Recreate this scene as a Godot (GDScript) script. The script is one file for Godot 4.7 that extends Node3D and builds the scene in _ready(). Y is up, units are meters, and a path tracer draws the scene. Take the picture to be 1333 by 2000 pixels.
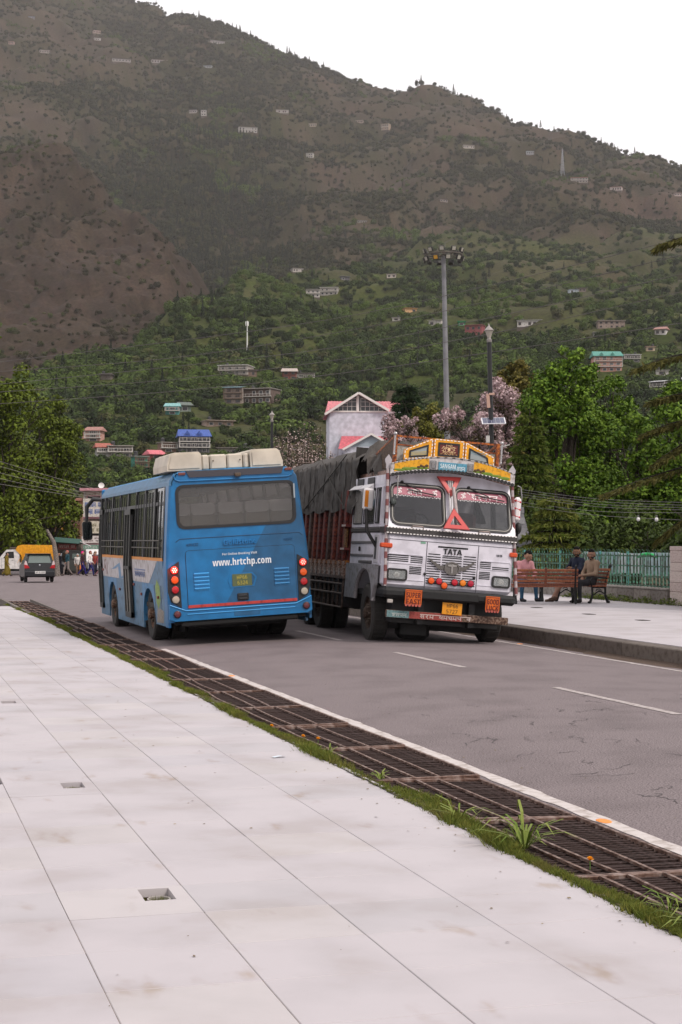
extends Node3D

# ---------------------------------------------------------------- camera, sky, sun
func set_view() -> void:
	var cam := Camera3D.new()
	cam.name = "camera"
	cam.fov = 34.71
	cam.near = 0.2
	cam.far = 12000.0
	cam.position = Vector3(0, 1.75, 0)
	cam.rotation = Vector3(atan(55.0 / 3200.0), deg_to_rad(-15.6), 0)
	add_child(cam)
	cam.current = true
	var sky := ProceduralSkyMaterial.new()
	sky.sky_top_color = Color(0.86, 0.85, 0.86)
	sky.sky_horizon_color = Color(0.875, 0.865, 0.87)
	sky.sky_curve = 0.25
	sky.ground_bottom_color = Color(0.42, 0.40, 0.40)
	sky.ground_horizon_color = Color(0.62, 0.60, 0.60)
	sky.sky_energy_multiplier = 1.0
	var env := Environment.new()
	env.background_mode = Environment.BG_SKY
	env.sky = Sky.new()
	env.sky.sky_material = sky
	env.background_energy_multiplier = 1.0
	env.tonemap_mode = Environment.TONE_MAPPER_LINEAR
	env.tonemap_exposure = 1.78
	env.sdfgi_enabled = true
	env.ssao_enabled = true
	env.ssil_enabled = true
	env.fog_enabled = true
	env.fog_density = 0.00006
	env.fog_light_color = Color(0.95, 0.93, 0.94)
	var we := WorldEnvironment.new()
	we.name = "environment"
	we.environment = env
	add_child(we)
	var sun := DirectionalLight3D.new()
	sun.name = "sun"
	sun.light_energy = 0.5
	sun.light_color = Color(1.0, 0.96, 0.92)
	sun.light_angular_distance = 12.0
	sun.shadow_enabled = true
	sun.sky_mode = DirectionalLight3D.SKY_MODE_LIGHT_ONLY
	sun.rotation = Vector3(deg_to_rad(-47), deg_to_rad(34), 0)
	add_child(sun)


# ---------------------------------------------------------------- mesh building
class MB:
	var v := PackedVector3Array()
	var n := PackedVector3Array()
	var c := PackedColorArray()
	var col := Color.WHITE
	var xf := Transform3D()
	var flat := true

	func put(a: Vector3, na: Vector3) -> void:
		v.append(xf * a)
		n.append((xf.basis * na).normalized())
		c.append(col)

	func tri(a: Vector3, b: Vector3, d: Vector3) -> void:
		var m := (b - a).cross(d - a)
		if m.length_squared() < 1e-16:
			return
		m = m.normalized()
		put(a, m)
		put(d, m)
		put(b, m)

	func trin(a: Vector3, b: Vector3, d: Vector3, na: Vector3, nb: Vector3, nd: Vector3) -> void:
		put(a, na)
		put(d, nd)
		put(b, nb)

	func quad(a: Vector3, b: Vector3, d: Vector3, e: Vector3) -> void:
		tri(a, b, d)
		tri(a, d, e)

	# a flat convex face turned away from the point «inside»
	func face(p: Array, inside: Vector3) -> void:
		var m: Vector3 = (p[1] - p[0]).cross(p[2] - p[0])
		var q := p
		if m.dot(p[0] - inside) < 0.0:
			q = p.duplicate()
			q.reverse()
		for k in range(1, q.size() - 1):
			tri(q[0], q[k], q[k + 1])

	func box(cen: Vector3, size: Vector3, bev := 0.0, bas := Basis()) -> void:
		var h := size / 2.0
		var b := minf(bev, minf(h.x, minf(h.y, h.z)) * 0.9)
		var ax := [Vector3(1, 0, 0), Vector3(0, 1, 0), Vector3(0, 0, 1)]
		for i in 3:
			var j := (i + 1) % 3
			var k := (i + 2) % 3
			for s in [-1.0, 1.0]:
				var pts := []
				for q in [[-1, -1], [1, -1], [1, 1], [-1, 1]]:
					pts.append(cen + bas * (ax[i] * s * h[i] + ax[j] * q[0] * (h[j] - b) + ax[k] * q[1] * (h[k] - b)))
				face(pts, cen)
		if b <= 0.0:
			return
		for i in 3:
			var j := (i + 1) % 3
			var k := (i + 2) % 3
			for s in [-1.0, 1.0]:
				for t in [-1.0, 1.0]:
					var e0: Vector3 = ax[j] * s * h[j] + ax[k] * t * (h[k] - b)
					var e1: Vector3 = ax[j] * s * (h[j] - b) + ax[k] * t * h[k]
					var l: Vector3 = ax[i] * (h[i] - b)
					face([cen + bas * (e0 - l), cen + bas * (e0 + l), cen + bas * (e1 + l), cen + bas * (e1 - l)], cen)
		for x in [-1.0, 1.0]:
			for y in [-1.0, 1.0]:
				for z in [-1.0, 1.0]:
					face([cen + bas * Vector3(x * h.x, y * (h.y - b), z * (h.z - b)), cen + bas * Vector3(x * (h.x - b), y * h.y, z * (h.z - b)), cen + bas * Vector3(x * (h.x - b), y * (h.y - b), z * h.z)], cen)

	# box between two corners
	func bx(a: Vector3, b: Vector3, bev := 0.0) -> void:
		box((a + b) / 2.0, (b - a).abs(), bev)

	# bar from a to b of cross-section w (sideways) by h (along up)
	func bar(a: Vector3, b: Vector3, w: float, h: float, bev := 0.0, up := Vector3.UP) -> void:
		var z := (b - a).normalized()
		var x := up.cross(z)
		if x.length() < 0.01:
			x = Vector3.RIGHT.cross(z)
			if x.length() < 0.01:
				x = Vector3.BACK.cross(z)
		x = x.normalized()
		box((a + b) / 2.0, Vector3(w, h, a.distance_to(b)), bev, Basis(x, z.cross(x), z))

	func tube(p: Array, r, sides := 6, caps := true) -> void:
		var rings := []
		var prev := Vector3.ZERO
		for i in p.size():
			var d: Vector3 = (p[mini(i + 1, p.size() - 1)] - p[maxi(i - 1, 0)]).normalized()
			var x := prev - d * prev.dot(d)
			if x.length() < 0.01:
				x = d.cross(Vector3.UP if absf(d.y) < 0.9 else Vector3.RIGHT)
			x = x.normalized()
			prev = x
			var y := d.cross(x)
			var rr: float = r[i] if r is Array else r
			var ring := []
			for k in sides:
				var t := TAU * k / sides
				ring.append([p[i] + (x * cos(t) + y * sin(t)) * rr, x * cos(t) + y * sin(t)])
			rings.append(ring)
		for i in p.size() - 1:
			for k in sides:
				var a = rings[i][k]
				var b = rings[i][(k + 1) % sides]
				var d = rings[i + 1][(k + 1) % sides]
				var e = rings[i + 1][k]
				trin(a[0], b[0], d[0], a[1], b[1], d[1])
				trin(a[0], d[0], e[0], a[1], d[1], e[1])
		if caps:
			for q in [0, p.size() - 1]:
				var inside: Vector3 = p[1] if q == 0 else p[q - 1]
				var f := []
				for k in sides:
					f.append(rings[q][k][0])
				face(f, inside)

	# profile of (radius, height) turned about the local y axis of t
	func lathe(pr: Array, sides := 16, t := Transform3D()) -> void:
		for i in pr.size() - 1:
			var a: Vector2 = pr[i]
			var b: Vector2 = pr[i + 1]
			var s := (b - a)
			if s.length() < 1e-6:
				continue
			var nn := Vector2(s.y, -s.x).normalized()
			for k in sides:
				var t0 := TAU * k / sides
				var t1 := TAU * (k + 1) / sides
				var d0 := Vector3(cos(t0), 0, sin(t0))
				var d1 := Vector3(cos(t1), 0, sin(t1))
				var p0 := t * (d0 * a.x + Vector3(0, a.y, 0))
				var p1 := t * (d1 * a.x + Vector3(0, a.y, 0))
				var q0 := t * (d0 * b.x + Vector3(0, b.y, 0))
				var q1 := t * (d1 * b.x + Vector3(0, b.y, 0))
				var n0 := t.basis * (d0 * nn.x + Vector3(0, nn.y, 0))
				var n1 := t.basis * (d1 * nn.x + Vector3(0, nn.y, 0))
				if a.x > 1e-6:
					trin(p0, q1, p1, n0, n1, n1)
				if b.x > 1e-6:
					trin(p0, q0, q1, n0, n0, n1)

	func ball(cen: Vector3, r: Vector3, nu := 10, nv := 6, bas := Basis()) -> void:
		for j in nv:
			for i in nu:
				var q := []
				for o in [[0, 0], [1, 0], [1, 1], [0, 1]]:
					var th: float = TAU * (i + o[0]) / nu
					var ph: float = PI * (j + o[1]) / nv
					q.append(Vector3(sin(ph) * cos(th), cos(ph), sin(ph) * sin(th)))
				var p := []
				var m := []
				for d in q:
					p.append(cen + bas * (d * r))
					m.append(bas * (d / r).normalized())
				trin(p[0], p[1], p[2], m[0], m[1], m[2])
				trin(p[0], p[2], p[3], m[0], m[2], m[3])

	# polygon in x,y pushed from z0 to z1
	func ext(poly: PackedVector2Array, z0: float, z1: float, caps := 3) -> void:
		var p := poly
		var area := 0.0
		for i in p.size():
			area += p[i].cross(p[(i + 1) % p.size()])
		if area < 0.0:
			p = p.duplicate()
			p.reverse()
		for i in p.size():
			var a := p[i]
			var b := p[(i + 1) % p.size()]
			quad(Vector3(a.x, a.y, z1), Vector3(a.x, a.y, z0), Vector3(b.x, b.y, z0), Vector3(b.x, b.y, z1))
		var ix := Geometry2D.triangulate_polygon(p)
		for i in range(0, ix.size(), 3):
			var t := [p[ix[i]], p[ix[i + 1]], p[ix[i + 2]]]
			if (t[1] - t[0]).cross(t[2] - t[0]) < 0.0:
				t = [t[0], t[2], t[1]]
			if caps & 1:
				tri(Vector3(t[0].x, t[0].y, z1), Vector3(t[1].x, t[1].y, z1), Vector3(t[2].x, t[2].y, z1))
			if caps & 2:
				tri(Vector3(t[0].x, t[0].y, z0), Vector3(t[2].x, t[2].y, z0), Vector3(t[1].x, t[1].y, z0))

	# frame between two outlines of the same number of points (x,y), from z0 to z1
	func ring(o: PackedVector2Array, i: PackedVector2Array, z0: float, z1: float) -> void:
		var k := o.size()
		for q in k:
			var a := o[q]
			var b := o[(q + 1) % k]
			var d := i[q]
			var e := i[(q + 1) % k]
			quad(Vector3(a.x, a.y, z1), Vector3(b.x, b.y, z1), Vector3(e.x, e.y, z1), Vector3(d.x, d.y, z1))
			quad(Vector3(a.x, a.y, z0), Vector3(d.x, d.y, z0), Vector3(e.x, e.y, z0), Vector3(b.x, b.y, z0))
			quad(Vector3(a.x, a.y, z1), Vector3(a.x, a.y, z0), Vector3(b.x, b.y, z0), Vector3(b.x, b.y, z1))
			quad(Vector3(d.x, d.y, z1), Vector3(e.x, e.y, z1), Vector3(e.x, e.y, z0), Vector3(d.x, d.y, z0))

	func mesh() -> ArrayMesh:
		var a := []
		a.resize(Mesh.ARRAY_MAX)
		a[Mesh.ARRAY_VERTEX] = v
		a[Mesh.ARRAY_NORMAL] = n
		a[Mesh.ARRAY_COLOR] = c
		var m := ArrayMesh.new()
		if v.size():
			m.add_surface_from_arrays(Mesh.PRIMITIVE_TRIANGLES, a)
		return m


func rrect(x0: float, y0: float, x1: float, y1: float, r: float, s := 4) -> PackedVector2Array:
	var p := PackedVector2Array()
	for q in [[x1 - r, y0 + r, -PI / 2], [x1 - r, y1 - r, 0.0], [x0 + r, y1 - r, PI / 2], [x0 + r, y0 + r, PI]]:
		for k in s + 1:
			var t: float = q[2] + PI / 2 * k / s
			p.append(Vector2(q[0] + r * cos(t), q[1] + r * sin(t)))
	return p


func poly(a: Array) -> PackedVector2Array:
	var p := PackedVector2Array()
	for i in range(0, a.size(), 2):
		p.append(Vector2(a[i], a[i + 1]))
	return p


func inset(p: PackedVector2Array, d: float) -> PackedVector2Array:
	var q := PackedVector2Array()
	var k := p.size()
	var area := 0.0
	for i in k:
		area += p[i].cross(p[(i + 1) % k])
	var sg := signf(area)
	for i in k:
		var a := (p[i] - p[(i + k - 1) % k])
		var b := (p[(i + 1) % k] - p[i])
		if a.length() < 1e-6:
			a = b
		if b.length() < 1e-6:
			b = a
		a = a.normalized()
		b = b.normalized()
		var m := (Vector2(-a.y, a.x) + Vector2(-b.y, b.x)).normalized()
		q.append(p[i] + m * sg * d / maxf(0.35, m.dot(Vector2(-a.y, a.x))))
	return q


# ---------------------------------------------------------------- objects
var used := {}


func numbered(s: String) -> String:
	used[s] = used.get(s, -1) + 1
	return s if used[s] == 0 else "%s_%03d" % [s, used[s]]


func tag(o: Node3D, label: String, category: String, group := "", kind := "") -> void:
	if label:
		o.set_meta("label", label)
	if category:
		o.set_meta("category", category)
	if group:
		o.set_meta("group", group)
	if kind:
		o.set_meta("kind", kind)


func thing(called: String, label: String, category: String, at := Vector3.ZERO, turn := 0.0, group := "") -> Node3D:
	var o := Node3D.new()
	o.name = numbered(called)
	o.position = at
	o.rotation.y = deg_to_rad(turn)
	tag(o, label, category, group)
	add_child(o)
	return o


func part(called: String, what, mat: Material, parent: Node3D, at := Vector3.ZERO, rot := Vector3.ZERO) -> MeshInstance3D:
	var o := MeshInstance3D.new()
	o.name = called
	o.mesh = what.mesh() if what is MB else what
	o.material_override = mat
	o.position = at
	o.rotation = rot
	parent.add_child(o, true)
	return o


func solo(called: String, what, mat: Material, label: String, category: String, at := Vector3.ZERO, turn := 0.0, group := "") -> MeshInstance3D:
	var o := part(numbered(called), what, mat, self, at, Vector3(0, deg_to_rad(turn), 0))
	tag(o, label, category, group)
	return o


func struct(called: String, what, mat: Material) -> MeshInstance3D:
	var o := part(numbered(called), what, mat, self)
	o.set_meta("kind", "structure")
	return o


func scatter(called: String, mesh: Mesh, mat: Material, where: Array, cols: PackedColorArray, parent: Node3D = self) -> MultiMeshInstance3D:
	var mm := MultiMesh.new()
	mm.transform_format = MultiMesh.TRANSFORM_3D
	mm.use_colors = cols.size() > 0
	mm.mesh = mesh
	mm.instance_count = where.size()
	for i in where.size():
		mm.set_instance_transform(i, where[i])
		if cols.size():
			mm.set_instance_color(i, cols[i])
	var o := MultiMeshInstance3D.new()
	o.name = called
	o.multimesh = mm
	o.material_override = mat
	o.set_meta("kind", "stuff")
	parent.add_child(o, true)
	return o


# ---------------------------------------------------------------- materials
var T := {}
var mats := {}


func ramp(called: String, size: int, freq: float, stops: Array, sd := 1, oct := 4, kind := FastNoiseLite.TYPE_SIMPLEX_SMOOTH, fractal := FastNoiseLite.FRACTAL_FBM) -> void:
	var nz := FastNoiseLite.new()
	nz.seed = sd
	nz.noise_type = kind
	nz.frequency = freq
	nz.fractal_type = fractal
	nz.fractal_octaves = oct
	if kind == FastNoiseLite.TYPE_CELLULAR:
		nz.cellular_return_type = FastNoiseLite.RETURN_DISTANCE2_SUB
		nz.fractal_type = FastNoiseLite.FRACTAL_NONE
	var src := nz.get_seamless_image(size, size)
	src.convert(Image.FORMAT_L8)
	var g := Gradient.new()
	var off := PackedFloat32Array()
	var cs := PackedColorArray()
	for s in stops:
		off.append(s[0])
		cs.append(Color(s[1], s[2], s[3]))
	g.offsets = off
	g.colors = cs
	var lut := PackedByteArray()
	for i in 256:
		var q := g.sample(i / 255.0)
		lut.append_array(PackedByteArray([q.r8, q.g8, q.b8]))
	var d := src.get_data()
	var out := PackedByteArray()
	out.resize(size * size * 3)
	for i in size * size:
		var b := d[i] * 3
		out[i * 3] = lut[b]
		out[i * 3 + 1] = lut[b + 1]
		out[i * 3 + 2] = lut[b + 2]
	T[called] = ImageTexture.create_from_image(Image.create_from_data(size, size, false, Image.FORMAT_RGB8, out))


func grey(called: String, size: int, freq: float, lo: float, hi: float, sd := 1, oct := 4) -> void:
	ramp(called, size, freq, [[0.15, lo, lo, lo], [0.85, hi, hi, hi]], sd, oct)


func make_textures() -> void:
	grey("mottle", 512, 0.012, 0.84, 1.0, 3, 6)
	grey("speck", 512, 0.25, 0.78, 1.0, 4, 2)
	grey("streak", 256, 0.03, 0.72, 1.0, 7, 5)
	ramp("grime", 512, 0.018, [[0.15, 0.74, 0.71, 0.68], [0.36, 0.92, 0.91, 0.9], [0.6, 1, 1, 1]], 9, 6)
	ramp("rust", 256, 0.03, [[0.2, 0.45, 0.3, 0.22], [0.5, 0.75, 0.62, 0.55], [0.8, 1, 0.95, 0.92]], 11, 5)
	ramp("bark", 256, 0.06, [[0.2, 0.4, 0.38, 0.36], [0.8, 1, 1, 1]], 13, 4)
	ramp("soil", 512, 0.03, [[0.15, 0.62, 0.6, 0.58], [0.5, 0.88, 0.86, 0.84], [0.85, 1, 0.98, 0.95]], 15, 6)


func M(hex: String, rough := 0.7, metal := 0.0, tex := "", ts := 1.0, bump := 0.0, world := false) -> StandardMaterial3D:
	var key := "%s %s %s %s %s %s %s" % [hex, rough, metal, tex, ts, bump, world]
	if mats.has(key):
		return mats[key]
	var m := StandardMaterial3D.new()
	m.albedo_color = Color.html(hex)
	m.roughness = rough
	m.metallic = metal
	if tex:
		m.albedo_texture = T[tex]
		m.uv1_triplanar = true
		m.uv1_world_triplanar = world
		m.uv1_scale = Vector3.ONE * ts
		if bump != 0.0:
			m.heightmap_enabled = true
			m.heightmap_texture = T[tex]
			m.heightmap_scale = bump
	mats[key] = m
	return m


func VC(rough := 0.8, tex := "", ts := 1.0, back := 0.0) -> StandardMaterial3D:
	var key := "vc %s %s %s %s" % [rough, tex, ts, back]
	if mats.has(key):
		return mats[key]
	var m := StandardMaterial3D.new()
	m.vertex_color_use_as_albedo = true
	m.metallic_specular = 0.22
	m.roughness = rough
	if tex:
		m.albedo_texture = T[tex]
		m.uv1_triplanar = true
		m.uv1_world_triplanar = true
		m.uv1_scale = Vector3.ONE * ts
	if back > 0.0:
		m.backlight_enabled = true
		m.backlight = Color(back, back, back)
	mats[key] = m
	return m


func glass(hex: String, a: float) -> StandardMaterial3D:
	var key := "glass" + hex + str(a)
	if mats.has(key):
		return mats[key]
	var m := StandardMaterial3D.new()
	m.albedo_color = Color(Color.html(hex), a)
	m.transparency = BaseMaterial3D.TRANSPARENCY_ALPHA
	m.roughness = 0.04
	m.metallic_specular = 0.5
	mats[key] = m
	return m


func glow(hex: String, e: float) -> StandardMaterial3D:
	var m := StandardMaterial3D.new()
	m.albedo_color = Color.html(hex)
	m.emission_enabled = true
	m.emission = Color.html(hex)
	m.emission_energy_multiplier = e
	m.roughness = 0.3
	return m


func lin(r: float, g: float, b: float) -> Color:
	return Color(r, g, b)


# lettering as a thin solid: width in metres, centred on «at», facing local +z
func letters(called: String, txt: String, mat: Material, parent: Node3D, at: Vector3, width: float, height: float, rot := Vector3.ZERO, font := "Droid Sans", bold := false, depth := 0.006) -> MeshInstance3D:
	var f := SystemFont.new()
	f.font_names = PackedStringArray([font])
	if bold:
		f.font_weight = 700
	var t := TextMesh.new()
	t.text = txt
	t.font = f
	t.font_size = 48
	t.pixel_size = 0.01
	t.depth = 0.02
	t.curve_step = 2.0
	var bb := t.get_aabb()
	var o := part(called, t, mat, parent, at, rot)
	o.scale = Vector3(width / maxf(bb.size.x, 0.001), height / maxf(bb.size.y, 0.001), depth / 0.02)
	var off := bb.get_center() * o.scale
	o.position = at - Basis.from_euler(rot) * off
	return o


# handwritten strokes: each a list of x,y pairs in a unit box; drawn as flat ribbons with thickness
func strokes(mb: MB, list: Array, at: Vector3, sx: float, sy: float, w: float, d := 0.004) -> void:
	for s in list:
		for i in range(0, s.size() - 2, 2):
			var a := at + Vector3(s[i] * sx, s[i + 1] * sy, 0)
			var b := at + Vector3(s[i + 2] * sx, s[i + 3] * sy, 0)
			if a.distance_to(b) > 0.0005:
				var e := (b - a).normalized() * w * 0.35
				mb.bar(a - e, b + e, d, w, 0.0, (b - a).cross(Vector3.BACK))


func _ready() -> void:
	set_view()
	make_textures()
	build_ground()
	build_hill()
	build_trees()
	build_town()
	build_bus()
	build_truck()
	build_street()
	build_people()


# ---------------------------------------------------------------- ground, road, pavements
func gy(z: float) -> float:
	return -0.008 * clampf(-z - 35.0, 0.0, 110.0)


func road_y(x: float, z: float) -> float:
	var t := clampf((x - 7.3) / 3.15, -1.0, 1.0)
	return gy(z) + 0.1 * (1.0 - t * t)


func sheet(mb: MB, xs: Array, zs: Array, f: Callable) -> void:
	for i in zs.size() - 1:
		for j in xs.size() - 1:
			var p := []
			for q in [[0, 0], [1, 0], [1, 1], [0, 1]]:
				var x: float = xs[j + q[0]]
				var z: float = zs[i + q[1]]
				p.append(Vector3(x, f.call(x, z), z))
			var m: Vector3 = (p[1] - p[0]).cross(p[2] - p[0])
			if m.y < 0.0:
				p.reverse()
			mb.quad(p[0], p[1], p[2], p[3])


func span(a: float, b: float, step: float) -> Array:
	var r := []
	var k := maxi(1, int(roundf(absf(b - a) / step)))
	for i in k + 1:
		r.append(lerpf(a, b, float(i) / k))
	return r


func build_ground() -> void:
	var rng := RandomNumberGenerator.new()
	rng.seed = 11
	# the land, out to the horizon
	var mb := MB.new()
	mb.quad(Vector3(-7000, -1.4, 7000), Vector3(7000, -1.4, 7000), Vector3(7000, -1.4, -7000), Vector3(-7000, -1.4, -7000))
	struct("ground", mb, M("6b6355", 0.95, 0, "soil", 0.05))
	# road with a crown
	ramp("asphalt", 1024, 0.13, [[0.12, 0.42, 0.4, 0.4], [0.4, 0.8, 0.79, 0.79], [0.6, 0.92, 0.91, 0.91], [0.88, 1.0, 1.0, 1.0]], 21, 4)
	ramp("asphalt_tone", 512, 0.014, [[0.2, 0.91, 0.905, 0.905], [0.6, 1, 1, 1]], 22, 5)
	var rm := M("827778", 0.88, 0, "asphalt", 0.42, 0.5, true).duplicate() as StandardMaterial3D
	rm.detail_enabled = true
	rm.detail_blend_mode = BaseMaterial3D.BLEND_MODE_MUL
	rm.detail_uv_layer = BaseMaterial3D.DETAIL_UV_2
	rm.detail_albedo = T.asphalt_tone
	rm.uv2_triplanar = true
	rm.uv2_world_triplanar = true
	rm.uv2_scale = Vector3.ONE * 0.11
	mb = MB.new()
	sheet(mb, span(4.2, 10.62, 0.4), span(12, -50, 3.0), road_y)
	struct("road", mb, rm)
	mb = MB.new()
	sheet(mb, span(-70, 90, 20.0), span(-49, -270, 6.0), func(_x, z): return gy(z) - 0.012)
	struct("market_road", mb, rm)
	mb = MB.new()
	sheet(mb, [3.2, 3.7, 4.25], span(12, -52, 4.0), func(_x, z): return -0.27 + gy(z))
	struct("drain_channel", mb, M("1d1816", 0.95))
	# painted lines
	var paint := M("b9b1ae", 0.75, 0, "grime", 0.9, 0, true)
	mb = MB.new()
	var lx := func(mb: MB, x0: float, x1: float, z0: float, z1: float, jag: float) -> void:
		var zs := span(z0, z1, 0.16)
		var pa := 0.0
		var pb := 0.0
		for i in zs.size() - 1:
			var na := rng.randfn(0, jag)
			var nb := rng.randfn(0, jag)
			var q := [Vector3(x0 + pa, 0, zs[i]), Vector3(x1 + pb, 0, zs[i]), Vector3(x1 + nb, 0, zs[i + 1]), Vector3(x0 + na, 0, zs[i + 1])]
			for k in 4:
				q[k].y = road_y(q[k].x, q[k].z) + 0.004
			mb.quad(q[0], q[1], q[2], q[3])
			pa = na
			pb = nb
	lx.call(mb, 4.255, 4.36, -4, -26, 0.006)
	struct("edge_line", mb, paint)
	mb = MB.new()
	lx.call(mb, 10.1, 10.19, -10, -52, 0.007)
	struct("kerb_line", mb, paint)
	for z in [-1.9, -8.1, -14.1, -20.05, -26.0, -32.0]:
		mb = MB.new()
		lx.call(mb, 7.2, 7.3, z, z - 2.95, 0.005)
		struct("centre_dash", mb, M("a39a98", 0.8, 0, "grime", 1.3, 0, true))
	# cracks in the asphalt
	mb = MB.new()
	for k in 150:
		var x := rng.randf_range(4.7, 7.1) if k < 75 else rng.randf_range(7.4, 9.6)
		var z := rng.randf_range(-16.5, -6.5)
		var a := rng.randf_range(-0.35, 0.35) + (PI / 2 if rng.randf() < 0.25 else 0.0)
		var w := rng.randf_range(0.003, 0.006)
		for s in rng.randi_range(3, 11):
			var a2 := a + rng.randfn(0, 0.8)
			var nx := x + sin(a2) * 0.05
			var nz := z - cos(a2) * 0.05
			var sd := Vector3(cos(a2), 0, sin(a2)) * w * rng.randf_range(0.4, 1.2)
			var p := Vector3(x, road_y(x, z) + 0.003, z)
			var q := Vector3(nx, road_y(nx, nz) + 0.003, nz)
			mb.quad(p - sd, p + sd, q + sd, q - sd)
			x = nx
			z = nz
	for i in range(0, mb.n.size()):
		mb.n[i] = Vector3.UP
	struct("asphalt_cracks", mb, M("4b4546", 0.95))
	# orange paint dabs
	for d in [[4.3, -9.35], [10.25, -25.6], [4.3, -20.6], [10.2, -31.0]]:
		mb = MB.new()
		mb.lathe([Vector2(0.0, 0.005), Vector2(0.045, 0.005), Vector2(0.056, 0.0)], 9, Transform3D(Basis(Vector3(0.8, 0, 0), Vector3.UP, Vector3(0, 0, 1.5)), Vector3(d[0], road_y(d[0], d[1]) + 0.004, d[1])))
		struct("paint_dab", mb, M("d9853f", 0.8))
	build_plaza(rng)
	build_drain(rng)
	build_right_plaza(rng)


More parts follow.
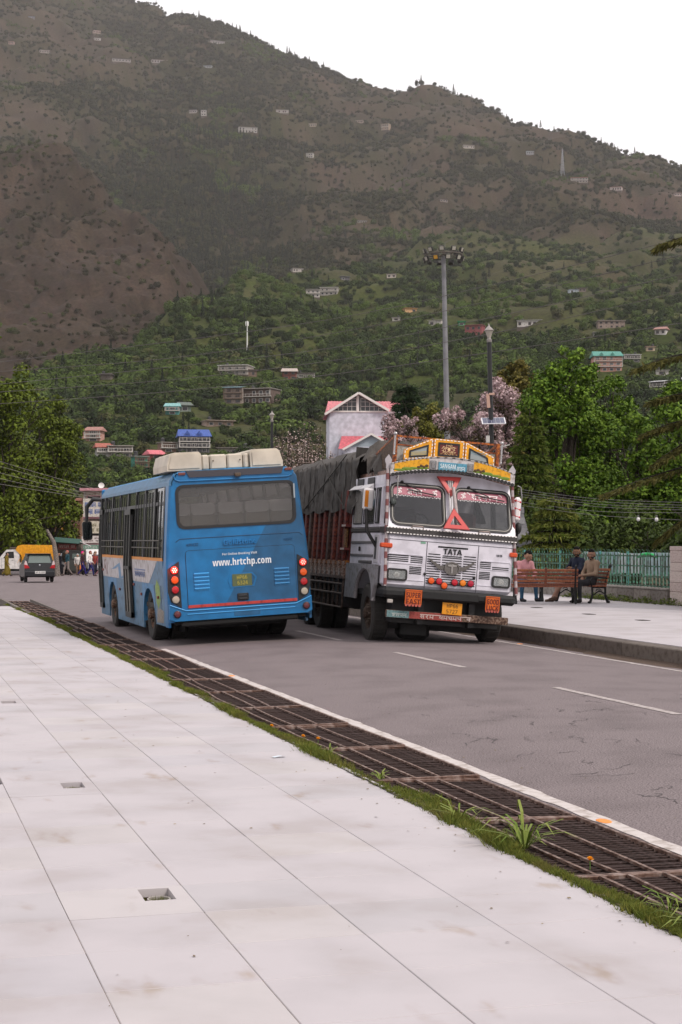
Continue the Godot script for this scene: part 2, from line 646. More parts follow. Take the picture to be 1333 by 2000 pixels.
func build_plaza(rng: RandomNumberGenerator) -> void:
	ramp("slab", 1024, 0.006, [[0.15, 0.93, 0.92, 0.91], [0.4, 0.97, 0.97, 0.97], [0.7, 1, 1, 1]], 31, 7)
	ramp("slab_grain", 512, 0.02, [[0.3, 0.93, 0.93, 0.93], [0.6, 1, 1, 1]], 33, 6)
	ramp("slab_stain", 1024, 0.02, [[0.0, 0.87, 0.82, 0.75], [0.1, 0.93, 0.9, 0.86], [0.17, 0.97, 0.96, 0.955], [0.25, 1, 1, 1]], 35, 7)
	var sm := []
	for h in ["aca6a9", "a9a4a8", "afa9aa", "a8a3a6", "aba5a6"]:
		var m := M(h, 0.72, 0, "slab", 0.16, 0, true).duplicate() as StandardMaterial3D
		m.detail_enabled = true
		m.detail_blend_mode = BaseMaterial3D.BLEND_MODE_MUL
		m.detail_uv_layer = BaseMaterial3D.DETAIL_UV_2
		m.detail_albedo = T.slab_stain
		m.uv2_triplanar = true
		m.uv2_world_triplanar = true
		m.uv2_scale = Vector3(0.11, 0.11, 0.052)
		sm.append(m)
	var root := Node3D.new()
	root.name = "plaza"
	root.set_meta("kind", "structure")
	add_child(root)
	var bed := MB.new()
	var far := MB.new()
	far.bx(Vector3(-25, 0.0, 9), Vector3(0.19, 0.05, -46))
	far.bx(Vector3(0.2, 0.0, 9), Vector3(3.33, 0.0505, -4.99))
	part("paving", far, sm[0], root)
	var xs := [0.2, 0.81, 1.42, 2.01, 2.62, 3.34]
	var pits := [[1.27, -7.89], [1.27, -11.54], [1.27, -17.6]]
	var shapes := {}
	var k := 0
	for r in 66:
		var z0 := -5.0 - 0.6 - 0.605 * (r - 1)
		for c in 5:
			if xs[c + 1] < 0.062 * -z0 + 0.1:
				continue
			var w: float = xs[c + 1] - xs[c] - 0.003
			var cx: float = (xs[c] + xs[c + 1]) / 2.0
			var cz := z0 - 0.3
			var pit := []
			for p in pits:
				if absf(p[0] - cx) < w / 2 and absf(p[1] - cz) < 0.31:
					pit = p
			var mesh: Mesh
			if pit.is_empty():
				bed.quad(Vector3(xs[c], 0.0462 + gy(cz), cz + 0.3025), Vector3(xs[c + 1], 0.0462 + gy(cz), cz + 0.3025), Vector3(xs[c + 1], 0.0462 + gy(cz), cz - 0.3025), Vector3(xs[c], 0.0462 + gy(cz), cz - 0.3025))
			if pit.size():
				var mb := MB.new()
				mb.xf = Transform3D(Basis(Vector3.RIGHT, -PI / 2), Vector3.ZERO)
				var o := poly([-w / 2, -0.3, w / 2, -0.3, w / 2, 0.3, -w / 2, 0.3])
				var px: float = clampf(pit[0] - cx, -w / 2 + 0.1, w / 2 - 0.1)
				var pz: float = clampf(-(pit[1] - cz), -0.13, 0.13)
				mb.ring(o, poly([px - 0.075, pz - 0.13, px + 0.075, pz - 0.13, px + 0.078, pz + 0.13, px - 0.072, pz + 0.13]), -0.04, 0.0)
				mesh = mb.mesh()
			else:
				var kind := c * 3 + rng.randi_range(0, 2)
				if not shapes.has(kind):
					var mb := MB.new()
					mb.box(Vector3(0, -0.02, 0), Vector3(w, 0.04, 0.6), 0.003)
					shapes[kind] = mb.mesh()
				mesh = shapes[kind]
			var o := part("slab", mesh, sm[rng.randi_range(0, 4)] if rng.randf() < 0.3 else sm[0], root, Vector3(cx, 0.0505 + rng.randfn(0, 0.0006) + gy(cz), cz))
			o.rotation = Vector3(rng.randfn(0, 0.0008), 0, rng.randfn(0, 0.0008))
			k += 1
	part("joint_bed", bed, M("8f857e", 0.95, 0, "soil", 0.6), root)
	# lamp pits left open in the paving
	var names := ["open square pit in the white paving with a mossy pipe end, nearest to the viewer", "small open pit with green moss beside a joint of the white paving", "faint shallow slot in the white paving, farthest of the three pits in a line"]
	for i in 3:
		var p = pits[i]
		var t := thing("paving_pit", names[i], "pit", Vector3(p[0], 0.0, p[1]), 0, "open pits in a line in the left paving")
		var mb := MB.new()
		mb.bx(Vector3(-0.09, -0.09, -0.16), Vector3(0.09, -0.045, 0.16))
		for s in [-1, 1]:
			mb.bx(Vector3(s * 0.078, -0.07, -0.16), Vector3(s * 0.1, 0.008, 0.16))
			mb.bx(Vector3(-0.078, -0.07, s * 0.134), Vector3(0.078, 0.008, s * 0.155))
		part("pit_lining", mb, M("9a7f68", 0.95, 0, "soil", 5.0), t)
		if i < 2:
			mb = MB.new()
			mb.lathe([Vector2(0.058, -0.07), Vector2(0.058, 0.03), Vector2(0.05, 0.03), Vector2(0.05, -0.05)], 16, Transform3D(Basis(), Vector3(0.012, 0.0, 0.05)))
			part("pipe_end", mb, M("9b958f", 0.7), t)
			mb = MB.new()
			for q in 220:
				var a := rng.randf() * TAU
				var rr := sqrt(rng.randf()) * 0.05
				var b := Vector3(0.012 + cos(a) * rr, -0.03, 0.05 + sin(a) * rr)
				var d := Vector3(rng.randfn(0, 0.3), 1, rng.randfn(0, 0.3)) * rng.randf_range(0.03, 0.075)
				var sd := Vector3(cos(a), 0, sin(a)) * 0.005
				mb.col = Color(0.07, 0.09, 0.02).lerp(Color(0.14, 0.13, 0.03), rng.randf())
				mb.tri(b - sd, b + sd, b + d)
			part("moss", mb, VC(0.9), t)
	# grit and bits of dry leaf blown over the paving and the road edge
	var chip := MB.new()
	chip.quad(Vector3(-0.012, 0.002, 0.005), Vector3(0.0, 0.005, 0.008), Vector3(0.013, 0.002, -0.003), Vector3(-0.003, 0.001, -0.008))
	var tr := []
	var cs := PackedColorArray()
	for q in 380:
		var z := -4.8 - 30.0 * pow(rng.randf(), 1.5)
		var x := rng.randf_range(0.2, 3.3)
		if rng.randf() < 0.45:
			x = 3.3 - absf(rng.randfn(0, 0.25))
		var y := 0.054 + gy(z)
		if rng.randf() < 0.35:
			x = 4.4 + absf(rng.randfn(0, 0.35))
			y = road_y(x, z) + 0.004
		var s := rng.randf_range(0.25, 1.0)
		tr.append(Transform3D(Basis(Vector3.UP, rng.randf() * TAU).scaled(Vector3(s, s, s * rng.randf_range(0.5, 1.5))), Vector3(x, y, z)))
		cs.append(Color(0.12, 0.085, 0.05).lerp(Color(0.3, 0.24, 0.15), rng.randf()) * rng.randf_range(0.5, 1.1))
	var lo := scatter("litter", chip.mesh(), VC(0.9), tr, cs)
	tag(lo, "grit and bits of dry leaf strewn over the paving and the road edge", "litter")
	# a scrap of wrapper on the paving
	var sc := MB.new()
	sc.col = Color(0.55, 0.6, 0.65)
	sc.quad(Vector3(-0.05, 0.004, 0.025), Vector3(0.02, 0.015, 0.03), Vector3(0.02, 0.012, -0.02), Vector3(-0.05, 0.006, -0.02))
	sc.col = Color(0.12, 0.35, 0.6)
	sc.quad(Vector3(0.02, 0.015, 0.03), Vector3(0.06, 0.003, 0.02), Vector3(0.06, 0.005, -0.015), Vector3(0.02, 0.012, -0.02))
	solo("wrapper", sc, VC(0.4), "crumpled white and blue wrapper lying on the pale paving", "litter", Vector3(2.98, 0.053, -12.5), 20)


func build_drain(rng: RandomNumberGenerator) -> void:
	var rust := M("43393a", 0.85, 0.2, "rust", 2.5)
	var worn := M("897f7c", 0.6, 0.2, "rust", 1.5)
	var slat := MB.new()
	slat.box(Vector3.ZERO, Vector3(0.82, 0.032, 0.013), 0.003)
	var sl := slat.mesh()
	var z := -4.3
	var slats := 0
	var k := 0
	while z > -49.5:
		var ln := 1.757
		var t := thing("drain_grate", "rusty steel drain grate panel between the grass edge and the road", "drain grate", Vector3(3.79, gy(z - ln / 2), z - ln / 2), 0, "drain grate panels along the road edge")
		t.rotation = Vector3(rng.randfn(0, 0.006), rng.randfn(0, 0.004), rng.randfn(0, 0.012))
		t.position.y += rng.randf_range(-0.012, 0.008)
		if k == 0:
			t.set_meta("label", "rusty steel drain grate panel nearest the viewer, cut by the frame edge")
			t.remove_meta("group")
		if k > 0 and k < 9:
			t.set_meta("label", ["", "rusty drain grate panel beside the tall thin weed near the right edge", "rusty drain grate panel under the broad tuft of long grass", "rusty drain grate panel next beyond the broad grass tuft", "rusty drain grate panel level with the short spiky weed", "rusty drain grate panel beside the small weed and first marigold", "rusty drain grate panel with the pair of orange marigolds at its edge", "rusty drain grate panel level with the farthest orange flower", "rusty drain grate panel just past the last flower"][k])
		if k >= 9:
			t.set_meta("label", "rusty drain grate panel, %s beyond the last orange flower" % ["second", "third", "fourth", "fifth", "sixth", "seventh", "eighth", "ninth", "tenth", "eleventh", "twelfth", "thirteenth", "fourteenth", "fifteenth", "sixteenth", "seventeenth", "eighteenth"][k - 9])
		var h := ln / 2.0
		var mb := MB.new()
		mb.box(Vector3.ZERO, Vector3(0.86, 0.05, 0.03), 0.004)
		for e in [-h + 0.018, h - 0.018]:
			part("end_bar", mb, worn, t, Vector3(0, 0.004, e))
		mb = MB.new()
		mb.box(Vector3(0.418, 0.006, 0), Vector3(0.022, 0.05, ln - 0.07), 0.003)
		part("side_bar", mb, worn, t)
		mb = MB.new()
		mb.box(Vector3(-0.418, 0.0, 0), Vector3(0.022, 0.05, ln - 0.07), 0.003)
		part("side_bar", mb, rust, t)
		for x in [-0.235, -0.08, 0.11]:
			mb = MB.new()
			var pts := []
			var dx := rng.randfn(0, 0.012)
			var bow := rng.randfn(0, 0.015)
			for q in 7:
				var u := q / 6.0
				pts.append(Vector3(x + dx + bow * sin(u * PI), 0.022, lerpf(-h + 0.034, h - 0.034, u)))
			for q in 6:
				mb.bar(pts[q], pts[q + 1], 0.02, 0.016)
			part("long_bar", mb, worn, t)
		var many := MB.new()
		var cnt := 34
		for i in cnt:
			var zz := lerpf(h - 0.06, -h + 0.06, i / float(cnt - 1)) + rng.randfn(0, 0.002)
			var ry := rng.randfn(0, 0.006)
			if slats < 300:
				var o := part("slat", sl, rust, t, Vector3(0, -0.004, zz), Vector3(rng.randfn(0, 0.08), ry, 0))
				o.position.y += rng.randfn(0, 0.002)
				slats += 1
			else:
				many.box(Vector3(0, -0.004, zz), Vector3(0.82, 0.032, 0.013), 0, Basis(Vector3.UP, ry))
		if many.v.size():
			var o := part("slats", many, rust, t)
			o.set_meta("kind", "stuff")
		z -= ln
		k += 1
	# kerb of the drain on the plaza side, hidden by moss
	var kb := MB.new()
	kb.bx(Vector3(3.3, -0.27, 8), Vector3(3.37, 0.035, -49.5))
	kb.bx(Vector3(4.21, -0.27, 8), Vector3(4.245, -0.006, -49.5))
	struct("drain_wall", kb, M("6a625c", 0.9, 0, "grime", 1.0))
	# soil and grass along the edge
	var soil := MB.new()
	var zs := span(6, -47, 0.2)
	var pw := 3.5
	for i in zs.size() - 1:
		var nw := 3.44 + 0.06 * sin(zs[i + 1] * 1.7) + rng.randf_range(-0.03, 0.05)
		var y0 := gy(zs[i])
		soil.quad(Vector3(3.29, 0.058 + y0, zs[i]), Vector3(pw, 0.014 + y0, zs[i]), Vector3(nw, 0.014 + y0, zs[i + 1]), Vector3(3.29 + rng.randf_range(-0.02, 0.02), 0.058 + y0, zs[i + 1]))
		pw = nw
	struct("verge_soil", soil, M("4a4126", 0.95, 0, "soil", 3.0))
	var bl := MB.new()
	for q in 14:
		var a := rng.randf() * TAU
		var b := Vector3(rng.randfn(0, 0.018), 0, rng.randfn(0, 0.018))
		var tip := b + Vector3(rng.randfn(0, 0.02), rng.randf_range(0.02, 0.05), rng.randfn(0, 0.02))
		var sd := Vector3(cos(a), 0, sin(a)) * 0.0035
		bl.tri(b - sd, b + sd, tip)
	var tr := []
	var cs := PackedColorArray()
	for q in 15000:
		var zz := -4.5 - 42.0 * pow(rng.randf(), 1.6)
		var x := rng.randf()
		var wv := 0.16 + 0.1 * sin(zz * 1.7) + 0.07 * sin(zz * 0.53 + 1.0) + 0.06 * sin(zz * 4.1)
		x = 3.29 + x * maxf(0.03, wv * 0.72) + rng.randfn(0, 0.012)
		var thin := sin(zz * 2.3) + sin(zz * 0.9 + 2.0)
		if thin < -0.7 and rng.randf() < 0.75:
			continue
		var s := rng.randf_range(0.3, 1.0) * (0.75 + 0.75 * maxf(0.0, sin(zz * 1.9 + sin(zz * 5.3))))
		tr.append(Transform3D(Basis(Vector3.UP, rng.randf() * TAU).scaled(Vector3.ONE * s), Vector3(x, 0.03 + gy(zz) + (0.02 if x < 3.34 else 0.0), zz)))
		var cc := Color(0.085, 0.112, 0.02).lerp(Color(0.21, 0.19, 0.04), rng.randf() * rng.randf())
		cs.append(cc.lerp(Color(0.13, 0.11, 0.035), 0.6 if sin(zz * 3.1) + sin(zz * 7.7) > 1.2 else 0.0))
	var go := scatter("grass", bl.mesh(), VC(0.75, "", 1, 0.35), tr, cs)
	tag(go, "short green grass and moss growing along the edge of the paving", "grass")
	# larger weeds
	var i := 0
	for w in [[3.45, -8.55, 0.30, 34, "broad tuft of long grass blades arching over the drain grate"], [3.4, -9.5, 0.2, 18, "low leafy weed lying on the paving edge above the long grass tuft"], [3.47, -6.55, 0.26, 26, "tall thin weed with upright blades at the right edge of the frame"], [3.5, -6.9, 0.16, 14, "small leafy weed beside the grate close to the right edge"], [3.42, -12.6, 0.12, 16, "small weed by the grass edge near a flower"], [3.45, -11.3, 0.13, 15, "short spiky weed in the grass edge beyond the long tuft"]]:
		var t := thing("weed", w[4], "weed", Vector3(w[0], 0.03, w[1]), 0, "weeds along the grass edge")
		var mb := MB.new()
		for q in w[3]:
			var a := rng.randf() * TAU
			var ln: float = w[2] * rng.randf_range(0.5, 1.15)
			var up := rng.randf_range(0.35, 1.0)
			var d := Vector3(cos(a), 0, sin(a))
			var sd := Vector3(-sin(a), 0, cos(a)) * (0.004 + 0.014 * ln)
			mb.col = Color(0.10, 0.15, 0.025).lerp(Color(0.2, 0.23, 0.06), rng.randf())
			var p0 := d * 0.01
			var p1 := d * ln * 0.35 + Vector3.UP * ln * 0.6 * up
			var p2 := d * ln * 0.75 + Vector3.UP * ln * 0.75 * up
			var p3 := d * ln * 1.05 + Vector3.UP * ln * 0.5 * up
			mb.quad(p0 - sd * 0.5, p0 + sd * 0.5, p1 + sd, p1 - sd)
			mb.quad(p1 - sd, p1 + sd, p2 + sd * 0.8, p2 - sd * 0.8)
			mb.tri(p2 - sd * 0.8, p2 + sd * 0.8, p3)
		part("blades", mb, VC(0.6, "", 1, 0.35), t)
		i += 1
	for f in [[3.5, -13.75, "orange marigold head in the grass, left of a pair"], [3.58, -13.55, "orange marigold head by the grate, right of a pair"], [3.62, -8.05, "small yellow flower on the drain grate beside the long grass tuft"], [3.42, -14.6, "small orange flower among grass farther along the edge"]]:
		var t := thing("flower", f[2], "flower", Vector3(f[0], 0.05, f[1]), 0, "flowers by the drain")
		var mb := MB.new()
		for q in 22:
			var a := q * 2.4
			var tilt := q / 22.0
			var d := Vector3(cos(a) * (1.0 - tilt * 0.8), 0.3 + tilt, sin(a) * (1.0 - tilt * 0.8)).normalized()
			var sd := Vector3(-sin(a), 0, cos(a)) * 0.0065
			mb.tri(-sd * 0.6, sd * 0.6, d * 0.022 + sd)
			mb.tri(-sd * 0.6, d * 0.022 + sd, d * 0.022 - sd)
		part("petals", mb, M("e8a013", 0.7), t)
		mb = MB.new()
		mb.tube([Vector3(0, -0.05, 0), Vector3.ZERO], 0.003, 5)
		part("stem", mb, M("54702c", 0.7), t)


func build_right_plaza(rng: RandomNumberGenerator) -> void:
	var pale := M("aca6a9", 0.72, 0, "slab", 0.16, 0, true)
	var mb := MB.new()
	mb.bx(Vector3(10.85, -0.5, 14), Vector3(17.72, 0.25, -62))
	struct("pavement", mb, pale)
	var root := Node3D.new()
	root.name = "kerb"
	root.set_meta("kind", "structure")
	add_child(root)
	var km := [M("5d544d", 0.9, 0, "grime", 0.8, 0, true), M("554c46", 0.9, 0, "grime", 0.7, 0, true), M("635a52", 0.9, 0, "grime", 0.9, 0, true)]
	var z := -8.0
	while z > -60.0:
		var ln := rng.randf_range(2.6, 4.4)
		mb = MB.new()
		mb.box(Vector3(0, 0, 0), Vector3(0.31, 0.62, ln - 0.012), 0.015)
		var o := part("kerb_block", mb, km[rng.randi_range(0, 2)], root, Vector3(10.7 + rng.randfn(0, 0.008), -0.065 + rng.randfn(0, 0.004) + gy(z), z - ln / 2))
		o.rotation.y = rng.randfn(0, 0.002)
		z -= ln
	mb = MB.new()
	mb.bx(Vector3(10.56, -0.5, 14), Vector3(10.85, 0.24, -7.99))
	part("kerb_run", mb, km[0], root)
	# earth washed against the kerb
	mb = MB.new()
	var zs := span(-14, -33, 0.25)
	var pw := 0.1
	for i in zs.size() - 1:
		var nw := 0.12 + 0.1 * sin(zs[i + 1] * 0.8) + rng.randf_range(-0.04, 0.07)
		nw = clampf(nw, 0.02, 0.3)
		var a := Vector3(10.56, 0.045 + rng.randf() * 0.01, zs[i])
		var b := Vector3(10.56, 0.045 + rng.randf() * 0.01, zs[i + 1])
		mb.quad(Vector3(10.54 - pw, road_y(10.54 - pw, zs[i]) + 0.002, zs[i]), a, b, Vector3(10.54 - nw, road_y(10.54 - nw, zs[i + 1]) + 0.002, zs[i + 1]))
		pw = nw
	struct("kerb_dirt", mb, M("5a4a3f", 0.95, 0, "soil", 2.0))
	var j := 0
	for p in [[13.98, -33.9, "leftmost of three small dark slots in the right pavement, nearest the bench"], [13.75, -30.6, "middle one of three small dark slots in the right pavement"], [13.67, -28.0, "rightmost of three small dark slots in the right pavement"]]:
		mb = MB.new()
		mb.ring(rrect(-0.09, -0.16, 0.09, 0.16, 0.01, 1), rrect(-0.075, -0.145, 0.075, 0.145, 0.01, 1), 0, 0.006)
		mb.ext(rrect(-0.076, -0.146, 0.076, 0.146, 0.01, 1), 0.0, 0.002)
		mb.xf = Transform3D()
		var o := solo("pavement_pit", mb, M("3d3a33", 0.9), p[2], "pit", Vector3(p[0], 0.252, p[1]), 0, "slots in the right pavement")
		o.rotation.x = -PI / 2
		j += 1
	# park ground behind the fence
	mb = MB.new()
	sheet(mb, span(17.7, 80, 12.0), span(0, -120, 12.0), func(_x, zz): return 0.18 + gy(zz))
	struct("park_ground", mb, M("4c4a30", 0.95, 0, "soil", 0.3))


# ---------------------------------------------------------------- the mountain
var ridges := []
var hill_base := PackedFloat32Array()
var hill_id := PackedByteArray()
const HA := 150
const HR := 120
const AZ0 := -8.0
const AZ1 := 40.0
const R0 := 230.0
const R1 := 4200.0
const HS := 2.2
var nz_a := FastNoiseLite.new()
var nz_b := FastNoiseLite.new()
var nz_c := FastNoiseLite.new()


func add_ridge(p: Array, k: Array, back: float) -> void:
	var v := PackedVector3Array()
	for i in range(0, p.size(), 3):
		v.append(Vector3(p[i] * HS, (p[i + 1] - 1.75) * HS, p[i + 2] * HS))
	ridges.append([v, PackedFloat32Array(k), back])


func raw_height(x: float, z: float) -> Vector2:
	var d0 := sqrt(x * x + z * z)
	var best := gy(z) + 0.085 * maxf(0.0, d0 - 300.0)
	var id := 3
	for r in ridges.size():
		var v: PackedVector3Array = ridges[r][0]
		var ks: PackedFloat32Array = ridges[r][1]
		var back: float = ridges[r][2]
		var h := -1e9
		var h_back := -1e9
		var near := 1e9
		var front := true
		for i in v.size() - 1:
			var ax := v[i].x
			var az := v[i].z
			var dx := v[i + 1].x - ax
			var dz := v[i + 1].z - az
			var t := clampf(((x - ax) * dx + (z - az) * dz) / (dx * dx + dz * dz), 0.0, 1.0)
			var ex := x - ax - dx * t
			var ez := z - az - dz * t
			var dist := sqrt(ex * ex + ez * ez)
			var crest := lerpf(v[i].y, v[i + 1].y, t)
			if dist < near:
				near = dist
				front = dx * (z - az) - dz * (x - ax) > 0.0
			var bend := dist * (1.0 - 0.00012 / HS * dist)
			h = maxf(h, crest - lerpf(ks[i], ks[i + 1], t) * bend)
			h_back = maxf(h_back, crest - back * bend)
		if not front:
			h = h_back
		# smooth union
		var w := 28.0
		var df := h - best
		if df > 0.0:
			id = r
		best = maxf(h, best) + maxf(w - absf(df), 0.0) ** 2 / (4.0 * w)
	return Vector2(best, id)


func hill_grid() -> void:
	nz_a.seed = 41
	nz_a.frequency = 1.0 / 400.0
	nz_a.fractal_octaves = 5
	nz_b.seed = 42
	nz_b.frequency = 1.0 / 300.0
	nz_b.fractal_octaves = 4
	nz_c.seed = 43
	nz_c.frequency = 1.0 / 56.0
	nz_c.fractal_octaves = 3
	add_ridge([-131, 721, -1644, 97, 521, -1469, 216, 463, -1385, 265, 421, -1320, 306, 384, -1258, 347, 349, -1195, 387, 337, -1153, 420, 300, -1103, 451, 277, -1063, 480, 254, -1025, 515, 238, -994, 577, 200, -926, 700, 156, -840], [0.62, 0.58, 0.56, 0.53, 0.5, 0.47, 0.45, 0.43, 0.41, 0.4, 0.38, 0.36, 0.34], 0.5)
	add_ridge([-70, 384, -1310, 15, 232, -925, 42, 168, -711, 62, 151, -643, 75, 127, -577, 82, 104, -524, 80, 80, -473, 75, 68, -443, 66, 54, -405, 59, 43, -367, 45, 34, -329], [0.5, 0.5, 0.5, 0.5, 0.48, 0.42, 0.36, 0.32, 0.28, 0.25, 0.25], 1.15)
	add_ridge([23, 21, -274, 31, 26, -292, 40, 31, -310, 52, 41, -338, 62, 49, -361, 75, 60, -393, 93, 71, -440, 123, 85, -504, 163, 102, -576, 226, 125, -661, 299, 144, -724, 375, 145, -723, 463, 135, -699], [0.2, 0.21, 0.22, 0.23, 0.24, 0.25, 0.25, 0.25, 0.24, 0.24, 0.24, 0.24, 0.24], 0.95)
	hill_base.resize((HA + 1) * (HR + 1))
	hill_id.resize((HA + 1) * (HR + 1))
	for j in HR + 1:
		var r := R0 * pow(R1 / R0, j / float(HR))
		for i in HA + 1:
			var a := deg_to_rad(lerpf(AZ0, AZ1, i / float(HA)))
			var q := raw_height(r * sin(a), -r * cos(a))
			hill_base[j * (HA + 1) + i] = q.x
			hill_id[j * (HA + 1) + i] = int(q.y)


func hill(x: float, z: float) -> float:
	var r := sqrt(x * x + z * z)
	var fj := clampf(log(r / R0) / log(R1 / R0) * HR, 0.0, HR - 0.001)
	var fi := clampf((rad_to_deg(atan2(x, -z)) - AZ0) / (AZ1 - AZ0) * HA, 0.0, HA - 0.001)
	var i := int(fi)
	var j := int(fj)
	var u := fi - i
	var w := fj - j
	var k := j * (HA + 1) + i
	var h := lerpf(lerpf(hill_base[k], hill_base[k + 1], u), lerpf(hill_base[k + HA + 1], hill_base[k + HA + 2], u), w)
	var amp := clampf((r - 360.0) / 1100.0, 0.0, 1.0)
	var g := 1.0 - absf(nz_a.get_noise_2d(x, z)) * 2.0
	var rough := 0.0
	if hill_kind(x, z) == 1:
		rough = absf(nz_c.get_noise_2d(x * 0.9 + 300.0, z * 0.9)) * 22.0 + nz_c.get_noise_2d(x * 2.6, z * 2.6) * 5.0
	return h + amp * (rough * -1.0 + 4.0 * signf(rough) - (g * g * g) * 34.0 + 10.0 + nz_b.get_noise_2d(x + 500, z) * 22.0 + nz_c.get_noise_2d(x, z) * 6.5)


func hill_kind(x: float, z: float) -> int:
	var r := sqrt(x * x + z * z)
	var fj := clampi(int(round(log(r / R0) / log(R1 / R0) * HR)), 0, HR)
	var fi := clampi(int(round((rad_to_deg(atan2(x, -z)) - AZ0) / (AZ1 - AZ0) * HA)), 0, HA)
	return hill_id[fj * (HA + 1) + fi]


# how green the slope is at a place: 0 bare earth, 1 closed wood
func cover(x: float, z: float, h: float, kind: int) -> float:
	var big := nz_b.get_noise_2d(x * 0.8 - 900.0, z * 0.8) * 1.5
	var small := nz_a.get_noise_2d(x * 2.4 + 300.0, z * 2.4) * 1.2
	var az := rad_to_deg(atan2(x, -z))
	if kind == 1:
		# the bare spur: scrub along its crest only
		return clampf(0.17 + 0.4 * small + 0.16 * big + 0.5 * smoothstep(230.0, 410.0, h) * (0.5 + small), 0.0, 0.8)
	if kind == 2 or kind == 3:
		return clampf(0.52 + 0.45 * big + 0.55 * small - 0.25 * smoothstep(16.0, 24.0, az) * smoothstep(90.0, 240.0, h), 0.15, 1.0)
	# the great slope: wooded gully on the left, open ground to the right
	var gully := exp(-pow((az - 10.0 - (h - 220.0) * 0.0018) / 3.4, 2.0)) * (1.0 - smoothstep(570.0, 830.0, h) * 0.5)
	return clampf(0.5 + 0.6 * gully + 0.42 * big + 0.35 * small, 0.04, 1.0)


func build_hill() -> void:
	hill_grid()
	var na := 330
	var nr := 400
	var vv := PackedVector3Array()
	var cc := PackedColorArray()
	var pos := PackedInt32Array()
	for j in nr + 1:
		var r := R0 * pow(R1 / R0, j / float(nr))
		for i in na + 1:
			var a := deg_to_rad(lerpf(AZ0, AZ1, i / float(na)))
			var x := r * sin(a)
			var z := -r * cos(a)
			var h := hill(x, z)
			vv.append(Vector3(x, h, z))
			var k := hill_kind(x, z)
			var g := cover(x, z, h, k)
			var soil := Color(0.054, 0.041, 0.031).lerp(Color(0.085, 0.062, 0.046), clampf(0.5 + nz_c.get_noise_2d(x * 0.6, z * 0.6) * 1.4, 0, 1))
			var turf := Color(0.028, 0.035, 0.012).lerp(Color(0.05, 0.05, 0.02), clampf(0.5 + nz_a.get_noise_2d(x * 3.0, z * 3.0), 0, 1))
			var band := smoothstep(0.55, 0.95, absf(sin((h + nz_c.get_noise_2d(x * 0.3, z * 0.3) * 5.0) * 0.2)))
			if k >= 2:
				turf = turf * Color(1.4, 1.75, 1.1)
			var q := soil.lerp(turf, clampf(g * 1.25 + (0.35 if k >= 2 else 0.0), 0, 1))
			q = q.lerp(soil * 1.12, band * (0.42 if k == 0 else 0.15))
			if k == 1:
				q = q.lerp(Color(0.05, 0.034, 0.025), 0.6) * (0.8 + 0.45 * absf(nz_c.get_noise_2d(x * 2.3, z * 2.3 + h * 2.0)) + 0.3 * nz_a.get_noise_2d(x * 6.0, h * 9.0))
			if nz_a.get_noise_2d(x * 1.7 - 50.0, z * 1.7 + 900.0) > 0.46:
				q = q.lerp(Color(0.095, 0.066, 0.05), 0.55)
			var sx := (x - 207.0) / 20.0
			var sz := (z + 1076.0) / 26.0
			if k != 1 and sx * sx + sz * sz + nz_c.get_noise_2d(x * 3, z * 3) * 0.7 < 1.0:
				q = Color(0.16, 0.105, 0.075)
			cc.append(q)
	for j in nr:
		for i in na:
			var k := j * (na + 1) + i
			pos.append_array(PackedInt32Array([k, k + na + 1, k + 1, k + 1, k + na + 1, k + na + 2]))
	var nn := PackedVector3Array()
	nn.resize(vv.size())
	for t in range(0, pos.size(), 3):
		var m := (vv[pos[t + 2]] - vv[pos[t]]).cross(vv[pos[t + 1]] - vv[pos[t]])
		for q in 3:
			nn[pos[t + q]] += m
	for t in nn.size():
		nn[t] = nn[t].normalized() if nn[t].y > 0 else -nn[t].normalized()
	var arr := []
	arr.resize(Mesh.ARRAY_MAX)
	arr[Mesh.ARRAY_VERTEX] = vv
	arr[Mesh.ARRAY_NORMAL] = nn
	arr[Mesh.ARRAY_COLOR] = cc
	arr[Mesh.ARRAY_INDEX] = pos
	var me := ArrayMesh.new()
	me.add_surface_from_arrays(Mesh.PRIMITIVE_TRIANGLES, arr)
	struct("mountain", me, VC(0.95, "soil", 0.022))
	hill_trees()
	hill_houses()


# a small crown of leafy flakes
func flake_crown(sd: int, flakes: int, tall: float, cone := false) -> ArrayMesh:
	var rng := RandomNumberGenerator.new()
	rng.seed = sd
	var mb := MB.new()
	var lobes := []
	for i in 6:
		var a := rng.randf() * TAU
		lobes.append([Vector3(cos(a) * 0.42, rng.randf_range(0.25, 0.8) * tall, sin(a) * 0.42) * rng.randf_range(0.6, 1.05), rng.randf_range(0.4, 0.62)])
	for i in flakes:
		var d := Vector3(rng.randfn(), rng.randfn() * 0.9 + 0.25, rng.randfn()).normalized()
		var c: Vector3
		var s := rng.randf_range(0.07, 0.15)
		if cone:
			var t := pow(rng.randf(), 0.7)
			var a := rng.randf() * TAU
			var rad := (1.0 - t) * 0.55 * (0.75 + 0.25 * sin(t * 40.0))
			c = Vector3(cos(a) * rad, t * tall, sin(a) * rad)
			d = Vector3(cos(a), 0.55, sin(a)).normalized()
			s *= 0.8
		else:
			var l = lobes[rng.randi_range(0, 5)]
			c = l[0] + d * l[1] * rng.randf_range(0.75, 1.05)
		var x := d.cross(Vector3(rng.randfn(), rng.randfn(), rng.randfn())).normalized()
		var y := d.cross(x)
		var g := rng.randf_range(0.75, 1.25)
		mb.col = Color(g, g, g * 0.95)
		var nn := (d + Vector3(rng.randfn(), rng.randfn(), rng.randfn()) * 0.35).normalized()
		mb.trin(c - x * s, c - y * s * 0.8, c + x * s, nn, nn, nn)
		mb.trin(c - x * s, c + x * s, c + y * s * 0.9, nn, nn, nn)
	return mb.mesh()


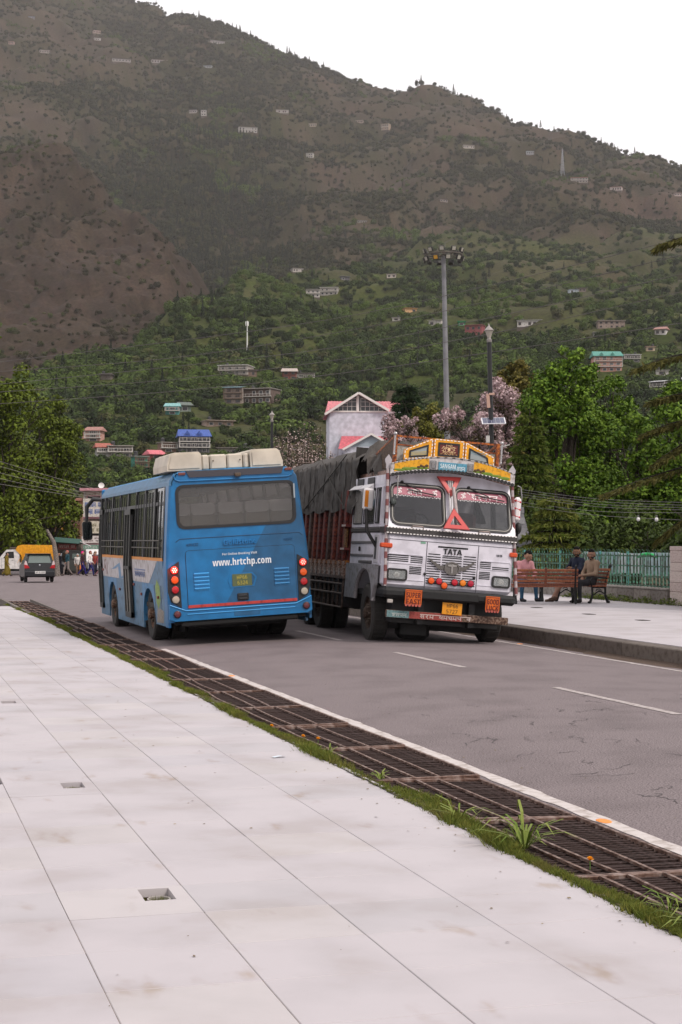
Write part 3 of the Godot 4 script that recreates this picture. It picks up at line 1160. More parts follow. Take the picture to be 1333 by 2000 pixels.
func hill_trees() -> void:
	var rng := RandomNumberGenerator.new()
	rng.seed = 77
	var places := [[], [], [], [], []]
	var tints := [PackedColorArray(), PackedColorArray(), PackedColorArray(), PackedColorArray(), PackedColorArray()]
	var lots := {}
	for q in house_list():
		lots[Vector2i(floori(q[0] / 40.0), floori(q[1] / 40.0))] = lots.get(Vector2i(floori(q[0] / 40.0), floori(q[1] / 40.0)), []) + [q]
	for q in 200000:
		var a := deg_to_rad(rng.randf_range(1.0, 30.5))
		var r := sqrt(rng.randf_range(330.0 * 330.0, 3430.0 * 3430.0)) if rng.randf() < 0.62 else rng.randf_range(330.0, 2000.0)
		var x := r * sin(a)
		var z := -r * cos(a)
		var k := hill_kind(x, z)
		var h := hill(x, z)
		var g := cover(x, z, h, k)
		if rng.randf() > g * g * 0.95 + 0.05:
			continue
		var lot := beside_house(lots, x, z)
		if lot == 2 or pow((x - 207.0) / 20.0, 2.0) + pow((z + 1076.0) / 26.0, 2.0) < 1.0:
			continue
		var az := rad_to_deg(a)
		var pine := k == 0 and rng.randf() < 0.45 * exp(-pow((az - 11.0) / 3.5, 2.0)) * (1.0 - smoothstep(500.0, 720.0, h))
		if k >= 2 and rng.randf() < 0.03 or k == 0 and rng.randf() < 0.07:
			pine = true
		var s := rng.randf_range(1.6, 4.8) * (0.75 + 0.5 * g)
		if k >= 2:
			s = rng.randf_range(1.5, 4.4)
		if k == 1:
			s = rng.randf_range(0.8, 3.0)
		if lot == 1:
			s *= 0.5
		var v := rng.randi_range(0, 3)
		var c := Color(0.019, 0.025, 0.011).lerp(Color(0.055, 0.058, 0.026), rng.randf())
		if k == 2 or k == 3:
			c = Color(0.016, 0.028, 0.009).lerp(Color(0.078, 0.115, 0.026), rng.randf() * rng.randf() * 1.3)
		if k == 1:
			c = Color(0.03, 0.028, 0.014).lerp(Color(0.05, 0.045, 0.024), rng.randf())
		var fresh := nz_b.get_noise_2d(x * 1.3 + 77.0, z * 1.3 - 40.0)
		if fresh > 0.18 and k != 0 or fresh > 0.34:
			c = c.lerp(Color(0.07, 0.11, 0.018), clampf((fresh - 0.15) * 2.5, 0, 0.8))
		if rng.randf() < 0.06:
			c = c.lerp(Color(0.09, 0.085, 0.035), 0.6)
		var wide := Vector3(s, s * rng.randf_range(0.8, 1.25), s)
		if pine:
			v = 4
			c = Color(0.01, 0.017, 0.009).lerp(Color(0.022, 0.03, 0.014), rng.randf())
			wide = Vector3(s * 0.85, s * 0.85, s * 0.85)
		places[v].append(Transform3D(Basis(Vector3.UP, rng.randf() * TAU).scaled_local(wide), Vector3(x, h - 0.15 * s, z)))
		tints[v].append(c)
	# trees along the skyline
	var crest: PackedVector3Array = ridges[0][0]
	for q in 1500:
		var i := rng.randi_range(0, crest.size() - 2)
		var p := crest[i].lerp(crest[i + 1], rng.randf())
		var x := p.x + rng.randfn(0, 22)
		var z := p.z + rng.randfn(0, 22)
		if nz_b.get_noise_2d(x * 2.0, z * 2.0) < -0.1:
			continue
		var s := rng.randf_range(2.5, 6.5)
		var v := 4 if rng.randf() < 0.18 else rng.randi_range(0, 3)
		places[v].append(Transform3D(Basis(Vector3.UP, rng.randf() * TAU).scaled_local(Vector3(s, s * (1.1 if v == 4 else rng.randf_range(0.9, 1.4)), s)), Vector3(x, hill(x, z) - 0.2, z)))
		tints[v].append(Color(0.03, 0.036, 0.022).lerp(Color(0.05, 0.055, 0.03), rng.randf()))
	for v in 5:
		var o := scatter("hillside_wood", flake_crown(100 + v, 330 if v < 4 else 320, 1.1 if v < 4 else 2.4, v == 4), VC(0.85), places[v], tints[v])
		tag(o, "conifers massed in the mountain gully" if v == 4 else "scrub and broadleaf trees covering the mountain slopes", "woodland")
	print("hill trees ", places[0].size() * 4, " pines ", places[4].size())


# no tree stands on a house or close in front of it
func beside_house(lots: Dictionary, x: float, z: float) -> int:
	for i in [-1, 0, 1]:
		for j in [-1, 0, 1]:
			for q in lots.get(Vector2i(floori(x / 40.0) + i, floori(z / 40.0) + j), []):
				var out := Vector2(-q[0], -q[1]).normalized()
				var d := Vector2(x - q[0], z - q[1])
				var along := d.dot(out)
				if along > -8.0 and along < 30.0 and absf(d.dot(Vector2(-out.y, out.x))) < q[2] * 0.5 + 3.0:
					return 2 if along < 9.0 else 1
	return 0


func house_list() -> Array:
	return [
		[258.4, -990.5, 8.3, 4.8, 2, "c9c4c0", "a9a5a0", 0, "white two-storey house with dark openings, left of a pair on the middle slope"],
		[277.4, -1022.5, 11.3, 5.0, 2, "b9b3ad", "d6d2cc", 0, "pale house with a long white roof slab, right of a pair on the middle slope"],
		[126.2, -602.3, 11.1, 3.5, 2, "a8a19b", "d0ccc8", 0, "grey two-storey house with white roof slab and verandah posts above the bus"],
		[132.1, -600.6, 5.4, 2.5, 1, "6f5a4e", "5c4a41", 0, "low brown shed against the grey house with white roof slab"],
		[149.4, -608.3, 5.5, 3.3, 2, "7a4038", "b9aaa2", 1, "dark red brick house with pale sloping roof above the blossom trees"],
		[159.0, -621.2, 6.8, 3.0, 2, "84817c", "6f6963", 0, "grey concrete frame house right of the dark red brick one"],
		[112.1, -534.9, 6.1, 5.5, 3, "9d9088", "6d8a94", 2, "three-level house with stepped terraces and bluish roof on the green slope"],
		[119.8, -532.7, 9.9, 5.1, 2, "5c4b43", "a39c95", 0, "wide dark timber house with two deep verandahs beside the terraced one"],
		[86.9, -507.7, 4.2, 2.9, 2, "4f9c9a", "7fb3b0", 1, "small turquoise and orange house among the trees"],
		[91.8, -512.6, 3.9, 2.3, 1, "7f8f86", "5f6a62", 1, "low greenish house just right of the turquoise one"],
		[96.6, -480.2, 8.3, 1.7, 1, "a58e80", "9b8a7e", 0, "long unfinished house with low pinkish walls below the dark timber house"],
		[79.4, -429.1, 7.9, 4.6, 3, "57585e", "3a5aa8", 1, "dark three-storey house under a bright blue metal roof"],
		[72.8, -431.0, 4.1, 2.7, 2, "8a6a5a", "8d857c", 0, "unfinished brick house left of the blue roofed house"],
		[53.5, -470.5, 4.4, 2.8, 2, "c08d80", "98665a", 0, "pink house with arched balcony, behind the left tree"],
		[56.8, -463.4, 4.3, 3.3, 3, "c9968a", "a5766a", 1, "taller pink house with stepped gable beside the other pink one"],
		[55.3, -426.5, 4.0, 2.8, 2, "d2d0cf", "a85a48", 1, "white house under a rusty red roof on the lower left slope"],
		[59.2, -425.5, 6.1, 2.9, 2, "8b8680", "9c958d", 0, "unfinished grey concrete house with open upper floor"],
		[59.9, -394.2, 3.2, 3.7, 3, "3f9a84", "7d857c", 0, "turquoise green house with white balcony rails behind the bus"],
		[66.9, -414.0, 3.6, 2.2, 1, "c46a68", "d8707a", 1, "low house with a coral red roof behind the bus"],
		[90.2, -429.2, 8.8, 1.6, 1, "b8b0aa", "7d766f", 0, "long low pale house with a row of windows behind the bus roof unit"],
		[76.3, -585.1, 4.0, 2.0, 1, "7c736c", "8a827c", 0, "lone grey hut at the foot of the bare spur"],
		[108.8, -430.2, 5.5, 1.7, 1, "9a8f88", "7a6b62", 0, "low grey house behind the sparse blossom tree"],
		[261.7, -710.3, 8.0, 5.2, 2, "8a3f44", "9a5a55", 0, "dark red two-storey house with a pink balcony rail behind the lamp post"],
		[279.9, -776.6, 3.6, 2.3, 1, "2f9d62", "35a86c", 0, "small bright green hut left of the dark red house"],
		[310.6, -761.8, 12.3, 3.1, 1, "c9c6c4", "b5b2b0", 0, "long white house on the slope right of the lamp post"],
		[267.9, -783.1, 6.7, 2.8, 1, "c8c4c0", "b4afa6", 0, "small white house with a yellow base beside the tall mast"],
		[271.9, -586.5, 10.8, 6.4, 3, "c58f7f", "4f9486", 1, "big pink and orange house with green roof and red balconies above the right trees"],
		[291.4, -605.8, 6.6, 2.9, 2, "6d6a6a", "b9b9bb", 0, "dark grey house with pale roof edges right of the green roofed one"],
		[344.8, -687.1, 5.2, 2.8, 1, "d9d6d3", "a57a70", 1, "white house with a pink roof high on the right slope"],
		[309.4, -625.6, 3.6, 1.9, 1, "d6c0a6", "b59a85", 0, "tiny cream house on the right slope"],
		[289.5, -575.3, 4.7, 2.0, 1, "d0cdc8", "a8a49e", 0, "white house with arched openings near the right edge"],
		[258.0, -515.8, 5.3, 3.5, 2, "62605f", "cfcfd0", 2, "dark house with two white stair rails near the solar panel on the right"],
		[337.3, -723.3, 12.8, 3.7, 2, "8a7a70", "a3968c", 0, "long unfinished brick house on the right slope"],
		[325.8, -714.1, 4.1, 2.2, 1, "cfccc9", "9d9a97", 0, "small white house below the long unfinished one"],
		[419.6, -954.8, 5.8, 2.9, 1, "b9c6d6", "8d949a", 0, "small bluish white house on the open right slope"],
		[447.9, -1005.9, 4.8, 2.7, 1, "6b5f57", "5a5049", 0, "small dark hut right of the bluish white house"],
		[481.6, -2201.3, 31.1, 9.9, 2, "d6d2d0", "b5aeaa", 0, "row of white two-storey houses high on the mountain"],
		[548.0, -2275.3, 22.0, 6.6, 1, "b5b0ae", "98928f", 0, "grey white house near the top of the mountain"],
		[534.2, -2066.2, 10.7, 8.7, 2, "d9d7d6", "c0bdbb", 0, "white cube house alone on the wooded upper slope"],
		[592.8, -2275.6, 13.3, 6.6, 1, "c6b4a2", "a79686", 0, "cream house right of the white row high on the mountain"],
		[428.5, -2249.8, 8.6, 10.7, 2, "e2e0e0", "c9c7c7", 0, "narrow bright white house high in the woods"],
		[418.3, -2277.4, 13.0, 6.5, 1, "b3abaa", "8f8886", 0, "grey house beside the narrow bright white one"],
		[346.0, -2482.2, 34.3, 7.0, 1, "9c9698", "6d6668", 0, "long grey row of huts near the mountain top, left one"],
		[423.8, -2603.1, 31.3, 7.4, 1, "a39ea0", "77555a", 0, "long grey row of huts near the mountain top, right one"],
		[493.3, -2556.0, 16.3, 5.7, 1, "aab6bf", "8f989f", 0, "pale blue roofed hut near the mountain top"],
		[339.2, -2728.2, 14.5, 6.8, 1, "c2a79d", "a98c82", 0, "pinkish hut near the top left of the mountain"],
		[332.2, -2665.3, 13.3, 5.0, 1, "d0d0d2", "bcbcc0", 0, "white hut just under the pinkish hut at the mountain top"],
		[230.5, -2717.9, 12.6, 5.9, 1, "8f9bb2", "5f6d8a", 0, "bluish hut in the top left corner"],
		[547.2, -2747.9, 33.3, 8.8, 1, "8d898c", "b4b2b5", 0, "cluster of grey roofs just under the skyline"],
		[183.2, -2521.1, 10.1, 6.2, 1, "b58f88", "9a756e", 0, "small pink hut at the left edge high up"],
		[233.9, -2519.5, 18.8, 6.3, 1, "a89f9d", "8b8381", 0, "grey hut high on the left of the mountain"],
		[705.4, -2287.6, 14.3, 12.8, 2, "b59d84", "9d8a78", 0, "unfinished cream house with open front on the upper right slope"],
		[671.7, -2306.1, 12.8, 6.0, 1, "b8a59a", "94847b", 0, "small cream house left of the unfinished one"],
		[739.7, -2024.1, 18.9, 6.7, 1, "cfc3bd", "a5968f", 0, "white house on the slope above the floodlight mast"],
		[839.3, -2055.4, 12.5, 6.2, 1, "b0bccb", "9aa6b4", 0, "bluish white house close to the skyline"],
		[782.3, -1764.8, 24.0, 8.4, 2, "b0a7a2", "b5655c", 0, "long house with red fronts below the lattice tower"],
		[823.3, -1753.5, 16.8, 6.0, 1, "d0c2bf", "c28a80", 0, "pink and white house near the right skyline"],
		[882.5, -1712.2, 9.5, 5.3, 1, "c9b2ad", "a88d86", 0, "pink hut at the right edge under the skyline"],
		[608.3, -1745.5, 11.6, 5.2, 1, "8d7f78", "786b64", 0, "brown hut on the open slope above the mast"],
		[491.5, -1676.0, 12.0, 3.8, 1, "c6c2be", "9d9894", 0, "low white hut on the middle of the slope"],
		[364.6, -1165.7, 6.9, 2.7, 1, "c9bfb8", "a79d96", 0, "small pale hut left of the mast on the open slope"],
		[320.9, -1137.6, 6.7, 3.3, 1, "5f5f66", "747479", 0, "dark hut right of the white pair of houses"],
		[281.3, -863.1, 6.8, 2.3, 1, "cda06f", "c08a4a", 0, "orange and white hut near the mast"],
		[257.1, -814.0, 4.0, 1.9, 1, "d2cfca", "a9a49c", 0, "tiny white hut below the orange and white one"],
		[357.3, -1422.4, 10.1, 3.7, 1, "b9b3ae", "8d8680", 0, "grey white hut above the pair of white houses"],
	]


func hill_houses() -> void:
	var rng := RandomNumberGenerator.new()
	rng.seed = 5
	for q in house_list():
		var at := Vector3(q[0], hill(q[0], q[1]) - 0.2, q[1])
		var turn := rad_to_deg(atan2(-q[0], -q[1])) + rng.randf_range(-24, 24)
		slope_house(q[8], at, turn, q[2], q[3], q[4], q[5], q[6], q[7], rng)
	var t := thing("antenna_mast", "slim white antenna mast on the green slope above the bus", "mast", Vector3(151, hill(151, -691.6), -691.6))
	var mb := MB.new()
	mb.tube([Vector3(0, -1, 0), Vector3(0, 14, 0)], [0.35, 0.18], 7)
	part("pole", mb, M("c9c8c6", 0.5), t)
	for k in 3:
		mb = MB.new()
		mb.box(Vector3(sin(k * 2.1) * 0.6, 12.8, cos(k * 2.1) * 0.6), Vector3(0.4, 1.9, 0.25), 0.05)
		part("antenna", mb, M("d6d5d3", 0.5), t)
	t = thing("lattice_tower", "grey lattice tower on the skyline above the house with red fronts", "tower", Vector3(846.8, hill(846.8, -1963.8), -1963.8))
	for k in 4:
		mb = MB.new()
		var x := 2.0 if k % 2 else -2.0
		var z := 2.0 if k > 1 else -2.0
		mb.tube([Vector3(x, -2, z), Vector3(x * 0.15, 34, z * 0.15)], [0.35, 0.2], 5)
		part("leg", mb, M("8d9096", 0.6), t)
	for k in 9:
		mb = MB.new()
		var y := 2.0 + k * 3.6
		var w := lerpf(2.0, 0.3, y / 34.0)
		var w2 := lerpf(2.0, 0.3, (y + 3.6) / 34.0)
		mb.tube([Vector3(-w, y, w), Vector3(w2, y + 3.6, w2)], 0.14, 4)
		mb.tube([Vector3(w, y, w), Vector3(-w2, y + 3.6, w2)], 0.14, 4)
		mb.tube([Vector3(-w, y, w), Vector3(w, y, w)], 0.14, 4)
		part("brace", mb, M("8d9096", 0.6), t)


# a house dug into the slope: front at z = 0, open towards +z
func slope_house(label: String, at: Vector3, turn: float, w: float, h: float, floors: int, wall: String, roof: String, kind: int, rng: RandomNumberGenerator) -> void:
	var t := thing("hillside_house", label, "house", at, turn, "houses scattered over the mountain")
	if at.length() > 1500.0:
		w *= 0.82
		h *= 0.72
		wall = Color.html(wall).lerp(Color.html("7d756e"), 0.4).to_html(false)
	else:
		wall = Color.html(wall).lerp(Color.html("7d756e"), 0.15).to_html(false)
	var d := clampf(w * 0.8, 3.5, 9.0)
	var wm := M(wall, 0.9, 0, "grime", 0.12)
	var rm := M(roof, 0.7, 0, "streak", 0.2)
	var fh := h / floors
	var mb := MB.new()
	mb.bx(Vector3(-w / 2, 0, -d), Vector3(w / 2, h, 0))
	part("wall", mb, wm, t)
	mb = MB.new()
	mb.bx(Vector3(-w / 2 - 0.1, -d * 0.6, -d), Vector3(w / 2 + 0.1, -0.004, 0.12))
	part("plinth", mb, M("544b43", 0.95, 0, "grime", 0.15), t)
	var side := -1.0 if rng.randf() < 0.5 else 1.0
	var kinds := rng.randi_range(0, 2)
	var n := clampi(int(w / 2.4), 1, 6)
	var fr := MB.new()
	fr.ring(poly([-0.5, -0.5, 0.5, -0.5, 0.5, 0.5, -0.5, 0.5]), poly([-0.4, -0.42, 0.4, -0.42, 0.4, 0.42, -0.4, 0.42]), 0.0, 0.08)
	var pn := MB.new()
	pn.box(Vector3(0, 0, 0.02), Vector3(0.8, 0.84, 0.02))
	var frm := fr.mesh()
	var pnm := pn.mesh()
	var dark := M("2b2c2f", 0.25)
	var trim := M("b9b4ae" if kinds else "6d5a4c", 0.8)
	for f in floors:
		for i in n:
			if rng.randf() < 0.12:
				continue
			var ww := w / n
			var o := part("window", frm, trim, t, Vector3(-w / 2 + ww * (i + 0.5), fh * (f + 0.5), 0.003))
			o.scale = Vector3(ww * rng.randf_range(0.42, 0.62), fh * 0.52, 1)
			part("pane", pnm, dark, o)
		if f > 0 and (kinds > 0 or floors > 2):
			mb = MB.new()
			mb.bx(Vector3(-w / 2 - 0.2, fh * f - 0.1, 0.003), Vector3(w / 2 + 0.2, fh * f + 0.08, 1.1))
			part("balcony_floor", mb, trim, t)
			mb = MB.new()
			for i in 9:
				var x := lerpf(-w / 2 - 0.15, w / 2 + 0.15, i / 8.0)
				mb.bx(Vector3(x - 0.04, fh * f + 0.08, 1.02), Vector3(x + 0.04, fh * f + 0.85, 1.1))
			mb.bx(Vector3(-w / 2 - 0.2, fh * f + 0.85, 1.0), Vector3(w / 2 + 0.2, fh * f + 0.95, 1.12))
			part("balcony_rail", mb, trim, t)
			mb = MB.new()
			for x in [-w / 2, w / 2]:
				mb.bx(Vector3(x - 0.1, fh * f + 0.09, 0.85), Vector3(x + 0.1, h, 1.0))
			part("balcony_posts", mb, trim, t)
	var roofmb := MB.new()
	if kind == 0:
		roofmb.bx(Vector3(-w / 2 - 0.4, h, -d - 0.3), Vector3(w / 2 + 0.4, h + 0.22, 0.7 if kinds == 0 else 1.3))
		part("roof", roofmb, rm, t)
		if rng.randf() < 0.6:
			mb = MB.new()
			mb.lathe([Vector2(0, 1.5), Vector2(0.4, 1.4), Vector2(0.55, 1.2), Vector2(0.55, 0.22)], 8, Transform3D(Basis(), Vector3(side * w * 0.3, h, -d * 0.4)))
			part("water_tank", mb, M("2a2a2c", 0.6), t)
	elif kind == 1:
		var rh := clampf(d * 0.3, 0.9, 2.2)
		var e := 0.6
		var a := Vector3(-w / 2 - e, h - 0.1, 1.2)
		var b := Vector3(w / 2 + e, h - 0.1, 1.2)
		var c := Vector3(w / 2 + e * 0.3, h + rh, -d / 2)
		var g := Vector3(-w / 2 - e * 0.3, h + rh, -d / 2)
		var a2 := Vector3(-w / 2 - e, h - 0.1, -d - 0.6)
		var b2 := Vector3(w / 2 + e, h - 0.1, -d - 0.6)
		var dn := Vector3.DOWN * 0.15
		var ins := Vector3(0, h, -d / 2)
		for f in [[a, b, c, g], [b2, a2, g, c], [a2, a, g], [b, b2, c], [a + dn, a, b, b + dn], [a2 + dn, a2, a, a + dn], [b + dn, b, b2, b2 + dn], [a + dn, b + dn, b2 + dn, a2 + dn]]:
			roofmb.face(f, ins)
		var o := part("roof", roofmb, rm, t)
		if w > 7.0:
			for x in [-w * 0.25, w * 0.15]:
				mb = MB.new()
				mb.face([Vector3(x - 0.9, h + 0.25, 1.0), Vector3(x + 0.9, h + 0.25, 1.0), Vector3(x, h + 1.3, 1.0)], Vector3(x, h + 0.5, 0))
				mb.face([Vector3(x - 0.9, h + 0.25, 1.0), Vector3(x, h + 1.3, 1.0), Vector3(x, h + 1.3, -1.4)], Vector3(x, h, 0))
				mb.face([Vector3(x + 0.9, h + 0.25, 1.0), Vector3(x, h + 1.3, 1.0), Vector3(x, h + 1.3, -1.4)], Vector3(x, h, 0))
				part("dormer", mb, rm, o)
	else:
		roofmb.face([Vector3(-w / 2 - 0.4, h + 0.05, 1.4), Vector3(w / 2 + 0.4, h + 0.05, 1.4), Vector3(w / 2 + 0.4, h + 0.8, -d), Vector3(-w / 2 - 0.4, h + 0.8, -d)], Vector3(0, h - 2, -d / 2))
		roofmb.bx(Vector3(-w / 2 - 0.4, h - 0.15, 1.25), Vector3(w / 2 + 0.4, h + 0.05, 1.4))
		part("roof", roofmb, rm, t)


# ---------------------------------------------------------------- trees
func broadleaf(t: Node3D, h: float, lobes: Array, count: int, size: float, ca: Color, cb: Color, tr: float, sd: int, leafname := "crown", twigs := true) -> void:
	var rng := RandomNumberGenerator.new()
	rng.seed = sd
	var tk := MB.new()
	var low := 1e9
	for l in lobes:
		low = minf(low, l[1] - l[3])
	var fork := Vector3(0, maxf(0.8, low + 0.4), 0)
	tk.tube([Vector3(0, -0.4, 0), Vector3(0.03, fork.y * 0.5, 0.02), fork, Vector3(0.05, h * 0.75, 0)], [tr * 1.25, tr, tr * 0.85, tr * 0.25], 8)
	if twigs:
		for l in lobes:
			var e := Vector3(l[0], l[1], l[2])
			var m := fork.lerp(e, 0.5) + Vector3(rng.randfn(0, 0.1), 0.1, rng.randfn(0, 0.1))
			tk.tube([fork + Vector3(0, rng.randf_range(-0.3, 0.5), 0), m, e], [tr * 0.45, tr * 0.3, tr * 0.1], 5)
			for q in 3:
				tk.tube([m.lerp(e, rng.randf()), e + Vector3(rng.randfn(), rng.randfn() * 0.8, rng.randfn()) * l[3] * 0.6], [tr * 0.16, tr * 0.05], 4, false)
	part("trunk", tk, M("4c4239", 0.95, 0, "bark", 1.5, 1.5), t)
	var tot := 0.0
	for l in lobes:
		tot += l[3] * l[3]
	var mb := MB.new()
	for l in lobes:
		var c0 := Vector3(l[0], l[1], l[2])
		var n := int(count * l[3] * l[3] / tot)
		var sub := []
		for q in 9:
			sub.append([c0 + Vector3(rng.randfn(), rng.randfn() * 0.85 + 0.15, rng.randfn()).normalized() * l[3] * rng.randf_range(0.45, 0.75), l[3] * rng.randf_range(0.3, 0.5), rng.randf_range(0.8, 1.2)])
		for q in n:
			var s = sub[rng.randi_range(0, 8)]
			var d := Vector3(rng.randfn(), rng.randfn() + 0.35, rng.randfn()).normalized()
			var p: Vector3 = s[0] + d * s[1] * rng.randf_range(0.6, 1.08)
			leaf(mb, rng, p, d, size * rng.randf_range(0.6, 1.3), ca.lerp(cb, clampf(rng.randf() * s[2], 0, 1)))
	part(leafname, mb, VC(0.55, "", 1, 0.3), t)


func leaf(mb: MB, rng: RandomNumberGenerator, p: Vector3, d: Vector3, s: float, c: Color) -> void:
	var nn := (d + Vector3(rng.randfn(), rng.randfn() + 0.5, rng.randfn()) * 0.55).normalized()
	var x := nn.cross(Vector3(rng.randfn(), rng.randfn(), rng.randfn())).normalized()
	var y := nn.cross(x)
	mb.col = c
	var a := p - y * s * 0.5
	var b := p + y * s * 0.5
	var m := nn * s * 0.12
	var l := p - x * s * 0.36 - m
	var r := p + x * s * 0.36 - m
	mb.tri(a, r, b)
	mb.tri(a, b, l)


# boughs that leave the trunk and droop, hung with sprays of needles
func bough(wood: MB, need: MB, rng: RandomNumberGenerator, a: Vector3, b: Vector3, sag: float, wide: float, n: int, nl: float, ca: Color, cb: Color, r := 0.03) -> void:
	var pts := []
	var rr := []
	var d := (b - a)
	var sd := d.cross(Vector3.UP).normalized()
	for i in 6:
		var u := i / 5.0
		pts.append(a + d * u + Vector3.DOWN * sag * u * u + Vector3.UP * sag * 0.5 * u)
		rr.append(r * (1.0 - 0.85 * u))
	wood.tube(pts, rr, 5, false)
	for q in n:
		var u := pow(rng.randf(), 0.75)
		var k := mini(int(u * 5.0), 4)
		var c: Vector3 = pts[k].lerp(pts[k + 1], u * 5.0 - k)
		var w := wide * (0.35 + 0.9 * sin(clampf(u * 1.15, 0, 1) * PI * 0.85)) * rng.randf_range(-1, 1)
		var o := c + sd * w + d.normalized() * absf(w) * 0.5 + Vector3.DOWN * (absf(w) * 0.28 + rng.randf() * 0.05)
		var dir := (sd * signf(w) * 0.5 + d.normalized() * 0.7 + Vector3(rng.randfn() * 0.4, rng.randfn() * 0.35 - 0.35, rng.randfn() * 0.4)).normalized()
		var s := nl * rng.randf_range(0.6, 1.3)
		var x := dir.cross(Vector3(rng.randfn(), rng.randfn(), rng.randfn())).normalized() * s * 0.16
		need.col = ca.lerp(cb, rng.randf())
		need.tri(o - x, o + x, o + dir * s)
		need.tri(o + dir * s * 0.3 - x * 0.8, o + dir * s * 0.3 + x * 0.8 + Vector3.DOWN * s * 0.25, o + dir * s * 1.1 + Vector3.DOWN * s * 0.3)


func conifer(t: Node3D, h: float, rad: float, levels: int, per: int, n: int, nl: float, ca: Color, cb: Color, sd: int, bottom := 0.1, flat := 0.35) -> void:
	var rng := RandomNumberGenerator.new()
	rng.seed = sd
	var wood := MB.new()
	var need := MB.new()
	wood.tube([Vector3(0, -0.4, 0), Vector3(0, h * 0.5, 0), Vector3(0.02, h * 0.97, 0)], [h * 0.018 + 0.05, h * 0.012 + 0.03, 0.015], 7)
	for l in levels:
		var u := l / float(levels)
		var y := lerpf(h * bottom, h * 0.98, u)
		var len := rad * pow(1.0 - u, 0.75) * rng.randf_range(0.8, 1.15) + 0.12
		for k in per:
			var a := TAU * (k + rng.randf() * 0.6) / per + l * 1.3
			var e := Vector3(cos(a) * len, y + len * 0.12, sin(a) * len)
			bough(wood, need, rng, Vector3(0, y, 0), e, len * flat, len * 0.3 + 0.06, int(n * (0.3 + 0.7 * len / rad)), nl, ca, cb, 0.012 + 0.02 * len)
	part("trunk", wood, M("3f342b", 0.95, 0, "bark", 1.5, 1.5), t)
	part("needles", need, VC(0.7, "", 1, 0.3), t)


func lobe_ball(rng: RandomNumberGenerator, c: Vector3, r: Vector3, n: int, s0: float, s1: float) -> Array:
	var out := []
	for i in n:
		var d := Vector3(rng.randfn(), rng.randfn(), rng.randfn()).normalized() * pow(rng.randf(), 0.4)
		out.append([c.x + d.x * r.x, c.y + d.y * r.y, c.z + d.z * r.z, rng.randf_range(s0, s1)])
	return out


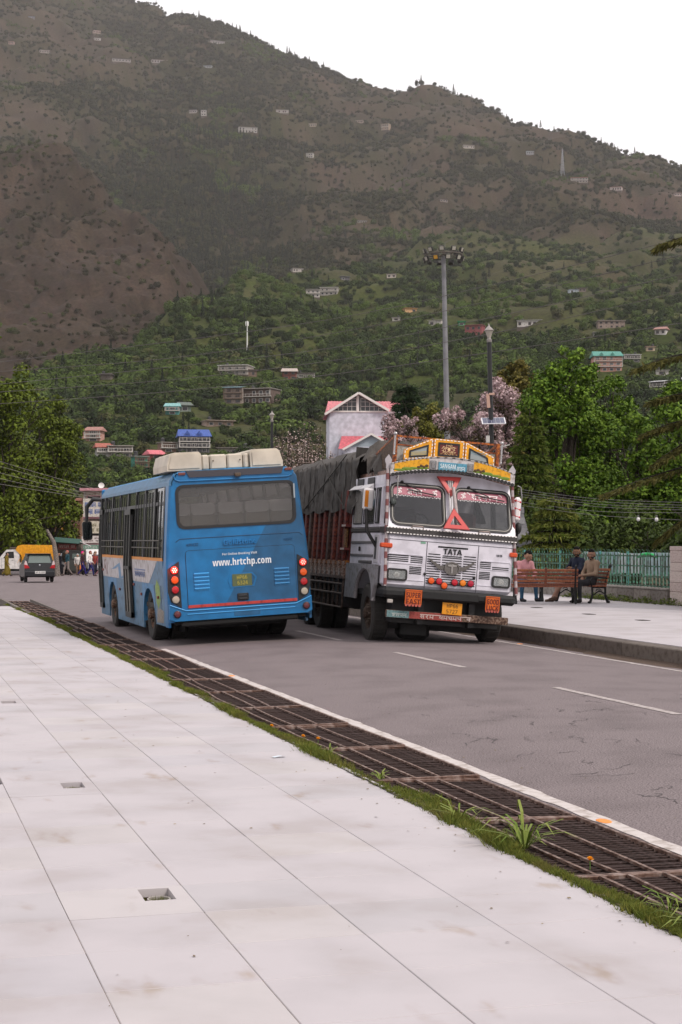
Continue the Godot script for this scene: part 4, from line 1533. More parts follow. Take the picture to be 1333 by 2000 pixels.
func build_trees() -> void:
	var rng := RandomNumberGenerator.new()
	rng.seed = 201
	var t: Node3D
	# the big trees at the left of the street
	var la := Color(0.04, 0.055, 0.006)
	var lb := Color(0.125, 0.165, 0.02)
	t = thing("broadleaf_tree", "big dense olive green tree filling the left edge above the yellow lorry", "tree", Vector3(7.7, gy(-118), -117.5))
	t.scale = Vector3.ONE * 1.42
	broadleaf(t, 11.6, lobe_ball(rng, Vector3(-0.3, 5.4, 0), Vector3(2.7, 4.8, 2.3), 30, 1.1, 1.7), 30000, 0.2, la, lb, 0.3, 1)
	t = thing("broadleaf_tree", "round dense olive green tree right of the biggest one, overhanging the shops", "tree", Vector3(12.1, gy(-126), -126.5))
	t.scale = Vector3.ONE * 1.38
	broadleaf(t, 10.6, lobe_ball(rng, Vector3(0.0, 5.4, 0), Vector3(1.7, 4.1, 1.5), 25, 0.95, 1.45), 24000, 0.2, la, lb * 0.95, 0.25, 2)
	t = thing("broadleaf_tree", "lower dark green tree under the big left one beside the lorry cab", "tree", Vector3(4.9, gy(-121), -122.0))
	t.scale = Vector3.ONE * 1.4
	broadleaf(t, 5.2, lobe_ball(rng, Vector3(1.2, 2.6, 0), Vector3(3.2, 1.7, 1.2), 14, 0.9, 1.3), 12000, 0.2, la * 0.8, lb * 0.7, 0.2, 3)
	# bright broadleaf trees behind the fence on the right
	var ga := Color(0.03, 0.07, 0.006)
	var gb := Color(0.14, 0.22, 0.026)
	var spec := [
		[24.9, -57.3, 8.9, 1.5, 3.0, "tallest bright green tree behind the fence, with two pointed tops", 13000],
		[27.3, -58.6, 8.0, 1.5, 2.8, "bright green tree right of the tallest one behind the fence", 12000],
		[26.9, -63.0, 8.6, 1.4, 2.8, "bright green tree left of the tallest one, beside the pink blossom", 10000],
		[28.0, -54.6, 7.3, 1.5, 2.6, "green tree near the right edge behind the street lamp panel", 11000],
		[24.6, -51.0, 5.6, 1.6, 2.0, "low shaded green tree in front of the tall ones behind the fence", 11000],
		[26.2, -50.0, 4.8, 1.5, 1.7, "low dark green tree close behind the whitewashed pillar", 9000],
	]
	var i := 0
	for s in spec:
		t = thing("broadleaf_tree", s[5], "tree", Vector3(s[0], 0.1, s[1]), 0, "green trees behind the fence")
		var lobes := lobe_ball(rng, Vector3(0, s[2] * 0.52, 0), Vector3(s[3] * 1.1, s[2] * 0.4, s[3]), 16, 0.75, 1.15)
		lobes.append([0.0, s[2] * 0.45, 0.9, 1.0])
		lobes.append([0.1, s[2] * 0.96, 0.0, 0.62])
		lobes.append([-0.55, s[2] * 0.9, 0.2, 0.6])
		lobes.append([0.6, s[2] * 0.86, -0.2, 0.6])
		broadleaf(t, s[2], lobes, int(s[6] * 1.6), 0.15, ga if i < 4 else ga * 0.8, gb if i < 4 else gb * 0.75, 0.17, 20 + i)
		i += 1
	# undergrowth behind the fence
	for b in [[19.4, -47.5, 1.0, "dark shrub behind the fence beside the slate roofed hut"], [20.6, -45.6, 1.2, "dark shrub behind the fence left of the seated men"], [21.8, -44.4, 1.3, "dark shrub behind the fence above the seated men"], [22.6, -42.6, 1.3, "dark shrub behind the middle of the fence"], [23.1, -40.9, 1.3, "dark shrub behind the fence under the hanging bulbs"], [23.6, -39.2, 1.4, "dark shrub behind the fence left of the pillar"], [24.2, -37.6, 1.4, "dark shrub behind the whitewashed pillar"], [22.9, -48.5, 1.6, "tall dark shrub in the shade of the green trees"], [25.4, -43.8, 1.9, "tall dark shrub in the shade near the right edge"], [21.5, -50.5, 1.6, "tall dark shrub between hut and green trees"]]:
		t = thing("shrub", b[3], "shrub", Vector3(b[0], 0.1, b[1]), 0, "shrubs behind the fence")
		broadleaf(t, b[2] * 2.0, lobe_ball(rng, Vector3(0, b[2] * 1.1, 0), Vector3(b[2], b[2] * 0.75, b[2]), 7, b[2] * 0.4, b[2] * 0.6), 2600, 0.15, Color(0.03, 0.045, 0.012), Color(0.07, 0.1, 0.022), 0.05, 40 + int(b[0] * 10))
	# conifers
	t = thing("conifer", "yellow green conifer with drooping boughs beside the pink blossom", "tree", Vector3(22.0, 0.1, -54.0))
	conifer(t, 6.5, 1.35, 17, 8, 120, 0.2, Color(0.045, 0.075, 0.014), Color(0.12, 0.145, 0.03), 61, 0.08, 0.55)
	t = thing("conifer", "small yellow green conifer with layered drooping boughs close behind the fence", "tree", Vector3(19.9, 0.1, -46.8))
	conifer(t, 3.3, 1.35, 8, 8, 170, 0.17, Color(0.06, 0.085, 0.014), Color(0.15, 0.16, 0.035), 62, 0.15, 0.5)
	t = thing("conifer", "dark flat branched cedar behind the pink roofed building", "tree", Vector3(38.4, gy(-119), -119))
	conifer(t, 15.0, 2.3, 13, 6, 130, 0.5, Color(0.012, 0.026, 0.012), Color(0.035, 0.055, 0.022), 63, 0.4, 0.25)
	# olive, yellow green and blossom trees
	t = thing("broadleaf_tree", "olive brown tree rising behind the pink blossom and the street lamp", "tree", Vector3(33.2, gy(-84), -84.5))
	broadleaf(t, 13.0, lobe_ball(rng, Vector3(0, 8.9, 0), Vector3(2.3, 2.9, 1.9), 15, 0.75, 1.2), 11000, 0.24, Color(0.06, 0.055, 0.013), Color(0.15, 0.125, 0.03), 0.2, 70)
	t = thing("broadleaf_tree", "yellowish green tree left of the tall mast", "tree", Vector3(29.4, gy(-87), -87.2))
	broadleaf(t, 11.4, lobe_ball(rng, Vector3(0, 8.2, 0), Vector3(1.2, 2.6, 0.9), 12, 0.6, 0.9), 6000, 0.18, Color(0.07, 0.075, 0.014), Color(0.17, 0.165, 0.035), 0.15, 71)
	var pa := Color(0.28, 0.185, 0.19)
	var pb := Color(0.55, 0.42, 0.43)
	for b in [[25.4, -67.6, 9.7, 2.2, 2.6, 18, 17000, "pink blossom tree round and full behind the lorry and the street lamp"], [25.9, -80.0, 9.2, 1.3, 1.6, 9, 8000, "pale pink blossom tree between the pink roofed building and the mast"]]:
		t = thing("blossom_tree", b[7], "tree", Vector3(b[0], gy(b[1]), b[1]), 0, "blossom trees behind the lorry")
		var lobes := lobe_ball(rng, Vector3(0, b[2] - b[4] * 1.1, 0), Vector3(b[3] * 0.8, b[4] * 0.85, b[3] * 0.8), b[5], 0.5, 0.85)
		broadleaf(t, b[2] * 0.9, lobes, b[6], 0.115, pa, pb, 0.14, 80 + b[5], "blossom")
		var mb := MB.new()
		for l in lobes:
			for q in 170:
				var d := Vector3(rng.randfn(), rng.randfn(), rng.randfn()).normalized()
				leaf(mb, rng, Vector3(l[0], l[1] - 0.25, l[2]) + d * l[3] * rng.randf_range(0.3, 0.95), d, 0.13, Color(0.05, 0.05, 0.02).lerp(Color(0.1, 0.075, 0.05), rng.randf()))
		part("leaves", mb, VC(0.6, "", 1, 0.3), t)
	var j := 0
	for b in [[18.6, -76.6, 7.7, "bare twiggy tree with sparse pale blossom, left of the pink roofed building"], [20.1, -78.3, 8.1, "bare twiggy tree with pale blossom against the pink roofed building"], [21.6, -79.5, 7.2, "small twiggy blossom tree in front of the pink roofed building wall"], [19.3, -75.6, 7.2, "twiggy blossom tree in front of the other twiggy ones"]]:
		t = thing("blossom_tree", b[3], "tree", Vector3(b[0], gy(b[1]), b[1]), 0, "sparse blossom trees behind the lorry")
		var wood := MB.new()
		var fl := MB.new()
		wood.tube([Vector3(0, -0.3, 0), Vector3(0, b[2] * 0.45, 0)], [0.1, 0.07], 6)
		for q in 46:
			var a := rng.randf() * TAU
			var o := rng.randf_range(0.15, 1.15)
			var y0: float = rng.randf_range(0.3, 0.6) * b[2]
			var e := Vector3(cos(a) * o, b[2] * rng.randf_range(0.72, 1.0) - o * 0.4, sin(a) * o)
			var m := Vector3(cos(a) * o * 0.7, (y0 + e.y) * 0.5, sin(a) * o * 0.7)
			wood.tube([Vector3(0, y0, 0), m, e], [0.035, 0.02, 0.008], 4, false)
			for k in 24:
				var u := rng.randf()
				var p := m.lerp(e, u) + Vector3(rng.randfn(0, 0.09), rng.randfn(0, 0.12), rng.randfn(0, 0.09))
				leaf(fl, rng, p, Vector3.UP, rng.randf_range(0.07, 0.14), Color(0.36, 0.27, 0.25).lerp(Color(0.62, 0.5, 0.47), rng.randf()) if rng.randf() < 0.6 else Color(0.13, 0.1, 0.06))
		part("trunk", wood, M("574a40", 0.95, 0, "bark", 1.5), t)
		part("blossom", fl, VC(0.6, "", 1, 0.4), t)
		j += 1
	# trees that close the view behind the town
	for b in [[12.5, -170, 9, 3.2, "dark tree behind the shops at the end of the street"], [24, -165, 9, 3.5, "dark tree behind the buildings at the end of the street, left one"], [32, -172, 8, 3.5, "dark tree left of the pink roofed building, beyond it"], [58, -150, 9, 4.0, "dark tree behind the pink blossom, beyond the park"], [66, -130, 11, 4.5, "dark tree beyond the park, behind the green trees"], [50, -176, 8, 4.0, "dark tree right behind the pink roofed building"]]:
		t = thing("broadleaf_tree", b[4], "tree", Vector3(b[0], gy(b[1]), b[1]), 0, "trees beyond the park")
		broadleaf(t, b[2], lobe_ball(rng, Vector3(0, b[2] * 0.5, 0), Vector3(b[3], b[2] * 0.3, b[3]), 9, b[3] * 0.4, b[3] * 0.6), 3500, 0.4, Color(0.025, 0.036, 0.014), Color(0.06, 0.075, 0.025), 0.25, 90 + int(b[0]))
	# the cedar just outside the right edge
	t = thing("cedar", "dark cedar whose drooping boughs reach in from the right edge", "tree", Vector3(17.05, 0.25, -32.5), -15.6)
	var wood := MB.new()
	var need := MB.new()
	wood.tube([Vector3(0.25, -0.3, 0), Vector3(0.2, 5, 0), Vector3(0.1, 7.5, 0), Vector3(0.05, 8.6, 0)], [0.2, 0.16, 0.1, 0.03], 9)
	for b in [[8.2, -0.75, 8.05, 0.1, 0.3], [5.65, -1.25, 5.35, 0.1, 0.26], [4.75, -1.0, 4.6, 0.3, 0.12], [4.2, -1.0, 3.95, -0.2, 0.2], [3.2, -1.95, 2.6, 0.1, 0.26], [3.8, -0.8, 3.3, 0.1, 0.3], [2.2, -0.7, 1.6, -0.3, 0.2]]:
		bough(wood, need, rng, Vector3(0.2, b[0], 0), Vector3(b[1], b[2], b[3]), 0.2, b[4] * 0.8, 400, 0.13, Color(0.04, 0.042, 0.013), Color(0.11, 0.1, 0.03), 0.025)
	for l in 8:
		var y := 1.5 + l * 0.75
		for k in 4:
			var a := -1.3 + k * 0.7 + rng.randf() * 0.4
			var ln := 2.2 * (1.1 - y / 13.0)
			bough(wood, need, rng, Vector3(0.2, y, 0), Vector3(0.2 + cos(a) * ln, y - 0.3, sin(a) * ln), 0.3, 0.35, 260, 0.2, Color(0.03, 0.035, 0.012), Color(0.075, 0.075, 0.025), 0.03)
	part("trunk", wood, M("3a3028", 0.95, 0, "bark", 1.5, 1.5), t)
	part("needles", need, VC(0.75, "", 1, 0.25), t)
	# thin leaning dead stem left of the cedar
	var ds := MB.new()
	ds.tube([Vector3(0, -0.2, 0), Vector3(-0.12, 1.2, 0), Vector3(-0.35, 2.6, 0.1)], [0.045, 0.035, 0.015], 6)
	ds.tube([Vector3(-0.12, 1.2, 0), Vector3(0.15, 1.7, 0.1)], [0.02, 0.008], 5)
	ds.tube([Vector3(-0.25, 2.0, 0.05), Vector3(-0.7, 2.35, 0)], [0.018, 0.006], 5)
	solo("dead_stem", ds, M("4b3f35", 0.95, 0, "bark", 2.0), "thin leaning dead stem behind the fence left of the pillar", "tree", Vector3(20.3, 0.2, -38.3), -15)
	# spray of bright leaves at the left edge
	var mb := MB.new()
	var br := MB.new()
	br.tube([Vector3(-1.2, -0.1, 0), Vector3(-0.3, 0.1, 0), Vector3(0.05, 0.0, 0)], [0.03, 0.015, 0.005], 5)
	for q in 60:
		leaf(mb, rng, Vector3(rng.randf_range(-0.9, 0.0), rng.randfn(0, 0.3), rng.randfn(0, 0.2)), Vector3.UP, rng.randf_range(0.08, 0.16), Color(0.08, 0.13, 0.015).lerp(Color(0.16, 0.24, 0.03), rng.randf()))
	t = thing("leafy_branch", "bright green leafy twig reaching in at the left edge", "branch", Vector3(2.02, 5.55, -30.5), -10)
	part("twig", br, M("4c4239", 0.95), t)
	part("leaves", mb, VC(0.5, "", 1, 0.5), t)


# ---------------------------------------------------------------- the blue bus
func bus_half(y: float) -> float:
	if y < 1.46:
		return 1.2
	if y < 2.72:
		return lerpf(1.2, 1.07, (y - 1.46) / 1.26)
	return lerpf(1.07, 0.97, (y - 2.72) / 0.14)


# a panel on the bus side: between z0..z1 and y0..y1, «off» proud of the skin, «th» thick; side -1 is the kerb side
func skin(mb: MB, z0: float, z1: float, y0: float, y1: float, off := 0.0, th := 0.03, side := -1.0) -> void:
	var a := bus_half(y0)
	var b := bus_half(y1)
	var p := []
	for d in [off, off - th]:
		p.append([Vector3(side * (a + d), y0, z0), Vector3(side * (a + d), y0, z1), Vector3(side * (b + d), y1, z1), Vector3(side * (b + d), y1, z0)])
	var c: Vector3 = (p[0][0] + p[0][2] + p[1][0] + p[1][2]) / 4.0
	mb.face(p[0], c)
	mb.face(p[1], c)
	for i in 4:
		var j := (i + 1) % 4
		mb.face([p[0][i], p[0][j], p[1][j], p[1][i]], c)


# a flat print on the kerb side, points as z,y pairs
func print_side(mb: MB, zy: Array, off: float) -> void:
	var ix := Geometry2D.triangulate_polygon(poly(zy))
	for i in range(0, ix.size(), 3):
		var p := []
		for k in 3:
			var z: float = zy[ix[i + k] * 2]
			var y: float = zy[ix[i + k] * 2 + 1]
			p.append(Vector3(-(bus_half(y) + off), y, z))
		mb.face(p, Vector3(0, p[0].y, p[0].z))


func make_wheel(parent: Node3D, at: Vector3, r: float, w: float, side: float, hub: String, unroll := 0.0) -> void:
	var t := Basis(Vector3.BACK, PI / 2 * -side)
	var mb := MB.new()
	mb.lathe([Vector2(r * 0.58, -w / 2), Vector2(r * 0.9, -w / 2), Vector2(r * 0.985, -w * 0.4), Vector2(r, -w * 0.2), Vector2(r, w * 0.2), Vector2(r * 0.985, w * 0.4), Vector2(r * 0.9, w / 2), Vector2(r * 0.6, w / 2 - 0.015), Vector2(r * 0.56, w / 2 - 0.03)], 28, Transform3D(t, Vector3.ZERO))
	for k in 28:
		var a := TAU * k / 28.0
		mb.box(Vector3(0, cos(a) * r, sin(a) * r), Vector3(w * 0.66, 0.014, 0.05), 0, Basis(Vector3.RIGHT, a))
	var o := part("wheel", mb, M("2a2826", 0.9, 0, "grime", 2.0), parent, at, Vector3(0, 0, unroll))
	mb = MB.new()
	var d := w / 2
	mb.lathe([Vector2(r * 0.57, d - 0.03), Vector2(r * 0.55, d - 0.07), Vector2(r * 0.4, d - 0.08), Vector2(r * 0.33, d - 0.05), Vector2(r * 0.2, d - 0.045), Vector2(r * 0.19, d + 0.03), Vector2(r * 0.13, d + 0.05), Vector2(0, d + 0.05)], 20, Transform3D(t, Vector3.ZERO))
	part("rim", mb, M(hub, 0.75, 0.2, "rust", 3.0), o)
	mb = MB.new()
	for k in 8:
		var a := TAU * k / 8.0
		mb.box(Vector3(side * (d - 0.03), cos(a) * r * 0.28, sin(a) * r * 0.28), Vector3(0.05, 0.03, 0.03), 0.005, Basis(Vector3.RIGHT, a))
	var nuts := part("wheel_nuts", mb, M("5a4f46", 0.7, 0.4), o)
	nuts.set_meta("kind", "stuff")


func round_lamp(called: String, parent: Node3D, at: Vector3, r: float, mat: Material) -> void:
	var mb := MB.new()
	mb.lathe([Vector2(r, 0.0), Vector2(r, 0.02), Vector2(r * 0.8, 0.034), Vector2(0, 0.04)], 18, Transform3D(Basis(Vector3.RIGHT, PI / 2), Vector3.ZERO))
	var o := part(called, mb, mat, parent, at)
	mb = MB.new()
	mb.lathe([Vector2(r * 1.18, 0.0), Vector2(r * 1.18, 0.018), Vector2(r * 1.01, 0.022)], 18, Transform3D(Basis(Vector3.RIGHT, PI / 2), Vector3.ZERO))
	part("bezel", mb, M("1b1c1e", 0.4), o)


func build_bus() -> void:
	var t := thing("bus", "blue city bus seen from behind, passing the lorry, with a lit tail lamp", "bus", Vector3(5.68, 0.035, -26.3))
	t.rotation.z = deg_to_rad(3.35)
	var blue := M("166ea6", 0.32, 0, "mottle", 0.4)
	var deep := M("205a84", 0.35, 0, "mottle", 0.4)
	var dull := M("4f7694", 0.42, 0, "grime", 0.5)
	var white := M("b9b4b6", 0.5, 0, "grime", 0.45)
	var black := M("17181a", 0.45)
	var rubber := M("1d1d1e", 0.6)
	var cream := M("c8beae", 0.6, 0, "mottle", 0.25)
	var L := -8.55
	var mb := MB.new()
	# --- rear wall in two blues
	var shape := PackedVector2Array()
	for y in [0.46, 0.9, 1.3, 1.7, 2.1, 2.5, 2.72]:
		shape.append(Vector2(bus_half(y) - 0.035, y))
	shape.append(Vector2(0.95, 2.85))
	for i in range(7, -1, -1):
		shape.append(Vector2(-shape[i].x, shape[i].y))
	var hole := rrect(-0.955, 1.975, 0.985, 2.635, 0.1)
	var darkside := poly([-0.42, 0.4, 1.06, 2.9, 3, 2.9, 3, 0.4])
	var tile := [poly([-2, 0, 2, 0, 2, 1.975, -2, 1.975]), poly([-2, 2.635, 2, 2.635, 2, 4, -2, 4]), poly([-2, 1.975, -0.955, 1.975, -0.955, 2.635, -2, 2.635]), poly([0.985, 1.975, 2, 1.975, 2, 2.635, 0.985, 2.635])]
	var lightmb := MB.new()
	var deepmb := MB.new()
	for q in tile:
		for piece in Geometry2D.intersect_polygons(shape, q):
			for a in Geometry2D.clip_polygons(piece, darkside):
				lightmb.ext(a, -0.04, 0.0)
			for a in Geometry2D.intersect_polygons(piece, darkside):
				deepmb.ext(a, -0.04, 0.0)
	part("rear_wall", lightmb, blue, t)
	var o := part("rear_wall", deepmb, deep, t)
	o.set_meta("label", "darker blue field of the two-tone rear")
	# rounded rear corners
	for s in [-1.0, 1.0]:
		mb = MB.new()
		var pts := []
		for y in [0.44, 0.9, 1.3, 1.7, 2.1, 2.5, 2.72, 2.83]:
			pts.append(Vector3(s * (bus_half(y) - 0.055), y, -0.055))
		mb.tube(pts, 0.056, 10)
		skin(mb, -0.055, -0.33, 0.36, 1.3, 0.0, 0.04, s)
		skin(mb, -0.055, -0.33, 1.3, 2.72, 0.0, 0.04, s)
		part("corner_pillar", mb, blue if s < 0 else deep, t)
	# rear window
	mb = MB.new()
	mb.ring(rrect(-0.985, 1.945, 1.015, 2.665, 0.13), rrect(-0.935, 1.99, 0.965, 2.62, 0.1), -0.02, 0.014)
	o = part("rear_window_frame", mb, rubber, t)
	mb = MB.new()
	mb.ext(rrect(-0.94, 1.985, 0.97, 2.625, 0.1), -0.012, -0.006)
	part("rear_window", mb, glass("4f4b47", 0.36), t)
	mb = MB.new()
	mb.bx(Vector3(0.985, 2.36, 0.015), Vector3(1.01, 2.6, 0.03), 0.005)
	part("wiper_cover", mb, M("9aa3a8", 0.4), t)
	# top of the rear: dark visor, shelf lip, marker lamps, camera
	mb = MB.new()
	mb.ext(poly([-0.74, 2.78, 0.8, 2.78, 0.84, 2.885, -0.79, 2.885]), -0.16, 0.02)
	part("visor", mb, M("3b3940", 0.5), t)
	mb = MB.new()
	mb.tube([Vector3(-1.0, 2.82, 0.0), Vector3(-0.97, 2.75, 0.006), Vector3(-0.9, 2.725, 0.01), Vector3(0.9, 2.725, 0.01), Vector3(0.97, 2.75, 0.006), Vector3(1.0, 2.82, 0.0)], 0.014, 6)
	part("shelf_lip", mb, blue, t)
	for x in [-0.86, 0.92]:
		mb = MB.new()
		mb.box(Vector3(x, 2.845, 0.01), Vector3(0.12, 0.045, 0.03), 0.008)
		part("marker_lamp", mb, M("6d3a33", 0.3), t)
	mb = MB.new()
	mb.box(Vector3(0.06, 2.79, 0.04), Vector3(0.1, 0.06, 0.07), 0.01)
	part("rear_camera", mb, M("4b3d30", 0.5), t)
	# pressed panel line and raised names
	mb = MB.new()
	mb.tube([Vector3(-1.02, 1.74, 0.002), Vector3(-0.95, 1.79, 0.002), Vector3(1.05, 1.79, 0.002), Vector3(1.1, 1.74, 0.002)], 0.007, 5)
	part("panel_groove", mb, M("153f60", 0.5), t)
	letters("lettering", "Goldstone", M("1a6ea8", 0.3), t, Vector3(0.04, 1.695, 0.012), 0.55, 0.085, Vector3.ZERO, "Droid Sans", true, 0.024)
	letters("lettering", "eBUZZ", M("184f78", 0.3), t, Vector3(-0.75, 1.69, 0.006), 0.2, 0.04, Vector3.ZERO, "Droid Sans", true, 0.01)
	letters("lettering", "HRTC", M("184f78", 0.3), t, Vector3(0.86, 1.69, 0.006), 0.15, 0.04, Vector3.ZERO, "Droid Sans", true, 0.01)
	# engine lid
	var lid := rrect(-0.877, 0.66, 0.955, 1.597, 0.06)
	var lo := []
	var lm := MB.new()
	var ld := MB.new()
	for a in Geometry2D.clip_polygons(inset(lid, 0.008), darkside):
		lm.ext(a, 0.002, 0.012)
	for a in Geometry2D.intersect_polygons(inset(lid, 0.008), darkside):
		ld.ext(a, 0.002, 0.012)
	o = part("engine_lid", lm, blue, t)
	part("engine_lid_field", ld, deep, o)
	mb = MB.new()
	mb.ring(lid, inset(lid, 0.008), 0.0, 0.004)
	part("lid_seam", mb, M("0f2c42", 0.6), o)
	letters("small_lettering", "For Online Booking Visit", M("c3ccd4", 0.5), t, Vector3(0.025, 1.497, 0.0145), 0.58, 0.05, Vector3.ZERO, "Droid Sans", true, 0.004)
	letters("web_address", "www.hrtchp.com", M("d8dcdf", 0.5), t, Vector3(0.055, 1.355, 0.0145), 0.98, 0.155, Vector3.ZERO, "Droid Sans", true, 0.004)
	# number plate in its recess
	mb = MB.new()
	mb.ring(poly([-0.2, 1.075, -0.13, 1.175, 0.22, 1.185, 0.29, 1.1, 0.24, 0.955, -0.16, 0.945]), poly([-0.17, 1.07, -0.115, 1.15, 0.205, 1.16, 0.26, 1.095, 0.215, 0.975, -0.14, 0.965]), 0.0, 0.02)
	part("plate_recess", mb, blue, t)
	mb = MB.new()
	mb.box(Vector3(0.04, 1.065, 0.016), Vector3(0.33, 0.205, 0.012), 0.004)
	o = part("number_plate", mb, M("4f5a3c", 0.5), t)
	letters("plate_text", "HP66", M("b3a23c", 0.5), o, Vector3(0.04, 1.11, 0.024), 0.17, 0.062, Vector3.ZERO, "Droid Sans Mono", false, 0.003)
	letters("plate_text", "6324", M("b3a23c", 0.5), o, Vector3(0.045, 1.022, 0.024), 0.17, 0.062, Vector3.ZERO, "Droid Sans Mono", false, 0.003)
	# louvres
	for x in [-0.63, 0.71]:
		for i in 5:
			mb = MB.new()
			mb.box(Vector3(x, 0.965 + i * 0.06, 0.02), Vector3(0.25, 0.036, 0.03), 0.006, Basis(Vector3.RIGHT, 0.5))
			mb.box(Vector3(x, 0.938 + i * 0.06, 0.013), Vector3(0.25, 0.01, 0.006))
			part("louvre", mb, M("3a8fc9", 0.32) if x < 0 else M("3579ab", 0.32), t)
	mb = MB.new()
	mb.box(Vector3(0.04, 0.79, 0.02), Vector3(0.19, 0.12, 0.03), 0.012)
	o = part("lid_handle", mb, black, t)
	mb = MB.new()
	mb.box(Vector3(0.04, 0.815, 0.04), Vector3(0.13, 0.025, 0.015), 0.004)
	mb.box(Vector3(0.04, 0.765, 0.04), Vector3(0.13, 0.025, 0.015), 0.004)
	part("handle_grip", mb, M("2e3134", 0.4), o)
	mb = MB.new()
	mb.bx(Vector3(-0.872, 0.662, 0.0125), Vector3(0.95, 0.708, 0.016))
	part("red_stripe", mb, M("b0352f", 0.5, 0, "grime", 1.0), t)
	# bumper
	mb = MB.new()
	var bp := poly([-1.19, 0.5, -1.1, 0.46, 1.1, 0.46, 1.19, 0.5, 1.19, 0.74, 1.1, 0.7, 0.93, 0.635, -0.93, 0.635, -1.1, 0.7, -1.19, 0.74])
	mb.ext(bp, -0.08, 0.045)
	o = part("bumper", mb, blue, t)
	mb = MB.new()
	mb.tube([Vector3(-1.18, 0.73, 0.047), Vector3(-1.08, 0.69, 0.05), Vector3(-0.92, 0.625, 0.05), Vector3(0.92, 0.625, 0.05), Vector3(1.08, 0.69, 0.05), Vector3(1.18, 0.73, 0.047)], 0.012, 6)
	mb.tube([Vector3(-0.9, 0.565, 0.047), Vector3(0.9, 0.565, 0.047)], 0.01, 6)
	part("bumper_rib", mb, M("3a8fc9", 0.3), o)
	mb = MB.new()
	mb.box(Vector3(0.09, 0.55, 0.047), Vector3(0.44, 0.13, 0.006), 0.002)
	part("tow_cover", mb, deep, o)
	for x in [-1.065, 1.09]:
		round_lamp("fog_lamp", t, Vector3(x, 0.575, 0.047), 0.052, M("5a2a30", 0.25))
	# tail lamps
	for s in [-1.0, 1.0]:
		mb = MB.new()
		mb.ext(poly([s * 0.99, 1.43, s * 1.185, 1.31, s * 1.195, 0.95, s * 1.15, 0.78, s * 0.98, 0.67]), 0.0, 0.022)
		part("lamp_cluster", mb, M("1f1f21", 0.35), t)
		var x: float = s * 1.075
		round_lamp("stop_lamp", t, Vector3(x, 1.293, 0.022), 0.06, glow("e8281e", 0.9 if s < 0 else 0.5))
		round_lamp("turn_lamp", t, Vector3(x, 1.128, 0.022), 0.06, M("d4561c", 0.2))
		round_lamp("tail_lamp", t, Vector3(x, 0.972, 0.022), 0.06, M("a81f26", 0.2))
		round_lamp("reverse_lamp", t, Vector3(x, 0.812, 0.022), 0.06, M("a69c8c", 0.2))
		for k in 7:
			var a := TAU * k / 6.0
			var c := Vector3(x, 1.293, 0.062) + (Vector3(cos(a), sin(a), 0) * 0.033 if k < 6 else Vector3.ZERO)
			mb = MB.new()
			mb.ball(c, Vector3.ONE * 0.011, 8, 5)
			part("lamp_led", mb, glow("ffb8a8", 1.6 if s < 0 else 0.8), t)
	var om := OmniLight3D.new()
	om.name = "stop_light"
	om.position = Vector3(-1.075, 1.293, 0.12)
	om.light_color = Color(1, 0.2, 0.15)
	om.light_energy = 0.06
	om.light_size = 0.06
	om.omni_range = 6.0
	om.shadow_enabled = true
	t.add_child(om)
	# --- kerb side
	var zr := -0.33
	mb = MB.new()
	skin(mb, 0.0, L, 2.66, 2.72, 0.0, 0.05)
	skin(mb, 0.0, L, 2.72, 2.85, 0.0, 0.05)
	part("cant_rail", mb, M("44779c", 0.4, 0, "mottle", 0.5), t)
	mb = MB.new()
	skin(mb, zr, -8.0, 1.44, 1.49, 0.004)
	part("orange_stripe", mb, M("c47a1a", 0.5), t)
	# lower panels between arches
	var cuts := [[zr, -1.32], [-2.68, -5.98], [-7.24, L]]
	for c in cuts:
		mb = MB.new()
		skin(mb, c[0], c[1], 0.37 if c[0] > -1.0 else 0.24, 1.04)
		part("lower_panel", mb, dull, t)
	for c in [-2.0, -6.61]:
		mb = MB.new()
		for k in 12:
			var a0 := PI * k / 12.0
			var a1 := PI * (k + 1) / 12.0
			var z0: float = c + cos(a0) * 0.68
			var z1: float = c + cos(a1) * 0.68
			var y0 := 0.36 + sin(a0) * 0.6
			var y1 := 0.36 + sin(a1) * 0.6
			mb.face([Vector3(-1.2, y0, z0), Vector3(-1.2, 1.04, z0), Vector3(-1.2, 1.04, z1), Vector3(-1.2, y1, z1)], Vector3(0, 0.8, c))
			mb.face([Vector3(-1.2, y0, z0), Vector3(-1.2, y1, z1), Vector3(-0.75, y1, z1), Vector3(-0.75, y0, z0)], Vector3(-1, 3, c))
		part("wheel_arch", mb, M("3f7fae", 0.4, 0, "grime", 0.6), t)
		mb = MB.new()
		mb.bx(Vector3(-0.76, 0.2, c - 0.7), Vector3(-0.72, 1.0, c + 0.7))
		part("arch_back", mb, black, t)
	mb = MB.new()
	skin(mb, zr, -8.0, 1.04, 1.3)
	skin(mb, zr, -8.0, 1.3, 1.44)
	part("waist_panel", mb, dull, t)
	mb = MB.new()
	print_side(mb, [-0.85, 1.44, -7.95, 1.44, -7.95, 1.05, -1.85, 1.045], 0.003)
	part("white_field", mb, white, t)
	mb = MB.new()
	print_side(mb, [-5.35, 1.36, -6.6, 1.21, -6.0, 1.23, -5.6, 1.28, -5.55, 1.05, -5.2, 1.05], 0.006)
	print_side(mb, [-4.9, 1.13, -5.4, 1.05, -4.95, 1.06], 0.006)
	part("bird_print", mb, M("5f86a8", 0.5), t)
	mb = MB.new()
	print_side(mb, [-0.75, 1.02, -1.0, 1.13, -1.2, 1.0, -1.15, 0.75, -0.95, 0.62, -0.7, 0.8], 0.004)
	part("leaf_print", mb, M("7f9a4a", 0.5, 0, "grime", 1.5), t)
	mb = MB.new()
	print_side(mb, [-0.45, 0.62, -1.05, 0.66, -1.2, 0.4, -0.5, 0.42], 0.004)
	part("lake_print", mb, M("8a8178", 0.5, 0, "grime", 1.5), t)
	mb = MB.new()
